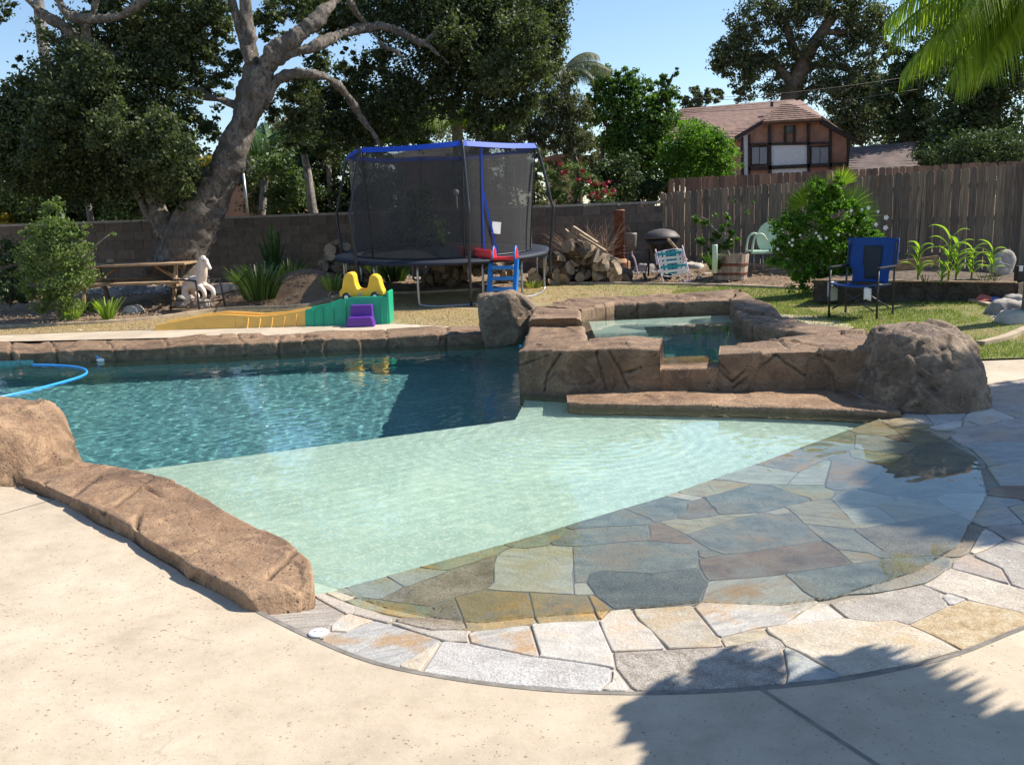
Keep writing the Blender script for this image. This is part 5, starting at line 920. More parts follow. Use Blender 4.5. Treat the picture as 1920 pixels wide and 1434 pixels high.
tree('round_bush', 'dense rounded light green bush rising above the fence', gr(1310, 27), [([(1310, 400), (1310, 300)], [0.15, 0.1])], [(1285, 268, 36), (1325, 270, 36), (1350, 295, 38), (1300, 300, 42), (1262, 300, 30), (1345, 315, 34), (1300, 245, 20), (1275, 320, 40), (1320, 325, 40)], 27, 0.085, M_['citrus'], M_['bark_dark'], 1.0, 8, cat='bush', shell=0.33)
ol = tree('oleander', 'oleander bush with bright red flowers above the block wall', gr(1080, 22.5), [([(1085, 420), (1080, 360)], [0.08, 0.04])], [(1045, 345, 30), (1080, 335, 30), (1105, 350, 28), (1132, 365, 22), (1040, 368, 28), (1085, 372, 28), (1030, 325, 20), (1060, 318, 16)], 22.5, 0.11, M_['shrub_leaf'], M_['bark_dark'], 0.9, 9, cat='bush', aspect=0.25)
leafcloud('flowers', [B(x, y, r, 22.2, 0)[:2] + (n_,) for x, y, r, n_ in ((1060, 325, 9, 30), (1092, 318, 10, 34), (1100, 342, 10, 36), (1118, 345, 9, 30), (1136, 352, 10, 40), (1122, 365, 8, 30), (1085, 335, 8, 22), (1150, 362, 7, 26), (1050, 310, 7, 16), (1108, 365, 7, 16), (1140, 340, 6, 12))], 0.07, M_['red_flower'], ol, 5, sub=0.6, aspect=0.8)['kind'] = 'stuff'
tree('drooping_tree', 'grey green drooping tree right of the oak crown behind the trampoline', gr(1050, 27), [([(1085, 400), (1085, 330), (1065, 270), (1050, 200)], [0.1, 0.09, 0.07, 0.03]), ([(1070, 280), (1030, 220)], [0.05, 0.02])], [(1040, 175, 36), (1065, 205, 36), (1020, 215, 36), (1075, 245, 30, 0, .8), (1035, 255, 36, 0, .8), (1095, 270, 22, 0, .6), (1000, 260, 28, 0, .7), (1050, 290, 30, 0, .6), (1060, 150, 22), (1090, 215, 20, 0, .6)], 27, 0.11, M_['olive'], M_['bark_dark'], 1.7, 10, aspect=0.3, droop=1.2)
# shrubs and small trees beyond the wall, each with its own crown
bgl = [('wide dark hedge like shrub beyond the wall behind the left bush', 25, [(40, 380, 45), (100, 400, 40), (160, 400, 40), (210, 380, 40), (30, 420, 40)], 'dark_leaf', 0.9), ('tall dense green shrub left of the peach house', 26, [(290, 400, 36), (330, 380, 36), (270, 350, 40), (345, 340, 34)], 'dark_leaf', 0.9), ('olive green shrub below the palms right of the peach house', 27, [(490, 360, 34), (530, 390, 36), (470, 330, 26), (560, 330, 34)], 'olive', 0.8), ('grey green trees mass above the trampoline top', 32, [(700, 230, 40), (760, 220, 40), (650, 250, 36), (820, 240, 34), (590, 250, 40), (540, 250, 34)], 'olive', 0.8), ('dark green shrub right of the oleander under the leafy tree', 27, [(1200, 370, 30), (1170, 380, 28), (1225, 355, 26)], 'dark_leaf', 0.9), ('small leafy crown between drooping tree and leafy tree', 33, [(1110, 290, 26), (1120, 320, 24), (1100, 260, 20)], 'olive', 0.7), ('dark green shrub beyond the wall at the left edge', 23.4, [(20, 350, 50), (60, 380, 40), (15, 395, 40)], 'shrub_leaf', 0.8), ('yellowing shrub at the far left edge beyond the wall', 23.1, [(0, 420, 25), (5, 445, 20)], 'gold_leaf', 0.8), ('tall shadowed shrub behind the left bush', 24.0, [(110, 330, 50), (150, 370, 45), (100, 385, 45), (190, 395, 40)], 'dark_leaf', 0.9),
       ('small tree with orange brown leaves behind the oak foliage', 24, [(150, 268, 24), (160, 245, 15), (130, 285, 14)], 'gold_leaf', 0.45), ('bright shrub beyond the wall left of the oak trunk', 21.6, [(235, 390, 34), (215, 365, 26), (260, 370, 28)], 'shrub_leaf', 0.7), ('leafy shrub spilling over the wall beside the oak base', 22.6, [(255, 410, 20), (240, 385, 20)], 'shrub_leaf', 0.6), ('deep green hedge plant behind the oak trunk', 24, [(385, 330, 30), (350, 380, 35), (300, 370, 40), (250, 330, 40)], 'dark_leaf', 0.8),
       ('green shrub beyond the wall right of the oak trunk', 23, [(530, 330, 34), (560, 360, 34), (520, 380, 26)], 'shrub_leaf', 0.8), ('dark tree between the pale trunks left of the trampoline', 24.5, [(560, 300, 36), (600, 285, 34), (595, 330, 34), (625, 360, 30), (620, 310, 26)], 'dark_leaf', 0.8), ('light green tree above the left end of the trampoline', 25, [(690, 262, 28), (730, 258, 30), (770, 248, 26), (660, 270, 20), (800, 262, 20)], 'green_leaf', 0.7), ('low green shrub beyond the wall beside the pale trunk', 23.6, [(600, 385, 26), (630, 390, 24), (560, 392, 24)], 'dark_leaf', 0.8),
       ('tall grey green tree behind the trampoline pole', 27, [(950, 262, 30), (930, 235, 25), (980, 240, 25), (900, 262, 22)], 'olive', 0.6), ('dark bush beyond the wall behind the netting', 23.6, [(680, 340, 45), (720, 370, 45), (665, 385, 40)], 'dark_leaf', 0.8), ('dark low tree right of the house and beneath the palm', 36, [(1820, 300, 45), (1880, 305, 45), (1740, 305, 25)], 'dark_leaf', 0.9), ('dark green tree filling the corner above the wall', 26, [(1120, 330, 25), (1150, 355, 30), (1165, 325, 30)], 'dark_leaf', 0.8),
       ('dark tree far behind the oak at left', 32, [(70, 290, 60), (150, 300, 60), (230, 300, 60), (20, 280, 50), (300, 300, 40)], 'dark_leaf', 0.6), ('green bush behind the peach house', 34, [(470, 290, 30), (520, 275, 28), (490, 310, 25)], 'green_leaf', 0.7), ('shadowed tree behind the trampoline netting', 25, [(860, 350, 40), (900, 370, 40), (950, 350, 40), (980, 320, 30)], 'dark_leaf', 0.8), ('grey leaved shrub beyond the wall beside the red flowers', 23.5, [(1000, 330, 26), (1010, 360, 26), (1000, 300, 20)], 'olive', 0.7)]
for i, (lb, D, L, mt, ds) in enumerate(bgl):
    L = [(e[0], e[1], e[2] * 1.3) + tuple(e[3:]) for e in L]; x = L[0][0]; tree('shrub', lb, gr(x, D), [([(x, 480), (x, L[0][1])], [0.08, 0.04])], L, D, 0.11, M_[mt], M_['bark_dark'], ds, 30 + i, cat='shrub')
tree('shrub', 'large dark bush in front of the wall seen through the netting', gr(780, 19.4), [([(775, 480), (775, 420)], [0.06, 0.04])], [(780, 400, 34), (760, 430, 38), (800, 435, 36), (740, 450, 30), (815, 460, 24), (790, 370, 22)], 19.4, 0.09, M_['shrub_leaf'], M_['bark_dark'], 0.8, 60, cat='shrub')
tree('leafy_bush', 'big light green loose bush at the left beside the picnic table', PT(110, 592), [([(110, 592), (105, 540), (90, 480), (80, 430)], [0.05, 0.04, 0.03, 0.01]), ([(110, 592), (125, 540), (135, 470), (115, 400)], [0.05, 0.04, 0.02, 0.01]), ([(125, 530), (170, 470), (205, 440)], [0.02, 0.015, 0.008])], [(100, 430, 36), (75, 470, 42), (130, 470, 42), (60, 515, 38), (110, 520, 45), (150, 510, 32), (120, 560, 38, 0, .8), (85, 555, 34, 0, .8), (105, 390, 20), (150, 440, 24), (50, 440, 20, 0, .7), (175, 460, 12, 0, .5), (208, 440, 9, 0, .7), (35, 490, 18, 0, .6)], 15.2, 0.052, M_['bush_leaf'], M_['bark_pale'], 0.62, 61, cat='bush', shell=0.4)
tree('shrub', 'dark low shrub behind the left bush at the frame edge', gr(20, 17), [([(20, 570), (20, 500)], [0.03, 0.02])], [(15, 480, 34), (10, 530, 34), (40, 545, 26)], 17, 0.07, M_['dark_leaf'], M_['bark_dark'], 0.8, 62, cat='shrub')
# pale and palm trunks beyond the wall
def pole_tree(name, label, L, D, rad, mat, LB_=None, lm_='olive', seed=0):
    t = thing(name, label, 'tree', gr(L[0][0], D)); m = MB(); limb(m, [PY(x, y, D) for x, y in L], rad, 10, 4, 0.02, seed); m.out('trunk', mat, t, smooth=True, local=False)
    if LB_: leafcloud('crown', blobs(LB_, D, 0.7, 0.12), 0.12, M_[lm_], t, seed)
    return t
pole_tree('tall_bare_trunk', 'tall smooth grey trunk at the left rising out of the frame', [(122, 420), (118, 330), (105, 240), (90, 150), (78, 60), (66, -60)], 26, [0.16, 0.15, 0.14, 0.13, 0.13, 0.12], M_['bark_pale'])
pole_tree('pale_tree', 'slim pale trunk just left of the trampoline', [(592, 440), (584, 380), (578, 330), (570, 290)], 22.5, [0.12, 0.11, 0.09, 0.07], M_['bark_pale'], [(575, 270, 26), (600, 255, 24), (555, 260, 20)], 'dark_leaf', 3)
pole_tree('pale_tree', 'thin pale trunk standing close to the trampoline left pole', [(622, 430), (620, 370), (616, 310)], 23.5, [0.09, 0.07, 0.06], M_['bark_pale'], [(612, 290, 22), (630, 280, 18)], 'olive', 4)
def rod(name, label, cat, p, q_, r_, mat):
    t = tag(MB().tube([p, q_], r_, 8).out(name, mat, None, smooth=True), label, cat); return t
rod('metal_post', 'thin grey metal post beyond the wall right of the oak trunk', 'post', PY(466, 412, 21.5), PY(456, 325, 21.5), 0.03, M_['steel'])
# palms
def frond(m, c, d, L, droop, w=0.35, nl=26, seed=0, leafw=0.035, hang=0.3):
    rg = random.Random(seed); d = Vector(d).normalized(); pts = []; p = Vector(c); v = d.copy(); n_ = 14
    for i in range(n_): pts.append(p.copy()); p = p + v * (L / n_); v = (v + Vector((0, 0, -droop / n_ * (0.4 + 1.4 * i / n_)))).normalized()
    m.tube(pts, [0.022 * (1 - 0.85 * i / n_) + 0.003 for i in range(n_)], 4, cap=False)
    for k in range(nl):
        t = 0.12 + 0.88 * k / nl; f = t * (n_ - 1); i = min(int(f), n_ - 2); q_ = pts[i].lerp(pts[i + 1], f - i); tg = (pts[i + 1] - pts[i]).normalized(); side = tg.cross(Vector((0, 0, 1))); side = side.normalized() if side.length > 0.1 else Vector((1, 0, 0)); ll = w * (math.sin(math.pi * min(1, 0.15 + 0.8 * t)) * 0.8 + 0.25) * rg.uniform(0.85, 1.1)
        for sg in (-1, 1):
            e = (side * sg + tg * 0.45 + Vector((0, 0, -hang + rg.uniform(-0.15, 0.15)))).normalized(); tip = q_ + e * ll + Vector((0, 0, -hang * ll * 0.8)); mid = q_ + e * ll * 0.5; wv = tg * leafw * 0.5
            m.add([q_ - wv, q_ + wv, mid + wv, mid - wv, tip], [(0, 1, 2, 3), (3, 2, 4)])
def palm(name, label, base, top, fr, L, mat, w=0.4, trunk=0.14, seed=0, nl=30, leafw=0.04, hang=0.5, cat='palm'):
    t = thing(name, label, cat, base); rg = random.Random(seed)
    m = MB(); limb(m, [base, Vector(base).lerp(top, 0.5) + Vector((0.05, 0, 0)), top], [trunk * 1.2, trunk, trunk * 0.8], 10, 4, 0.01, seed); m.out('trunk', M_['bark_pale'], t, smooth=True, local=False)
    for i, (az, el, l_, dr) in enumerate(fr): m = MB(); frond(m, top, (math.cos(R(az)) * math.cos(R(el)), math.sin(R(az)) * math.cos(R(el)), math.sin(R(el))), L * l_, dr, w, nl, seed * 50 + i, leafw, hang); m.out('frond', mat, t, local=False)
    return t
top = PY(1975, -20, 11.5)
palm('queen_palm', 'queen palm at the right edge with long drooping yellow green fronds', Vector((top.x + 0.1, 11.6, float(T(top.x, 11.6)))), top, [(178, 12, 1.0, 1.5), (190, 30, 1.05, 1.9), (165, -5, 0.95, 1.4), (200, 5, 0.9, 1.6), (185, -20, 0.8, 1.3), (150, 25, 1.0, 1.7), (215, 20, 1.0, 1.8), (172, 48, 1.1, 2.3), (235, 10, 0.9, 1.7), (130, 5, 0.9, 1.5), (250, 35, 1.0, 2.0), (100, 20, 0.9, 1.6), (205, -25, 0.7, 1.2), (160, -30, .7, 1.2), (60, 20, 1, 1.7), (20, 20, 1, 1.7), (-20, 20, 1, 1.7), (-60, 20, 1, 1.8)], 2.15, M_['palm'], 0.42, 0.13, 3, 44, 0.03, 0.9)
top = PY(855, 215, 24.5)
palm('queen_palm', 'queen palm with yellowing fronds just behind the trampoline', Vector((PY(865, 400, 24.5).x, 24.5, 0.2)), top, [(10, 20, 1, 1.9), (40, 30, .9, 1.9), (160, 25, 1, 2.0), (200, 30, .9, 1.9), (-30, 15, 1, 1.8), (-70, 25, .8, 1.6), (120, 40, .9, 1.8), (80, 30, .9, 1.8), (-140, 20, .9, 1.8)], 1.5, M_['palm'], 0.4, 0.16, 5, 30, 0.045, 0.9)
top = PY(1058, 128, 27.5)
palm('queen_palm', 'palm with a pale frond curving out from the right of the oak crown', Vector((PY(1085, 400, 27.5).x, 27.5, 0.2)), top, [(0, 22, 1.1, 1.5), (25, 45, 1, 1.6), (180, 20, 1, 1.8), (-30, 10, .8, 1.8), (150, 40, 1, 1.8), (-120, 20, .9, 1.8)], 1.35, M_['olive'], 0.4, 0.12, 6, 34, 0.03, 0.8)
top = PY(500, 262, 26)
palm('queen_palm', 'small palm right of the oak trunk with light arching fronds', Vector((PY(470, 400, 26).x, 26, 0.2)), top, [(0, 25, 1, 1.9), (40, 35, 1, 1.9), (-30, 25, 1, 1.9), (180, 30, .8, 2), (110, 50, .9, 1.7), (-100, 30, 1, 2)], 1.5, M_['palm_dark'], 0.45, 0.10, 7, 30, 0.04, 0.9)
for i, (x, y, D, s_, lb) in enumerate(((375, 305, 23.5, 1.0, 'golden palm clump left of the oak trunk'), (160, 350, 23, 0.55, 'tiny yellow green palm low behind the wall at left'), (205, 365, 22.8, 0.5, 'tiny palm beside the yellow green one near the oak'), (895, 238, 26, 0.9, 'golden fronded palm between trampoline and drooping tree'))):
    tp = PY(x, y, D); palm('small_palm', lb, Vector((tp.x, D, 0.2)), tp, [(a, 35, 1, 2.2) for a in range(0, 360, 40)], 0.95 * s_, M_['gold_leaf' if i in (0, 3) else 'palm'], 0.3 * s_, 0.08, 20 + i, 22, 0.03, 0.6)
# off-frame palm and tree whose shadows fall on the near deck and the flagstones
sd = Vector((math.sin(R(SUN_AZ)) * math.cos(R(SUN_EL)), math.cos(R(SUN_AZ)) * math.cos(R(SUN_EL)), math.sin(R(SUN_EL))))
def up_sun(px_, py_, hgt): p = P(px_, py_, 0); return p + sd * (hgt / sd.z)
top = Vector((1.32, 1.85, 0)) + sd * (2.5 / sd.z)
palm('fan_palm', 'palm standing beyond the right edge of the deck', Vector((top.x + 0.2, top.y, 0)), top, [(a, e, l_, 0.8) for a, e, l_ in ((180, 5, 1.0), (168, 0, 1.05), (195, 5, 1.0), (210, 5, 1.1), (155, 0, 1.1), (140, 5, 1.15), (125, 5, 1.15), (112, 0, 1.0), (225, 20, 1.0), (185, 30, .9), (245, 0, 1.1), (260, 0, 1.1), (275, 0, 1.2), (98, 0, .6), (210, -25, .8), (165, -20, .85), (60, 0, .5), (20, 10, .7), (0, -5, 1.1), (-20, 10, 1.2), (-40, 0, 1.2), (-60, 10, 1.2), (150, -15, .9), (190, -15, .9), (230, -10, 1.0), (80, 20, .45), (-75, 10, 1.2))], 1.5, M_['palm_dark'], 0.44, 0.12, 9, 26, 0.085, 0.15)
rt = thing('leafy_tree', 'broad tree standing beyond the right edge beside the flagstones', 'tree', (10.5, 8.2, 0)); m = MB(); limb(m, [(10.5, 8.2, 0), (10.4, 8.2, 2.5), (10.2, 8.1, 5)], [0.2, 0.17, 0.1], 8, 3); m.out('trunk', M_['bark_dark'], rt, smooth=True, local=False)
rb_ = [(Vector((x, y, 0)) + sd * (5.2 / sd.z), r_ * 0.82, int(42000 * r_ * r_) + 2500) for x, y, r_ in ((2.6, 4.7, .28), (2.35, 4.95, .26), (3.0, 4.95, .5), (2.35, 5.2, .26), (2.7, 5.0, .38), (2.75, 5.7, .34), (3.1, 5.45, .55), (3.25, 6.3, .4), (3.6, 6.0, .7), (3.8, 6.9, .55), (4.2, 7.45, .5), (4.6, 7.2, .75), (4.4, 6.2, .9), (5.2, 7.0, 1.0), (4.95, 7.9, .4), (3.1, 4.85, .3), (3.6, 5.1, .5))]
leafcloud('crown', rb_, 0.16, M_['green_leaf'], rt, 5, sub=0.42, shell=0.36)
# overhead wires
for i, (a, b_) in enumerate((((1090, 190), (1720, 148)), ((1090, 212), (1720, 168)), ((1090, 186), (1720, 142)))):
    p, q_ = PY(*a, 40), PY(*b_, 44); pts = [p.lerp(q_, t / 12) - Vector((0, 0, 0.35 * math.sin(math.pi * t / 12))) for t in range(13)]
    tag(MB().tube(pts, 0.008, 4).out('utility_wire', M_['black'], None), ('lowest left end, thin overhead wire meeting the upper wire before the far oak', 'lowest of the three thin overhead wires crossing before the far oak', 'topmost of the three thin overhead wires crossing before the far oak')[i].replace('lowest left end, thin overhead wire meeting the upper wire', 'middle one of the three thin overhead wires crossing'), 'wire', 'overhead wires before the far oak')
# ------------------------------------------------ trampoline
TC = Vector((-1.2, 17.8, 0)); TR = 1.92
tp = thing('trampoline', 'round trampoline with black net enclosure and blue top band', 'trampoline', TC)
zr = lambda y: 0.78 + 0.05 * y + 0.095     # rim height in local y (ground rises to the rear)
gz = lambda x, y: float(T(TC.x + x, TC.y + y)) * (1 if y > -1.2 else 1) * (0 if x < -1.6 else 1)
circ = lambda r_, a, z=None, dz=0: Vector((r_ * math.cos(a), r_ * math.sin(a), (zr(r_ * math.sin(a)) if z is None else z) + dz))
N_ = 64; ang = [2 * math.pi * k / N_ for k in range(N_)]
MB().tube([circ(TR, a, dz=-0.03) for a in ang], 0.024, 8, close=True).out('rim', M_['steel'], tp, True)
m = MB(); V = [circ(TR * 0.80, a, dz=-0.02) for a in ang] + [Vector((0, 0, zr(0) - 0.06))]; m.add(V, [(i, (i + 1) % N_, N_) for i in range(N_)]); m.out('jumping_mat', M_['black'], tp, True)
m = MB(); V = []
for rr_, dz in ((TR * 0.79, 0.005), (TR * 0.81, 0.022), (TR * 0.98, 0.022), (TR * 1.035, 0.005), (TR * 1.04, -0.05), (TR * 1.0, -0.055)): V += [circ(rr_, a, dz=dz) for a in ang]
m.add(V, [(k * N_ + i, k * N_ + (i + 1) % N_, (k + 1) * N_ + (i + 1) % N_, (k + 1) * N_ + i) for k in range(5) for i in range(N_)]); m.out('spring_pad', M_['navy'], tp, True)
pa = [R(x) for x in (-74, -14, 46, 106, 166, 226)]
ZT = lambda a: 2.70 + 0.03 * math.cos(a) - 0.02 * math.sin(a)
for i, a in enumerate(pa):
    zg = float(T(TC.x + TR * math.cos(a), TC.y + TR * math.sin(a))); zb = zg + 0.02 if i in (0, 5) else 0.35 + zg
    pts = arc([circ(TR * 1.05, a, zb), circ(TR * 1.05, a, 0.8), circ(TR * 1.09, a, 1.55), circ(TR * 1.07, a, 1.75), circ(TR * 0.98, a, ZT(a) - 0.25), circ(TR * 0.93, a, ZT(a) + 0.03)], 4)
    MB().tube(pts, 0.026, 8).out('pole', M_['darksteel'], tp, True)
    MB().tube([circ(TR * 1.005, a, 0.45 + zg), circ(TR * 1.005, a, zr(TR * math.sin(a)) - 0.02)], 0.02, 8).out('pole_bracket', M_['steel'], tp, True)
for k, a0 in enumerate((R(-100), R(-40), R(20), R(80), R(140), R(200))):
    a1 = a0 + R(34); p = [circ(TR * 0.97, a, dz=-0.03) for a in (a0, a1)]; g = [float(T(TC.x + q.x, TC.y + q.y)) + 0.02 for q in p]
    pts = [p[0], Vector((p[0].x, p[0].y, g[0] + 0.15)), circ(TR * 0.97, a0 + R(2), g[0] + 0.02), circ(TR * 0.97, (a0 + a1) / 2, (g[0] + g[1]) / 2), circ(TR * 0.97, a1 - R(2), g[1] + 0.02), Vector((p[1].x, p[1].y, g[1] + 0.15)), p[1]]
    MB().tube(arc(pts, 3), 0.021, 8).out('leg', M_['steel'], tp, True)
# net: straight panels between the poles at the top, round at the mat
NN = 96; rowsN = 16; V = []
def netpt(a, t):
    s6 = ((a - pa[0]) % (math.pi / 3)); dd = math.cos(math.pi / 6) / math.cos(s6 - math.pi / 6); rt = TR * 0.93 * (0.35 + 0.65 * dd); rb2 = TR * 0.86; rr_ = rb2 + (rt - rb2) * t - 0.06 * math.sin(math.pi * t) * (1 - dd) * 8 * 0.3; rr_ += 0.012 * math.sin(9 * a) * (1 - t)
    zb = zr(rr_ * math.sin(a)) + 0.01; sag = 0.03 * math.sin(math.pi * s6 / (math.pi / 3)); return Vector((rr_ * math.cos(a), rr_ * math.sin(a), zb + (ZT(a) - 0.04 - sag - zb) * t))
for j_ in range(rowsN + 1): V += [netpt(2 * math.pi * k / NN, j_ / rowsN) for k in range(NN)]
m = MB(); m.add(V, [(j_ * NN + i, j_ * NN + (i + 1) % NN, (j_ + 1) * NN + (i + 1) % NN, (j_ + 1) * NN + i) for j_ in range(rowsN) for i in range(NN)]); m.out('net', M_['net'], tp, True)
m = MB(); an = [2 * math.pi * k / NN for k in range(NN)]
tops = [netpt(a, 1.0) for a in an]; V = [p + Vector((0, 0, 0.05)) for p in tops] + [p * 1.012 + Vector((0, 0, -0.02)) for p in tops]; V = [Vector((v.x * (1.012 if i >= NN else 1.0), v.y * (1.012 if i >= NN else 1.0), tops[i % NN].z + (0.055 if i < NN else -0.03))) for i, v in enumerate(V)]
m.add(V, [(i, (i + 1) % NN, NN + (i + 1) % NN, NN + i) for i in range(NN)]); o = m.out('top_band', M_['blueband'], tp); sm_ = o.modifiers.new('s', 'SOLIDIFY'); sm_.thickness = 0.012
for a in pa: MB().tube([netpt(a, t / 8) * 1.003 for t in range(9)], 0.012, 5).out('net_seam', M_['black'], tp, True)
m = MB(); m.tube([netpt(a, 0.015) for a in an], 0.014, 5, close=True); m.out('net_hem', M_['black'], tp, True)
a1 = R(-64)
m = MB(); a_ = [netpt(R(-61.5), 1 - t / 10) * 1.006 for t in range(11)]; 
def ribbon(mb, pts, w):
    for p, q_ in zip(pts[:-1], pts[1:]): mb.beam(p, q_, w, 0.008, up=(0.4, -1, 0))
ribbon(m, a_, 0.035); b2 = [netpt(R(-61.5), 0.62).lerp(netpt(R(-52), 0.02), t / 6) * 1.008 for t in range(7)]; ribbon(m, b2, 0.035); m.out('door_zip', M_['blueband'], tp)
c_ = netpt(R(-52.5), 0.25) * 1.02; m = MB(); m.box((0, 0, 0), (0.17, 0.006, 0.20), (0, 0.12, R(30))); o = m.out('warning_label', M_['white'], tp); o.location = c_
# slide with ladder at the trampoline door
def flat(name, pts, d, mat, par, bevel=0.0):
    m = MB().prism(pts, d); o = m.out(name, mat, par, bevel=0); bm = bmesh.new(); bm.from_mesh(o.data); bmesh.ops.recalc_face_normals(bm, faces=bm.faces); bm.to_mesh(o.data); bm.free()
    if bevel: b = o.modifiers.new('b', 'BEVEL'); b.width = bevel; b.segments = 2; b.limit_method = 'ANGLE'
    return o
s0 = P(940, 572, 0); sl = thing('toy_slide', 'red plastic toddler slide with blue ladder leaning at the trampoline door', 'slide', (s0.x, 15.75, 0), R(-12))
for sx in (-1, 1):
    x = sx * 0.185 + .02; flat('side_rail', [(x - .02, 0.10, 0), (x - .02, 0.30, 0.50), (x - .02, 0.36, 0.78), (x - .02, 0.28, 0.80), (x - .02, 0.16, 0.52), (x - .02, -0.08, 0.0)], (0.07 * sx, 0, 0), M_['blue'], sl, 0.01)
for k in range(4): MB().box((0, 0.04 + 0.07 * k, 0.13 + 0.175 * k), (0.38, 0.12, 0.06)).out('step', M_['blue'], sl, bevel=0.01)
m = MB(); m.box((-0.02, 0.44, 0.80), (0.40, 0.36, 0.05)); m.out('platform', M_['red'], sl, bevel=0.015)
for sx in (-1, 1):
    x = sx * 0.19; pts = [(x, 0.27 + 0.34 * math.sin(t) * 0.5 + 0.12, 0.80 + 0.22 * math.sin(t)) for t in np.linspace(0, math.pi, 9)]
    pts = [(x, 0.26 + 0.34 * k / 8, 0.80 + 0.20 * math.sin(math.pi * k / 8)) for k in range(9)]
    flat('guard', [(x - .015, y, z) for _, y, z in pts], (0.03, 0, 0), M_['red'], sl, 0.008); MB().tube([Vector(p) for p in pts], 0.018, 6).out('handrail', M_['blue'], sl, True)
m = MB(); m.add([(-0.2, 0.3, 0.83), (-0.2, 0.62, 0.83), (-0.75, 0.95, 0.90), (-0.85, 0.62, 0.90), (-0.2, 0.3, 0.78), (-0.2, 0.62, 0.78), (-0.75, 0.95, 0.85), (-0.85, 0.62, 0.85)], [(0, 1, 2, 3), (7, 6, 5, 4), (0, 3, 7, 4), (1, 5, 6, 2), (2, 6, 7, 3), (0, 4, 5, 1)]); m.out('chute', M_['red'], sl, bevel=0.01)
m = MB(); m.beam((-0.2, 0.28, 0.88), (-0.86, 0.60, 0.95), 0.04, 0.12); m.beam((-0.2, 0.62, 0.88), (-0.76, 0.95, 0.95), 0.04, 0.12); m.out('chute_wall', M_['red'], sl, bevel=0.012)

# ------------------------------------------------ toy roller coaster and car
TY = 14.15; rc = thing('toy_roller_coaster', 'yellow and green plastic ride on track with purple steps beside the pool', 'toy track', (-3.6, TY, 0), R(-1.0))
tx = lambda x, y=612: (x - 960) / F * TY * 1.0 - 0.0 + 3.6 + (0.02)
prof = [(300, .015), (340, .06), (380, .115), (420, .145), (450, .13), (490, .10), (530, .115), (580, .175)]
prof2 = [(580, .175), (610, .215), (640, .29), (670, .34), (733, .34)]
def track(name, pr, mat, wall=0.075):
    pr = resample([(tx(x), 0, z) for x, z in pr], 26); m = MB()
    V = []; K = 0
    for x, _, z in pr:
        ring = [(-0.26, 0), (-0.22, z + wall), (-0.19, z + wall), (-0.17, z), (0.17, z), (0.19, z + wall), (0.22, z + wall), (0.26, 0)]; K = len(ring); V += [(x, y, zz) for y, zz in ring]
    n_ = len(pr); m.add(V, [(i * K + k, (i + 1) * K + k, (i + 1) * K + k + 1, i * K + k + 1) for i in range(n_ - 1) for k in range(K - 1)] + [tuple(range(K)), tuple((n_ - 1) * K + k for k in range(K))[::-1]])
    o = m.out(name, mat, rc); bm = bmesh.new(); bm.from_mesh(o.data); bmesh.ops.recalc_face_normals(bm, faces=bm.faces); bm.to_mesh(o.data); bm.free(); b = o.modifiers.new('b', 'BEVEL'); b.width = 0.008; b.segments = 2; b.limit_method = 'ANGLE'; b.angle_limit = R(40)
    return pr
track('yellow_track', prof[:5], M_['tyellow']); track('yellow_track', prof[4:], M_['tyellow']); track('green_track', prof2, M_['tgreen'])
for x in (595, 612, 632, 655, 722): z = np.interp(x, [p[0] for p in prof2], [p[1] for p in prof2]); m = MB(); m.beam((tx(x), -0.262, 0.0), (tx(x) + 0.0, -0.232, z + 0.05), 0.02, 0.03); m.out('rib', M_['tgreen'], rc, bevel=0.005)
for x in (470, 492, 515, 538, 560): z = np.interp(x, [p[0] for p in prof], [p[1] for p in prof]); m = MB(); m.beam((tx(x), -0.26, 0.0), (tx(x) + 0.02, -0.225, z + 0.04), 0.05, 0.02); m.out('rib', M_['tyellow'], rc, bevel=0.005)
MB().box((tx(734), 0, 0.24), (0.035, 0.46, 0.48)).out('end_board', M_['tgreen'], rc, bevel=0.012)
flat('steps', [(tx(662), -0.27, 0), (tx(712), -0.27, 0), (tx(708), -0.27, .14), (tx(707), -0.27, .31), (tx(668), -0.27, .31), (tx(666), -0.27, .14)], (0, -0.12, 0), M_['purple'], rc, 0.015); flat('steps', [(tx(661), -0.39, 0), (tx(713), -0.39, 0), (tx(709), -0.39, .15), (tx(665), -0.39, .15)], (0, -0.16, 0), M_['purple'], rc, 0.02)
car = thing('toy_car', 'yellow plastic ride on car sitting on top of the green track', 'toy car', (-3.6 + tx(684), TY, 0.345), R(-1.0))
body = [(-.325, .08), (-.33, .15), (-.285, .19), (-.265, .31), (-.24, .38), (-.20, .42), (-.13, .42), (-.10, .38), (-.085, .26), (-.06, .19), (-.02, .165), (.06, .165), (.095, .20), (.115, .28), (.13, .355), (.165, .385), (.225, .375), (.265, .33), (.285, .24), (.305, .17), (.325, .13), (.31, .07), (.2, .055), (-.2, .055)]
flat('body', [(x, -0.15, z) for x, z in body], (0, 0.30, 0), M_['yellow'], car, 0.02)
for sy in (-1, 1):
    for x in (-0.22, 0.20):
        w = MB().lathe([(0.035, -0.03), (0.062, -0.03), (0.066, -0.015), (0.066, 0.015), (0.062, 0.03), (0.035, 0.03)], (x, sy * 0.165, 0.066), 20, Matrix.Rotation(R(90), 3, 'X')).out('wheel', M_['black'], car, True); MB().lathe([(0.012, -0.034), (0.03, -0.034), (0.03, 0.034), (0.012, 0.034)], (x, sy * 0.165, 0.066), 14, Matrix.Rotation(R(90), 3, 'X')).out('hub', M_['white'], w, True)
    flat('wheel_arch', [(-0.22 + 0.10 * math.cos(t), sy * 0.156, 0.075 + 0.095 * math.sin(t)) for t in np.linspace(0, math.pi, 9)], (0, 0.012 * sy, 0), M_['yellow'], car)
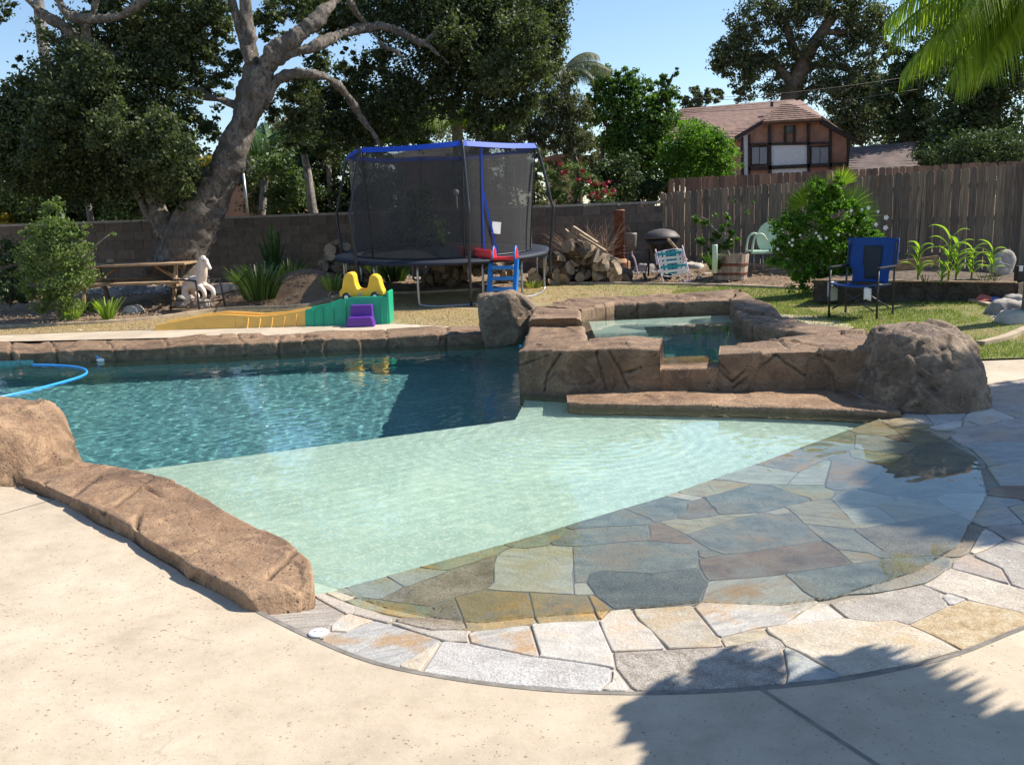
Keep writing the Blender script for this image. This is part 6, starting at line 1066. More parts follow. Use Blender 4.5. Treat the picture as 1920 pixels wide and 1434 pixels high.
MB().box((-0.02, -0.153, 0.10), (0.045, 0.006, 0.045)).out('sticker', M_['greyfab'], car)

# ------------------------------------------------ camping chair
ch = thing('camping_chair', 'blue folding camping chair with black frame and cup pouch on the lawn', 'chair', (4.72, 12.72, 0.0), R(-45))
fr_ = lambda nm, pts, r_=0.0125, mt='darksteel': MB().tube([Vector(p) for p in pts], r_, 8).out(nm, M_[mt], ch, True)
for s_ in (-1, 1):
    x = s_ * 0.33; zt_ = float(T(4.8, 12.6)); zg = zt_
    fr_('leg', [(x, -0.25, zg), (x, -0.24, zg + 0.66)], 0.014); fr_('leg', [(x, 0.25, zg + 0.02), (x, 0.24, zg + 0.5), (x * 0.97, 0.29, zg + 1.0)], 0.014)
    fr_('floor_bar', arc([(x, -0.24, zg + 0.14), (x, -0.22, zg + 0.03), (x, -0.15, zg + 0.012), (x, 0.15, zg + 0.012), (x, 0.22, zg + 0.03), (x, 0.245, zg + 0.14)], 3), 0.011)
    MB().box((x, 0.0, zg + 0.675), (0.055, 0.52, 0.03)).out('armrest', M_['black'], ch, bevel=0.01); fr_('seat_rail', [(x * 0.9, -0.26, zg + 0.46), (x * 0.9, 0.24, zg + 0.43)], 0.012)
for y in (-0.24, 0.24): fr_('cross_brace', [(-0.29, y, zg + 0.12), (0.28, y + 0.02, zg + 0.44)], 0.010); fr_('cross_brace', [(0.29, y - 0.02, zg + 0.12), (-0.28, y, zg + 0.44)], 0.010)
def cloth(nm, fn, nu, nv, mat, par, th=0.012):
    m = MB(); V = [fn(i / nu, j / nv) for j in range(nv + 1) for i in range(nu + 1)]; m.add(V, [(j * (nu + 1) + i, j * (nu + 1) + i + 1, (j + 1) * (nu + 1) + i + 1, (j + 1) * (nu + 1) + i) for j in range(nv) for i in range(nu)]); o = m.out(nm, mat, par, True); s_ = o.modifiers.new('s', 'SOLIDIFY'); s_.thickness = th; return o
cloth('seat', lambda u, v: Vector(((u - .5) * 0.60, -0.27 + 0.5 * v, zg + 0.47 - 0.03 * v - 0.03 * math.sin(math.pi * u) - 0.01 * math.sin(math.pi * v))), 14, 10, M_['bluefab'], ch, 0.02)
def bk(u, v):
    wdt = 0.70 if v > 0.45 else 0.50 + 0.20 * float(sm(v, 0.28, 0.45)); return Vector(((u - .5) * wdt, 0.235 + 0.07 * v - 0.0 + 0.04 * math.sin(math.pi * u), zg + 0.44 + 0.60 * v + 0.010 * math.sin(math.pi * u)))
cloth('backrest', bk, 16, 16, M_['bluefab'], ch, 0.018); cloth('mesh_panel', lambda u, v: bk(0.32 + 0.36 * u, 0.08 + 0.74 * v) + Vector((0, -0.016, 0)), 6, 6, M_['darkmesh'], ch, 0.006)
cloth('pouch', lambda u, v: Vector((-0.325, -0.22 + 0.20 * u, zg + 0.22 + 0.26 * v)), 4, 4, M_['greyfab'], ch, 0.05); cloth('cup_holder', lambda u, v: Vector((-0.36, -0.22 + 0.20 * u, zg + 0.21 + 0.07 * v)), 4, 4, M_['black'], ch, 0.03)
cloth('care_label', lambda u, v: Vector((0.15 + 0.10 * u, -0.255, zg + 0.26 + 0.16 * v + 0.012 * math.sin(5 * u))), 3, 4, M_['white'], ch, 0.003)
# ------------------------------------------------ picnic table
pt = thing('picnic_table', 'weathered wooden picnic table with benches in front of the block wall', 'table', (-6.72, 17.3, float(T(-6.7, 17.3)) - 0.0), R(2))
wd = M_['wood']
for k in range(5): MB().box((0, -0.32 + 0.16 * k, 0.74), (1.95, 0.145, 0.04)).out('top_plank', wd, pt, bevel=0.006)
for s_ in (-1, 1):
    for k in range(2): MB().box((0, s_ * (0.62 + 0.145 * k), 0.44), (1.95, 0.135, 0.04)).out('bench_plank', wd, pt, bevel=0.006)
    x = s_ * 0.78
    for t in (-1, 1): MB().beam((x, t * 0.24, 0.72), (x, t * 0.62, 0.0), 0.09, 0.045, up=(1, 0, 0)).out('leg', wd, pt)
    MB().beam((x + .05, -0.76, 0.40), (x + .05, 0.76, 0.40), 0.04, 0.09).out('crossbar', wd, pt); MB().beam((x, 0, 0.40), (x - s_ * 0.45, 0, 0.70), 0.09, 0.04).out('brace', wd, pt)
o = MB().lathe([(0.05, 0), (0.07, 0.05), (0.05, 0.09), (0.02, 0.10)], (0, 0, 0), 10).out('wood_offcut', M_['log_end'], None, True); tag(o, 'small tan wooden lump lying on the picnic table top', 'wood block'); o.location = (-7.15, 17.2, float(T(-6.7, 17.3)) + 0.76)
# ------------------------------------------------ spring horse
hz = thing('spring_horse', 'cream and pink toy rocking horse hung on a black tubular spring stand', 'rocking horse', P(372, 585, 0), R(-38))
def ell(m, c, r, n=12, rot=None):
    V = []; k = 8; Mx = Euler(rot).to_matrix() if rot else None
    for i in range(k + 1):
        ph = math.pi * i / k
        for j_ in range(n): th = 2 * math.pi * j_ / n; v = Vector((r[0] * math.sin(ph) * math.cos(th), r[1] * math.sin(ph) * math.sin(th), r[2] * math.cos(ph))); V.append((Mx @ v if Mx else v) + Vector(c))
    m.add(V, [(i * n + j_, (i + 1) * n + j_, (i + 1) * n + (j_ + 1) % n, i * n + (j_ + 1) % n) for i in range(k) for j_ in range(n)])
m = MB(); ell(m, (0, 0, 0.50), (0.25, 0.11, 0.13)); m.tube(arc([(0.12, 0, 0.54), (0.22, 0, 0.66), (0.27, 0, 0.80), (0.29, 0, 0.90)], 4), [0.11, 0.11, 0.10, 0.09, 0.085, 0.08, 0.075, 0.07, 0.065, 0.06, 0.06, 0.06, 0.06], 10); ell(m, (0.32, 0, 0.89), (0.09, 0.055, 0.06)); m.tube([(0.32, 0, 0.89), (0.40, 0, 0.82), (0.44, 0, 0.77)], [0.055, 0.042, 0.034], 10); ell(m, (0.445, 0, 0.77), (0.035, 0.034, 0.034))
for s_ in (-1, 1):
    m.tube([(0.28, s_ * 0.035, 0.93), (0.285, s_ * 0.045, 0.99)], [0.022, 0.006], 6); m.tube(arc([(0.18, s_ * 0.07, 0.46), (0.33, s_ * 0.09, 0.40), (0.36, s_ * 0.09, 0.30), (0.28, s_ * 0.09, 0.22)], 4), list(np.linspace(0.055, 0.028, 13)), 8); ell(m, (0.27, s_ * 0.09, 0.20), (0.035, 0.03, 0.035))
    m.tube(arc([(-0.16, s_ * 0.07, 0.46), (-0.22, s_ * 0.09, 0.34), (-0.12, s_ * 0.09, 0.26), (-0.22, s_ * 0.09, 0.16)], 4), list(np.linspace(0.08, 0.028, 13)), 8); ell(m, (-0.23, s_ * 0.09, 0.14), (0.035, 0.03, 0.035))
o = m.out('body', M_['horse'], hz, True); rm = o.modifiers.new('r', 'REMESH'); rm.mode = 'VOXEL'; rm.voxel_size = 0.014; rm.use_smooth_shade = True; sms = o.modifiers.new('s', 'SMOOTH'); sms.iterations = 4
m = MB(); m.tube(arc([(0.31, 0, 0.965), (0.22, 0, 0.93), (0.16, 0, 0.80), (0.10, 0, 0.68)], 4), [0.02, 0.03, 0.035, 0.035, 0.035, 0.035, 0.035, 0.035, 0.035, 0.035, 0.03, 0.03, 0.02], 7); m.out('mane', M_['mane'], hz, True)
MB().tube(arc([(-0.24, 0, 0.55), (-0.33, 0, 0.52), (-0.36, 0, 0.40), (-0.34, 0, 0.28)], 3), [0.02, 0.035, 0.04, 0.045, 0.045, 0.04, 0.035, 0.03, 0.02, 0.01], 7).out('tail', M_['mane'], hz, True)
m = MB(); ell(m, (-0.02, 0, 0.60), (0.13, 0.10, 0.035)); m.out('saddle', M_['greyfab'], hz, True)
for s_ in (-1, 1): m = MB(); ell(m, (0.355, s_ * 0.045, 0.90), (0.012, 0.008, 0.012), 8); m.out('eye', M_['black'], hz, True)
for s_ in (-1, 1):
    MB().tube(arc([(-0.48, s_ * 0.28, 0.03), (-0.44, s_ * 0.27, 0.02), (-0.42, s_ * 0.26, 0.12), (-0.36, s_ * 0.24, 0.52), (-0.30, s_ * 0.235, 0.57), (0.30, s_ * 0.235, 0.57), (0.36, s_ * 0.24, 0.52), (0.42, s_ * 0.26, 0.12), (0.44, s_ * 0.27, 0.02), (0.48, s_ * 0.28, 0.03)], 4), 0.016, 8).out('stand_frame', M_['black'], hz, True)
    for x in (-0.25, 0.25): MB().tube([(x + 0.01 * math.cos(k), s_ * (0.235 - 0.12 * k / 60) + 0.012 * math.sin(k), 0.56 - 0.10 * k / 60) for k in range(60)], 0.003, 4).out('spring', M_['steel'], hz, True)
for x in (-0.40, 0.40): MB().tube([(x, -0.25, 0.20), (x, 0.25, 0.20)], 0.013, 8).out('cross_tube', M_['black'], hz, True)
# ------------------------------------------------ fire wood
def make_log(r_, L, split):
    t = thing('log', '', 'log'); n_ = 9 if not split else 6
    pr = [(r_ * (1 + 0.08 * math.sin(3 * a)) * math.cos(a), r_ * math.sin(a)) for a in np.linspace(0, (2 if not split else 1) * math.pi, n_ + (0 if split else 1))[: n_ + 1 if split else n_]]
    m = MB().prism([(-L / 2, y, z) for y, z in pr], (L, 0, 0)); o = m.out('log', M_['log_bark'], None); me = o.data; me.materials.append(M_['log_end'])
    for i, f in enumerate(me.polygons):
        if len(f.vertices) > 4 or (split and abs(f.normal.z + 1) < 0.05): f.material_index = 1
    bpy.data.objects.remove(t); bm = bmesh.new(); bm.from_mesh(me); bmesh.ops.recalc_face_normals(bm, faces=bm.faces); bm.to_mesh(me); bm.free()
    for f in me.polygons:
        if abs(f.normal.x) > 0.9 or (split and f.normal.z < -0.9): f.material_index = 1
    return o
protos = [make_log(0.09, 0.42, False), make_log(0.12, 0.38, False), make_log(0.13, 0.42, True), make_log(0.11, 0.36, True)]; used = [False] * 4
def pile(cx, cy, hw, H, n_, label, group, seed, depth=0.5):
    rg = random.Random(seed); k = 0
    while k < n_:
        u = rg.uniform(-1, 1); top = H * max(0.0, 1 - abs(u) ** 1.8); z = rg.uniform(0.08, max(0.12, top)); i = rg.randrange(4)
        o = protos[i] if not used[i] else protos[i].copy()
        if used[i]: COL.objects.link(o)
        used[i] = True; x = cx + u * hw; y = cy + rg.uniform(-depth, depth) * (1 - 0.6 * z / H) ; o.location = (x, y, float(T(x, y)) + z * 0.93); o.rotation_euler = (rg.uniform(0, 6.28), rg.uniform(-0.5, 0.6), R(90) + rg.uniform(-0.9, 0.9)); o.scale = (rg.uniform(.8, 1.2),) * 3; tag(o, label, 'log', group); k += 1
w1 = PT(1075, 515); pile(w1.x, 18.75, 0.88, 0.76, 85, 'split firewood log in the heap right of the trampoline', 'logs heaped right of the trampoline', 1)
pile(PY(635, 500, 19.3).x, 19.35, 0.55, 0.85, 45, 'firewood log in the heap left of the trampoline', 'logs heaped left of the trampoline', 2, 0.35)
pile(PY(880, 500, 19.3).x, 19.4, 0.9, 0.5, 42, 'firewood log in the low row under the trampoline', 'logs in the low row behind the trampoline legs', 3, 0.3)
def twigs(name, c, n_, L, spread, mat, seed, up=0.7, r_=0.006):
    rg = random.Random(seed); m = MB()
    for _ in range(n_):
        p = Vector(c) + Vector((rg.uniform(-spread, spread), rg.uniform(-.25, .25), rg.uniform(0, 0.15))); d = Vector((rg.uniform(-1, 1), rg.uniform(-.5, .5), rg.uniform(up * 0.3, up * 1.5))).normalized(); l_ = L * rg.uniform(0.4, 1)
        q_ = p + d * l_ * 0.5 + Vector((rg.uniform(-.05, .05), 0, rg.uniform(-.03, .03))); m.tube([p, q_, p + d * l_ + Vector((0, 0, -0.05))], [r_, r_ * 0.7, r_ * 0.3], 4, cap=False)
    return m.out(name, mat)
M_['twig'] = plain('dry_twigs', (0.26, 0.16, 0.10), 0.9, 0.3, 20, 0.1)
c0 = PY(1105, 470, 19.0); o = twigs('brushwood', (c0.x, 19.0, c0.z - 0.15), 150, 0.85, 0.4, M_['twig'], 4); tag(o, 'tangle of dry brown brushwood behind the right wood heap', kind='stuff')
c0 = PY(860, 470, 19.5); o = twigs('brushwood', (c0.x, 19.5, c0.z - 0.35), 90, 0.7, 0.8, M_['twig'], 5, 0.4); tag(o, 'dry brushwood behind the trampoline netting', kind='stuff')
for (x0_, y0_, x1_, y1_, pl_) in ((1075, 425, 1120, 455, 'topmost pale plank offcut lying on the right wood heap'), (1085, 440, 1135, 470, 'pale plank offcut reaching furthest right on the right wood heap'), (1060, 430, 1110, 480, 'steeply tilted pale plank offcut on the left flank of the right wood heap')): a, b_ = PY(x0_, y0_, 18.6), PY(x1_, y1_, 18.4); tag(MB().beam(a, b_, 0.10, 0.03).out('wood_offcut', M_['log_end']), pl_, 'plank', 'plank offcuts on the right wood heap')
# ------------------------------------------------ rusty smoker, fire bowl, pot
b = PT(1162, 516); sm0 = thing('rusty_chimney', 'tall rusty red metal pipe standing on a short round drum', 'chimney', (b.x, b.y, b.z)); k_ = b.y / F
MB().lathe([(20 * k_, 0), (20 * k_, 24 * k_), (17 * k_, 27 * k_), (10 * k_, 31 * k_)], (0, 0, 0), 24).out('drum', M_['rusttop'], sm0, False, 0.004); MB().lathe([(9.5 * k_, 28 * k_), (9.5 * k_, 116 * k_), (10.5 * k_, 117 * k_), (10.5 * k_, 120 * k_)], (0, 0, 0), 20).out('pipe', M_['rust'], sm0, True)
MB().lathe([(10.2 * k_, 119.5 * k_), (9 * k_, 120.5 * k_)], (0, 0, 0), 20).out('lid', M_['rusttop'], sm0); MB().tube(arc([(-13 * k_, -9 * k_, 22 * k_), (-13 * k_, -9 * k_, 60 * k_), (-11 * k_, -9 * k_, 68 * k_), (-8 * k_, -9 * k_, 66 * k_)], 4), 2.6 * k_, 8).out('flue', M_['bark_pale'], sm0, True)
for z in (36, 42, 48, 54): MB().tube([(6 * k_, -8.6 * k_, z * k_), (9 * k_, -6 * k_, (z - 3) * k_)], 1.3 * k_, 6).out('hook', M_['rust'], sm0, True)
b = PY(1184, 500, 19.3); zg = float(T(b.x, 19.3)); pot = thing('metal_pot', 'small ash grey metal pot on a curved leg behind the rusty pipe', 'pot', (b.x, 19.3, zg)); k_ = 19.3 / F; zz = lambda y: PY(1184, y, 19.3).z - zg
MB().lathe([(6 * k_, zz(468)), (9.5 * k_, zz(462)), (10.5 * k_, zz(440)), (10.5 * k_, zz(437)), (8.5 * k_, zz(438)), (8 * k_, zz(455))], (0, 0, 0), 18).out('bowl', M_['pot'], pot, True); MB().tube(arc([(2 * k_, 0, zz(468)), (1 * k_, 0, zz(478)), (6 * k_, 0, zz(487)), (12 * k_, 0, 0.0)], 4), 1.6 * k_, 7).out('leg', M_['lilac'], pot, True); MB().tube([(-9 * k_, 0, 0.0), (-5 * k_, 0, zz(466))], 1.4 * k_, 6).out('leg', M_['pot'], pot, True); MB().beam((0, 0, zz(437)), (-6 * k_, 0, zz(425)), 0.02, 0.02).out('poker', M_['twig'], pot)
b = PY(1241, 500, 18.9); zg = float(T(b.x, 18.9)); fb = thing('fire_bowl', 'dark domed fire bowl standing behind the folded beach chair', 'fire bowl', (b.x, 18.9, zg)); k_ = 18.9 / F; zz = lambda y: PY(1241, y, 18.9).z - zg
MB().lathe([(34 * k_, zz(447)), (33 * k_, zz(443)), (24 * k_, zz(434)), (12 * k_, zz(430)), (4 * k_, zz(429))], (0, 0, 0), 28).out('dome', M_['dome'], fb, True); MB().lathe([(10 * k_, 0.15), (26 * k_, zz(458)), (31 * k_, zz(449)), (30 * k_, zz(449)), (24 * k_, zz(458))], (0, 0, 0), 24).out('bowl', M_['black'], fb, True)
for a in (30, 150, 270): MB().tube([(24 * k_ * math.cos(R(a)), 24 * k_ * math.sin(R(a)), zz(452)), (27 * k_ * math.cos(R(a)), 27 * k_ * math.sin(R(a)), 0)], 0.02, 6).out('leg', M_['black'], fb, True)
a, b_ = PY(1253, 449, 18.2), PT(1300, 502); tag(MB().tube([a, b_], 0.028, 8).out('wooden_pole', M_['log_end'], None, True), 'pale round wooden pole leaning on the fire bowl', 'pole')
# ------------------------------------------------ folded beach chair
b = P(1262, 533, float(T(3.2, 18))); bc = thing('beach_chair', 'folded aluminium beach chair with white and teal webbing leaning by the fire bowl', 'beach chair', PT(1262, 533), R(-6)); k_ = PT(1262, 533).y / F
fx = lambda x, y, d=0.0: Vector(((x - 1262) * k_, d + (533 - y) * k_ * 0.25, (533 - y) * k_))
MB().tube(arc([fx(1230, 468), fx(1236, 495), fx(1242, 522), fx(1247, 532), fx(1262, 533), fx(1284, 530), fx(1294, 526), fx(1291, 510), fx(1280, 462)], 4), 0.013, 8).out('frame', M_['lilac'], bc, True); MB().tube(arc([fx(1233, 474, .05), fx(1238, 505, .05), fx(1242, 516, .05), fx(1262, 519, .05), fx(1284, 514, .05), fx(1288, 505, .05), fx(1278, 470, .05), fx(1233, 474, .05)], 3), 0.011, 8).out('frame', M_['white'], bc, True)
for i, xx in enumerate((1238, 1246, 1254, 1262, 1270, 1278)): MB().beam(fx(xx, 473 - (xx - 1238) * .07, -0.02), fx(xx + 5, 514, -0.02), 0.055, 0.006, up=(0, 1, 0.2)).out('webbing', M_['teal'] if i in (2, 3) else M_['white'], bc)
for i, yy in enumerate((478, 486, 494, 502, 510)): MB().beam(fx(1235 + i * 1.2, yy, -0.03), fx(1281 + i * 1.6, yy - 4, -0.03), 0.05, 0.006, up=(0, 1, 0.2)).out('webbing', M_['teal'] if i in (0, 3) else M_['white'], bc)
for (x, y) in ((1231, 472), (1280, 468)): MB().beam(fx(x - 1, y + 4, -.04), fx(x + 2, y + 24, -.04), 0.035, 0.05, up=(0, 1, 0)).out('armrest', M_['lilac'], bc)
st = thing('folded_stroller', 'black wheeled folding stroller frame lying behind the beach chair', 'stroller', PT(1240, 529) + Vector((0, 0.25, 0)), 0)
for dx in (-0.28, 0.16):
    w = MB().lathe([(0.05, -0.02), (0.085, -0.02), (0.09, 0), (0.085, 0.02), (0.05, 0.02)], (dx, 0, 0.09), 18, Matrix.Rotation(R(90), 3, 'X') if dx > 0 else Matrix.Rotation(R(70), 3, 'Y')).out('wheel', M_['black'], st, True); MB().lathe([(0.008, -0.012), (0.04, -0.012), (0.04, 0.012), (0.008, 0.012)], (dx, 0, 0.09), 12, Matrix.Rotation(R(90), 3, 'X') if dx > 0 else Matrix.Rotation(R(70), 3, 'Y')).out('rim', M_['steel'], w, True)
MB().tube(arc([(-0.28, 0, 0.10), (-0.24, 0, 0.30), (-0.18, 0.05, 0.38), (0.1, .1, 0.30), (0.16, 0.03, 0.09)], 4), 0.012, 6).out('frame', M_['black'], st, True)
# ------------------------------------------------ barrel planter with small tree
b = PT(1377, 526); br = thing('barrel_planter', 'half wine barrel planter of weathered staves before the fence', 'planter', (b.x, b.y + 0.36, b.z)); k_ = b.y / F; R0, R1, H_ = 31 * k_, 35 * k_, 47 * k_
for i in range(22):
    a0, a1 = 2 * math.pi * i / 22, 2 * math.pi * (i + 0.96) / 22; m = MB(); V = []
    for rr_, z in ((R0, 0), (R1, H_), (R1 - .03, H_), (R0 - .03, 0)): V += [(rr_ * math.cos(a0), rr_ * math.sin(a0), z), (rr_ * math.cos(a1), rr_ * math.sin(a1), z)]
    m.add(V, [(0, 1, 3, 2), (2, 3, 5, 4), (4, 5, 7, 6), (6, 7, 1, 0), (0, 2, 4, 6), (1, 7, 5, 3)]); m.out('stave', M_['barrel'], br)
for z in (0.25, 0.62): rr_ = R0 + (R1 - R0) * z + 0.004; MB().lathe([(rr_, H_ * z - .025), (rr_ + .004, H_ * z - .02), (rr_ + .004, H_ * z + .02), (rr_, H_ * z + .025)], (0, 0, 0), 40, cap=False).out('hoop', M_['rust'], br)
MB().lathe([(R1 - .04, H_ * 0.88), (0.01, H_ * 0.9)], (0, 0, 0), 24).out('soil', M_['dirt'], br)
D = b.y + 0.36; t = thing('small_tree', 'spindly young tree with sparse leaves growing in the barrel planter', 'tree', (b.x, D, b.z + H_ * 0.88)); m = MB(); py_ = lambda L: [PY(x, y, D) for x, y in L]
limb(m, py_([(1368, 484), (1360, 455), (1352, 440), (1335, 425), (1322, 410), (1312, 408)]), [0.025, 0.022, 0.02, 0.015, 0.01, 0.006], 7); limb(m, py_([(1362, 465), (1358, 430), (1362, 405), (1368, 385)]), [0.02, 0.015, 0.01, 0.006], 7); limb(m, py_([(1366, 475), (1345, 462), (1325, 455)]), [0.012, 0.01, 0.005], 6); limb(m, py_([(1360, 450), (1372, 430), (1385, 395), (1412, 382)]), [0.01, 0.008, 0.005, 0.003], 6); m.out('trunk', M_['bark_pale'], t, True, local=False)
leafcloud('crown', blobs([(1306, 412, 9), (1320, 418, 8), (1325, 452, 11), (1345, 440, 8), (1358, 425, 9), (1365, 408, 7), (1362, 455, 11), (1370, 440, 8), (1352, 465, 8), (1376, 378, 4, 0, .6), (1400, 398, 5, 0, .5), (1412, 380, 4, 0, .5), (1340, 405, 4, 0, .5), (1382, 450, 4, 0, .7), (1332, 470, 6)], D, 0.9, 0.07), 0.09, M_['green_leaf'], t, 8, sub=0.55)
b = PT(1340, 512); tag(MB().lathe([(0.05, 0), (0.05, 0.5), (0.045, 0.52)], b, 12).out('white_post', M_['mint'], None, True), 'short white cylindrical post left of the barrel planter', 'post')
# mint retro chair and table behind the flowering bush
b = PT(1440, 520); mc = thing('metal_chair', 'mint green tubular metal garden chair half hidden behind the white flowered bush', 'chair', PT(1432, 512)); k_ = PT(1432, 512).y / F; gx = lambda x, y, d=0.0: Vector(((x - 1432) * k_, d, (512 - y) * k_))
for d in (-0.02, 0.45): MB().tube(arc([gx(1409, 476, d), gx(1410, 462, d), gx(1414, 446, d), gx(1422, 440, d), gx(1430, 442, d), gx(1436, 452, d)], 4), 0.022, 8).out('arm', M_['mint'], mc, True)
MB().beam(gx(1409, 474, -.02), gx(1436, 474, -.02), 0.03, 0.04).out('seat_rail', M_['mint'], mc); MB().box(gx(1430, 472, .22), (0.42, 0.44, 0.03)).out('seat', M_['mint'], mc, bevel=0.01); V = [(26 * k_ * math.cos(t), 0.0, 30 * k_ * math.sin(t)) for t in np.linspace(0, 2 * math.pi, 24, endpoint=False)]
o = flat('backrest', V, (0, 0.025, 0), M_['mint'], mc, 0.006); o.location = gx(1450, 448, 0.25)
for x in (1413, 1430): MB().tube([gx(x, 476), gx(x + 1, 510)], 0.012, 6).out('leg', M_['steel'], mc, True)
# ------------------------------------------------ flowering bush with fan palm
fbh = tree('flowering_bush', 'dense dark green bush with small white flowers behind the blue chair', PT(1540, 548), [([(1540, 546), (1530, 500), (1510, 450)], [0.05, 0.04, 0.02]), ([(1540, 546), (1560, 500), (1590, 440)], [0.05, 0.04, 0.02])], [(1470, 440, 30), (1465, 480, 30), (1500, 420, 30), (1510, 470, 40), (1545, 400, 34), (1560, 450, 44), (1600, 420, 32), (1625, 440, 28), (1610, 470, 34), (1640, 445, 16, 0, .6), (1500, 515, 30), (1550, 510, 34), (1590, 505, 30), (1530, 370, 26), (1560, 355, 22), (1575, 340, 14), (1470, 410, 12, 0, .7), (1545, 540, 16), (1580, 385, 26)], 15.6, 0.062, M_['citrus'], M_['bark_dark'], 0.85, 70, cat='bush', aspect=0.55)
rgf = random.Random(3); m = MB()
for (x, y, s_) in ((1616, 393, 3), (1628, 390, 4), (1646, 397, 3), (1661, 408, 5), (1642, 421, 4), (1660, 427, 5), (1596, 395, 3.5), (1572, 440, 3), (1535, 443, 3), (1538, 448, 3), (1485, 460, 3), (1486, 450, 3), (1458, 467, 3), (1500, 441, 2.5), (1549, 446, 3), (1480, 455, 2.5), (1530, 437, 2.5)):
    c = PY(x, y, 15.15); k = s_ * 15.15 / F
    for i in range(5): a = 2 * math.pi * i / 5; d = Vector((math.cos(a), -0.35, math.sin(a))); e = Vector((-math.sin(a), 0, math.cos(a))); m.add([c, c + d * k * 0.6 + e * k * 0.4, c + d * k * 1.1, c + d * k * 0.6 - e * k * 0.4], [(0, 1, 2, 3)])
o = m.out('flowers', M_['white_flower'], fbh, local=False); o['kind'] = 'stuff'
def fan(m, c, d, L, n_=22, spread=R(150), w=0.03, seed=0, pleat=0.0, droopt=0.05):
    rg = random.Random(seed); d = Vector(d).normalized(); sd_ = d.cross(Vector((0, -1, 0.2))).normalized()
    for k in range(n_):
        a = -spread / 2 + spread * k / (n_ - 1); e = (d * math.cos(a) + sd_ * math.sin(a)).normalized(); l_ = L * (0.75 + 0.25 * math.cos(a)) * rg.uniform(.93, 1.05); s_ = Vector((0, -1, 0)).cross(e).normalized() * w / 2; mid = Vector(c) + e * l_ * 0.6; m.add([Vector(c), mid - s_, mid + s_, Vector(c) + e * l_ + Vector((0, 0, -droopt * L))], [(0, 1, 2), (1, 3, 2)])
fp = thing('fan_palm', 'small fan palm with stiff fans rising from the flowering bush', 'palm', PT(1545, 535) + Vector((0, .4, 0))); D = 15.9
m = MB(); limb(m, [PY(1548, 530, D), PY(1550, 430, D)], [0.08, 0.06], 8); m.out('trunk', M_['bark_dark'], fp, True, local=False)
for i, (x, y, dx, dz, L, mt) in enumerate(((1545, 395, -0.3, 1, .48, 'palm'), (1510, 385, -0.8, 0.7, .40, 'palm'), (1590, 390, .9, .6, .5, 'palm_dark'), (1575, 350, 0.1, 1, .38, 'palm'), (1600, 410, 1.0, .1, .48, 'palm_dark'), (1500, 395, -1, .3, .42, 'palm_dark'), (1530, 360, -.4, 1, .34, 'palm_dark'), (1560, 380, .3, 1, .4, 'palm_dark'))):
    m = MB(); c = PY(x, y, D - 0.15); m.tube([PY(1550, 430, D), c], 0.008, 4); fan(m, c, (dx, -0.3 - 0.1 * (i % 3), dz), L, 22, R(125), 0.024, i); m.out('fan_leaf', M_[mt], fp, local=False)
MB().tube([PY(1558, 345, 15.3), PY(1561, 322, 15.3)], [0.03, 0.008], 6).out('flower_spike', M_['log_end'], fp, True, local=False)
# pinnate palm by the wall
tp_ = thing('young_palm', 'young palm with upright dark feather fronds before the block wall', 'palm', Vector((PY(512, 490, 18.9).x, 18.9, float(T(PY(512, 490, 18.9).x, 18.9)))))
for i, (az, el, l_) in enumerate(((95, 86, .95), (200, 80, .9), (-20, 80, .85), (20, 72, 0.7), (170, 72, 0.7))): m = MB(); frond(m, tp_.location, (math.cos(R(az)) * math.cos(R(el)), math.sin(R(az)) * math.cos(R(el)), math.sin(R(el))), 1.25 * l_, 0.25, 0.20, 34, 90 + i, 0.026, -0.25); m.out('frond', M_['palm_dark'], tp_, local=False)
# strap leaved clumps
def clump(name, label, base, h, n_, spread, mat, seed, w=0.022, cat='plant', bend=0.6):
    rg = random.Random(seed); m = MB(); base = Vector(base)
    for _ in range(n_):
        a = rg.uniform(0, 2 * math.pi); r_ = spread * rg.random() ** 0.5; p = base + Vector((math.cos(a) * r_ * 0.5, math.sin(a) * r_ * 0.4, 0)); l_ = h * rg.uniform(0.6, 1.1); d = Vector((math.cos(a) * bend * r_ / spread, math.sin(a) * bend * r_ / spread, 1)).normalized(); s_ = Vector((-math.sin(a + 0.6), math.cos(a + 0.6), 0)) * w / 2
        q1 = p + d * l_ * 0.5; q2 = p + d * l_ * 0.85 + Vector((math.cos(a), math.sin(a), -0.3)) * l_ * 0.08; q3 = q2 + (Vector((math.cos(a), math.sin(a), 0)) * 0.6 + Vector((0, 0, 0.2))) * l_ * 0.15
        m.add([p - s_, p + s_, q1 + s_, q1 - s_, q2 + s_ * 0.7, q2 - s_ * 0.7, q3], [(0, 1, 2, 3), (3, 2, 4, 5), (5, 4, 6)])
    return tag(m.out(name, mat), label, cat)
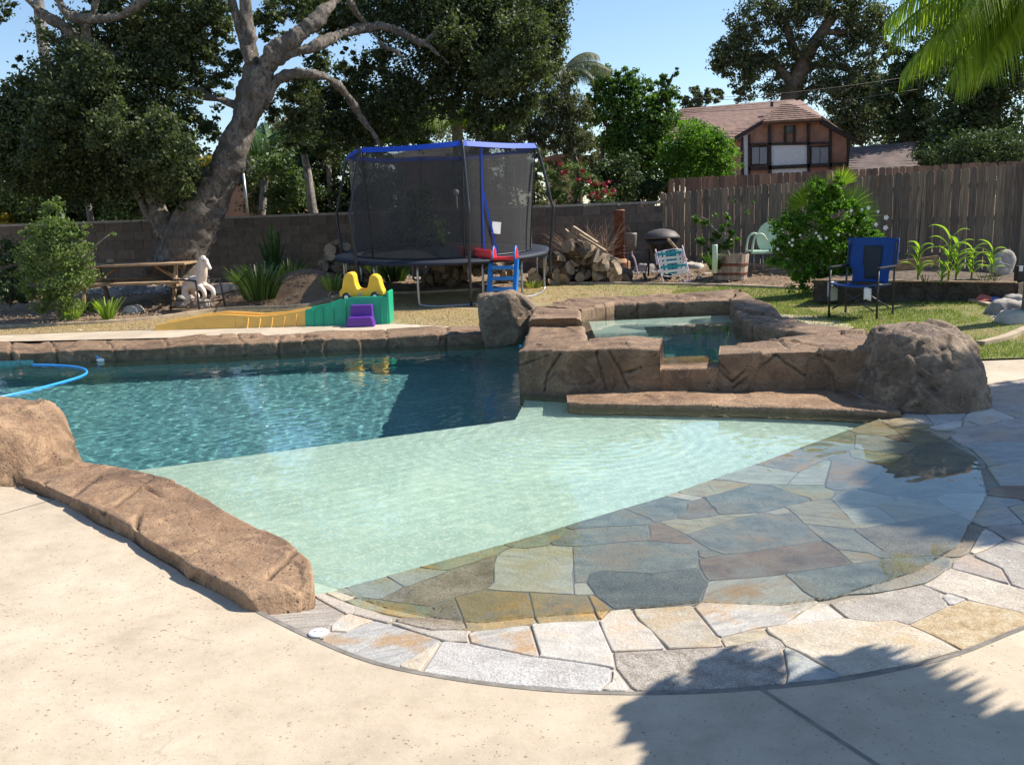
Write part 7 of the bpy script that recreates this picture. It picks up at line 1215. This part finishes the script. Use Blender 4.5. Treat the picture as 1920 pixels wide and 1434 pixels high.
for i, (x, y, D, h_, n_, sp, lb, mt) in enumerate(((488, 562, 0, .75, 240, .55, 'large dark green strap leaved clump beside the dirt mound', 'strap'), (455, 520, 0, .5, 90, .35, 'strap leaved clump just left of the large clump', 'strap'), (540, 525, 0, .55, 140, .5, 'strap leaved clump behind the mound under the young palm', 'strap'), (590, 515, 0, .5, 120, .4, 'strap leaved clump beside the left wood heap', 'strap'), (405, 515, 0, .45, 60, .3, 'strap leaved clump right of the toy horse', 'strap'), (740, 528, 0, .55, 150, .4, 'arching strap leaved clump under the trampoline', 'strap'), (700, 520, 0, .45, 80, .35, 'dark clump under the left side of the trampoline', 'strap'), (202, 598, 0, .42, 70, .22, 'yellow green grassy tuft in front of the picnic table', 'corn'), (137, 598, 0, .38, 60, .2, 'yellow green grassy tuft below the big left bush', 'corn'), (160, 585, 0, .3, 60, .3, 'low grassy tuft between the left bush and the pale rock', 'strap'), (15, 565, 0, .4, 90, .5, 'low dark strap leaved clump at the left frame edge', 'strap'), (1000, 541, 0, .18, 70, .25, 'small green weed tuft behind the leaning boulder', 'grass'), (340, 560, 0, .2, 40, .2, 'small low tuft between the rocks near the toy horse', 'strap'), (625, 545, 0, .35, 60, .25, 'dark clump on the crest of the dirt mound', 'strap'), (1340, 505, 0, .4, 60, .2, 'leafy sprout beside the white post', 'green_leaf'))):
    clump('strap_plant', lb, PT(x, y), h_, n_, sp, M_[mt], i + 3)
# ------------------------------------------------ raised bed
rz0 = PT(1600, 545); bed_t = thing('raised_bed', 'raised timber edged planting bed filled with dark soil along the fence', 'planter', (PT(1690, 550).x, PT(1690, 550).y, 0))
c1, c2, c3, c4 = PT(1530, 548), PT(1900, 575), PT(1965, 540), PT(1590, 518); a1 = Vector((c1.x, c1.y + .2, 0)); 
ba = Vector((PY(1528, 540, 14.3).x, 14.3, 0)); bb = Vector((PY(1906, 540, 12.9).x, 12.9, 0)); bc2 = bb + Vector((1.0, 1.0, 0)); bd = Vector((PY(1600, 500, 16.2).x, 16.2, 0))
zb_ = 0.10; zt2 = 0.42
for (p, q_) in ((ba, bb), (bb, bc2), (ba, bd)):
    for k in range(2): MB().beam(p + Vector((0, 0, zb_ + .08 + .16 * k)), q_ + Vector((0, 0, zb_ + .08 + .16 * k)), 0.045, 0.155).out('plank', M_['timberbed'] if 'timberbed' in M_ else M_['bark_dark'], bed_t, local=False)
MB().beam(ba + Vector((0, 0, zt2 + .012)), bb + Vector((0, 0, zt2 + .012)), 0.10, 0.02).out('cap_rail', M_['wood'], bed_t, local=False)
MB().beam(PY(1672, 500, 15.9), PY(1760, 488, 15.7), 0.05, 0.16).out('plank', M_['wood'], bed_t, local=False)
V, q = gridmesh(0, 1, 0, 1, 0.04, lambda u, v: 0 * u); P4 = [np.array(p) for p in (ba, bb, bc2, bd + Vector((1.6, -.2, 0)))]; u, v = V[:, 0:1], V[:, 1:2]; W_ = P4[0] * (1 - u) * (1 - v) + P4[1] * u * (1 - v) + P4[2] * u * v + np.array(bd) * (1 - u) * v; W_[:, 2] = zt2 - 0.06 + 0.08 * v[:, 0] + 0.03 * fbm(W_, 5, 3, 2)
M_['soil'] = plain('dark_soil', (0.12, 0.085, 0.06), 0.95, 0.5, 14, 1.0); mk('soil', W_, q, M_['soil'], bed_t, True)
def corn(label, base, h, seed, nlf=8):
    t = thing('corn_plant', label, 'corn', base); rg = random.Random(seed); m = MB(); m.tube([(0, 0, 0), (0.01, 0, h * 0.5), (0.0, 0, h * 0.85)], [0.014, 0.011, 0.005], 6); m.out('stalk', M_['corn'], t, True)
    for i in range(nlf):
        z = h * (0.12 + 0.75 * i / nlf); a = math.pi * i + rg.uniform(-0.7, 0.7); l_ = h * rg.uniform(0.45, 0.65) * (1.1 - 0.3 * i / nlf); w = 0.08; pts = []; d = Vector((math.cos(a), math.sin(a) * 0.6, 0)); el = rg.uniform(1.1, 1.35); p = Vector((0, 0, z))
        for k in range(9): pts.append(p.copy()); p = p + (d * math.cos(el) + Vector((0, 0, math.sin(el)))) * (l_ / 8); el -= rg.uniform(0.16, 0.34) * (0.6 + 0.12 * k)
        m = MB(); s_ = d.cross(Vector((0, 0, 1))).normalized(); V = []
        for k, q_ in enumerate(pts): ww = w * math.sin(math.pi * (0.12 + 0.86 * k / 8)) * 0.5; V += [q_ - s_ * ww, q_ + Vector((0, 0, -ww * 0.4)), q_ + s_ * ww]
        m.add(V, [(3 * k + j_, 3 * k + j_ + 1, 3 * k + j_ + 4, 3 * k + j_ + 3) for k in range(8) for j_ in (0, 1)]); m.out('leaf', M_['corn'], t)
zs = 0.40
for i, (x, y, D, h_, lb) in enumerate(((1721, 512, 13.7, .62, 'leftmost corn plant in the raised bed, nearest the blue chair'), (1778, 522, 13.35, .80, 'tallest corn plant in the middle of the raised bed'), (1792, 520, 13.5, .66, 'corn plant close behind the tallest one'), (1822, 506, 13.7, .55, 'corn plant right of the tallest one, drooping leaves'), (1858, 512, 13.9, .55, 'rightmost corn plant near the upright white stone'), (1765, 524, 13.3, .36, 'short young corn plant left of the tallest one'))): c = PY(x, y, D); corn(lb, (c.x, D, zs), h_, i, 8 if h_ > .5 else 6)
for i, (x, D) in enumerate(((1736, 13.4), (1845, 13.2), (1862, 13.1))): c = PY(x, 520, D); clump('seedling', ('small grey green seedling beside the leftmost corn', 'small seedling at the front of the bed left of the stone', 'small seedling at the front of the bed below the stone')[i], (c.x, D, zs + .02), 0.2, 10, .12, M_['olive'], 60 + i, 0.012)
c = PY(1880, 500, 14.3); o = boulder('standing_stone', (0, 0, 0), [((1, 0, 0), 0.17), ((-1, 0, 0.2), 0.14), ((0, -1, 0.2), 0.07), ((0, 1, 0), 0.07), ((0, 0, 1), 0.24), ((0, 0, -1), 0.2), ((.7, 0, .7), .22), ((-.7, 0, .7), .2)], M_['gravel'], power=6, amp=0.01, seed=3, res=(40, 24)); o.location = (c.x, 14.3, c.z + 0.05); o.rotation_euler = (0, 0.45, 0); tag(o, 'upright rounded grey stone at the right end of the raised bed', 'stone')
c = PY(1912, 518, 13.3); sl_ = thing('solar_light', 'small black garden light with pale lens at the bed corner', 'garden light', (c.x, 13.3, float(T(c.x, 13.3)))); MB().box((0, 0, 0.22), (0.12, 0.1, 0.44)).out('post', M_['black'], sl_, bevel=.01); MB().box((-0.02, -0.055, 0.40), (0.05, 0.02, 0.07)).out('lens', M_['white'], sl_)
# bag, stones at the bed foot
bg = PT(1856, 568); bgo = thing('newspaper_bag', 'crumpled red and blue printed bag lying at the foot of the raised bed', 'bag', bg, R(10))
cloth('sheet', lambda u, v: Vector(((u - .5) * 0.30 - .05, (v - .5) * 0.2, 0.02 + 0.09 * math.sin(math.pi * u) * (0.5 + v * .5) + 0.015 * math.sin(9 * u + 4 * v))), 10, 6, M_['bagr'], bgo, 0.01); cloth('sheet', lambda u, v: Vector(((u - .5) * 0.22 + .05, (v - .5) * 0.16 - 0.05, 0.03 + 0.06 * math.sin(math.pi * u) + 0.012 * math.sin(8 * u))), 8, 5, M_['bagb'], bgo, 0.01)
def stone(label, px_, py_, r_, seed, mat='gravel', flat_=0.6, sx=1.3, cat='rock'):
    p = PT(px_, py_); o = boulder('rock', (0, 0, 0), [((1, 0, .2), sx), ((-1, .1, .3), sx * .9), ((0, -1, .3), .9), ((0, 1, .2), .9), ((0, 0, 1), flat_), ((0, 0, -1), .5), ((.6, -.5, .6), .95), ((-.6, -.6, .6), .95)], M_[mat], power=8, amp=0.08, seed=seed, res=(36, 22), sc=1.6); o.scale = (r_,) * 3; o.location = p + Vector((0, 0, 0.15 * r_)); o.rotation_euler = (0, 0, seed); return tag(o, label, cat)
M_['greyrock'] = plain('grey_field_rock', (0.30, 0.27, 0.25), 0.9, 0.3, 6, 0.6); M_['palerock'] = plain('pale_field_rock', (0.48, 0.43, 0.36), 0.9, 0.2, 6, 0.6)
for i, (x, y, r_, mt, lb) in enumerate(((252, 583, .13, 'palerock', 'pale rounded rock alone in front of the picnic table'), (352, 570, .20, 'greyrock', 'grey angular rock beneath the toy horse'), (378, 572, .14, 'greyrock', 'smaller grey rock right under the toy horse'), (250, 545, .20, 'greyrock', 'dark grey rock under the picnic table'), (300, 545, .10, 'palerock', 'white grey rock under the picnic table, right of the dark one'), (215, 552, .13, 'greyrock', 'grey rock at the left foot of the picnic table'), (420, 545, .16, 'palerock', 'pale rock between the toy horse and the strap clump'), (446, 540, .12, 'palerock', 'pale rock against the large strap leaved clump'), (330, 562, .06, 'palerock', 'pebble sized pale rock left of the grey horse rocks'), (148, 621, .04, 'palerock', 'tiny pale stone lying on the dry lawn at left'), (1887, 588, .22, 'greyrock', 'flat grey rock at the right end of the lawn curb'), (1912, 575, .20, 'greyrock', 'grey rock at the right frame edge by the bed'), (1905, 604, .18, 'palerock', 'pale flat rock at the lawn curb on the right frame edge'), (1870, 580, .10, 'palerock', 'small pale rock beside the printed bag'), (1300, 510, .25, 'palerock', 'sandy pale rock behind the folded beach chair'), (1325, 518, .09, 'palerock', 'white grey stone between beach chair and barrel'), (1310, 522, .06, 'greyrock', 'small grey stone between beach chair and barrel'), (1150, 523, .05, 'greyrock', 'small grey stone at the foot of the rusty drum'), (1215, 508, .2, 'greyrock', 'grey brown rock behind the rusty drum'), (780, 512, .12, 'palerock', 'pale rock under the trampoline by the strap clump'), (820, 512, .10, 'palerock', 'pale rock under the middle of the trampoline'), (620, 530, .05, 'palerock', 'small pale stone on the left flank of the dirt mound'), (560, 505, .12, 'palerock', 'pale rock between the strap clumps near the wall'))): stone(lb, x, y, r_, i + 1, mt)
# ------------------------------------------------ things in and by the pool
hp = []
for x, y in ((-60, 755), (10, 742), (60, 731), (110, 718), (150, 706), (163, 697), (150, 689), (110, 685), (60, 684)): hp.append(P(x, y, ZW + 0.004))
tag(MB().tube(arc(hp, 6), 0.012, 8).out('pool_hose', M_['bluehose'], None, True), 'light blue cleaner hose floating in a loop on the pool', 'hose')
c = P(191, 677, ZW); fl = thing('pool_float', 'small white and blue float by the far pool coping', 'float', c); m = MB(); ell(m, (0, 0, 0.02), (0.07, 0.06, 0.035)); m.out('body', M_['white'], fl, True); m = MB(); ell(m, (-.03, -.02, 0.06), (0.03, 0.03, 0.02)); m.out('cap', M_['bluehose'], fl, True); m = MB(); ell(m, (.04, 0, 0.055), (0.03, 0.02, 0.03)); m.out('fin', M_['white'], fl, True)
def cap_(label, x, y, r_):
    c = P(x, y, 0.004); t = thing('deck_cap', label, 'cap', c); MB().lathe([(r_, 0), (r_, 0.004), (r_ * 0.93, 0.007), (0.001, 0.0075)], (0, 0, 0), 28).out('lid', M_['white'], t, True)
    for s_ in (-1, 1): MB().lathe([(0.0045, 0), (0.004, 0.003)], (s_ * r_ * 0.32, 0, 0.006), 8).out('screw', M_['steel'], t)
cap_('round white plastic cap set in the stones near the long rock coping', 597, 1187, 0.039); cap_('round white cap in the paving at the foot of the big right boulder', 1805, 757, 0.055)
# lamp globe beyond the wall
c = PY(855, 361, 21.6); lg = thing('garden_lamp', 'white globe lamp on a thin post beyond the wall behind the net', 'lamp', (c.x, 21.6, 0.2)); MB().tube([(0, 0, 0), (0, 0, c.z - 0.25)], 0.03, 8).out('post', M_['pot'], lg, True); m = MB(); ell(m, (0, 0, c.z - 0.2), (0.07, 0.07, 0.07)); m.out('globe', M_['white'], lg, True)
a = PY(1203, 380, 21.2); tag(MB().tube([a + Vector((-.03, 0, .08)), a, a + Vector((0, 0, -.12))], 0.008, 5).tube([a + Vector((.07, 0, .0)), a + Vector((0, 0, -.12))], 0.007, 5).tube([a + Vector((-.05, 0, .0)), a + Vector((0, 0, -.12))], 0.007, 5).out('wire_hook', M_['twig']), 'small forked twig hook hanging over the wall cap near the fence', 'hook')
# tools leaning on the fence
a, b_ = PT(1715, 520), PY(1745, 335, 15.3); tag(MB().tube([PY(1717, 505, 17.6), PY(1733, 335, 17.75)], 0.013, 7).out('tool_handle', M_['bark_dark'], None, True), 'long dark garden tool handle leaning against the fence', 'garden tool')
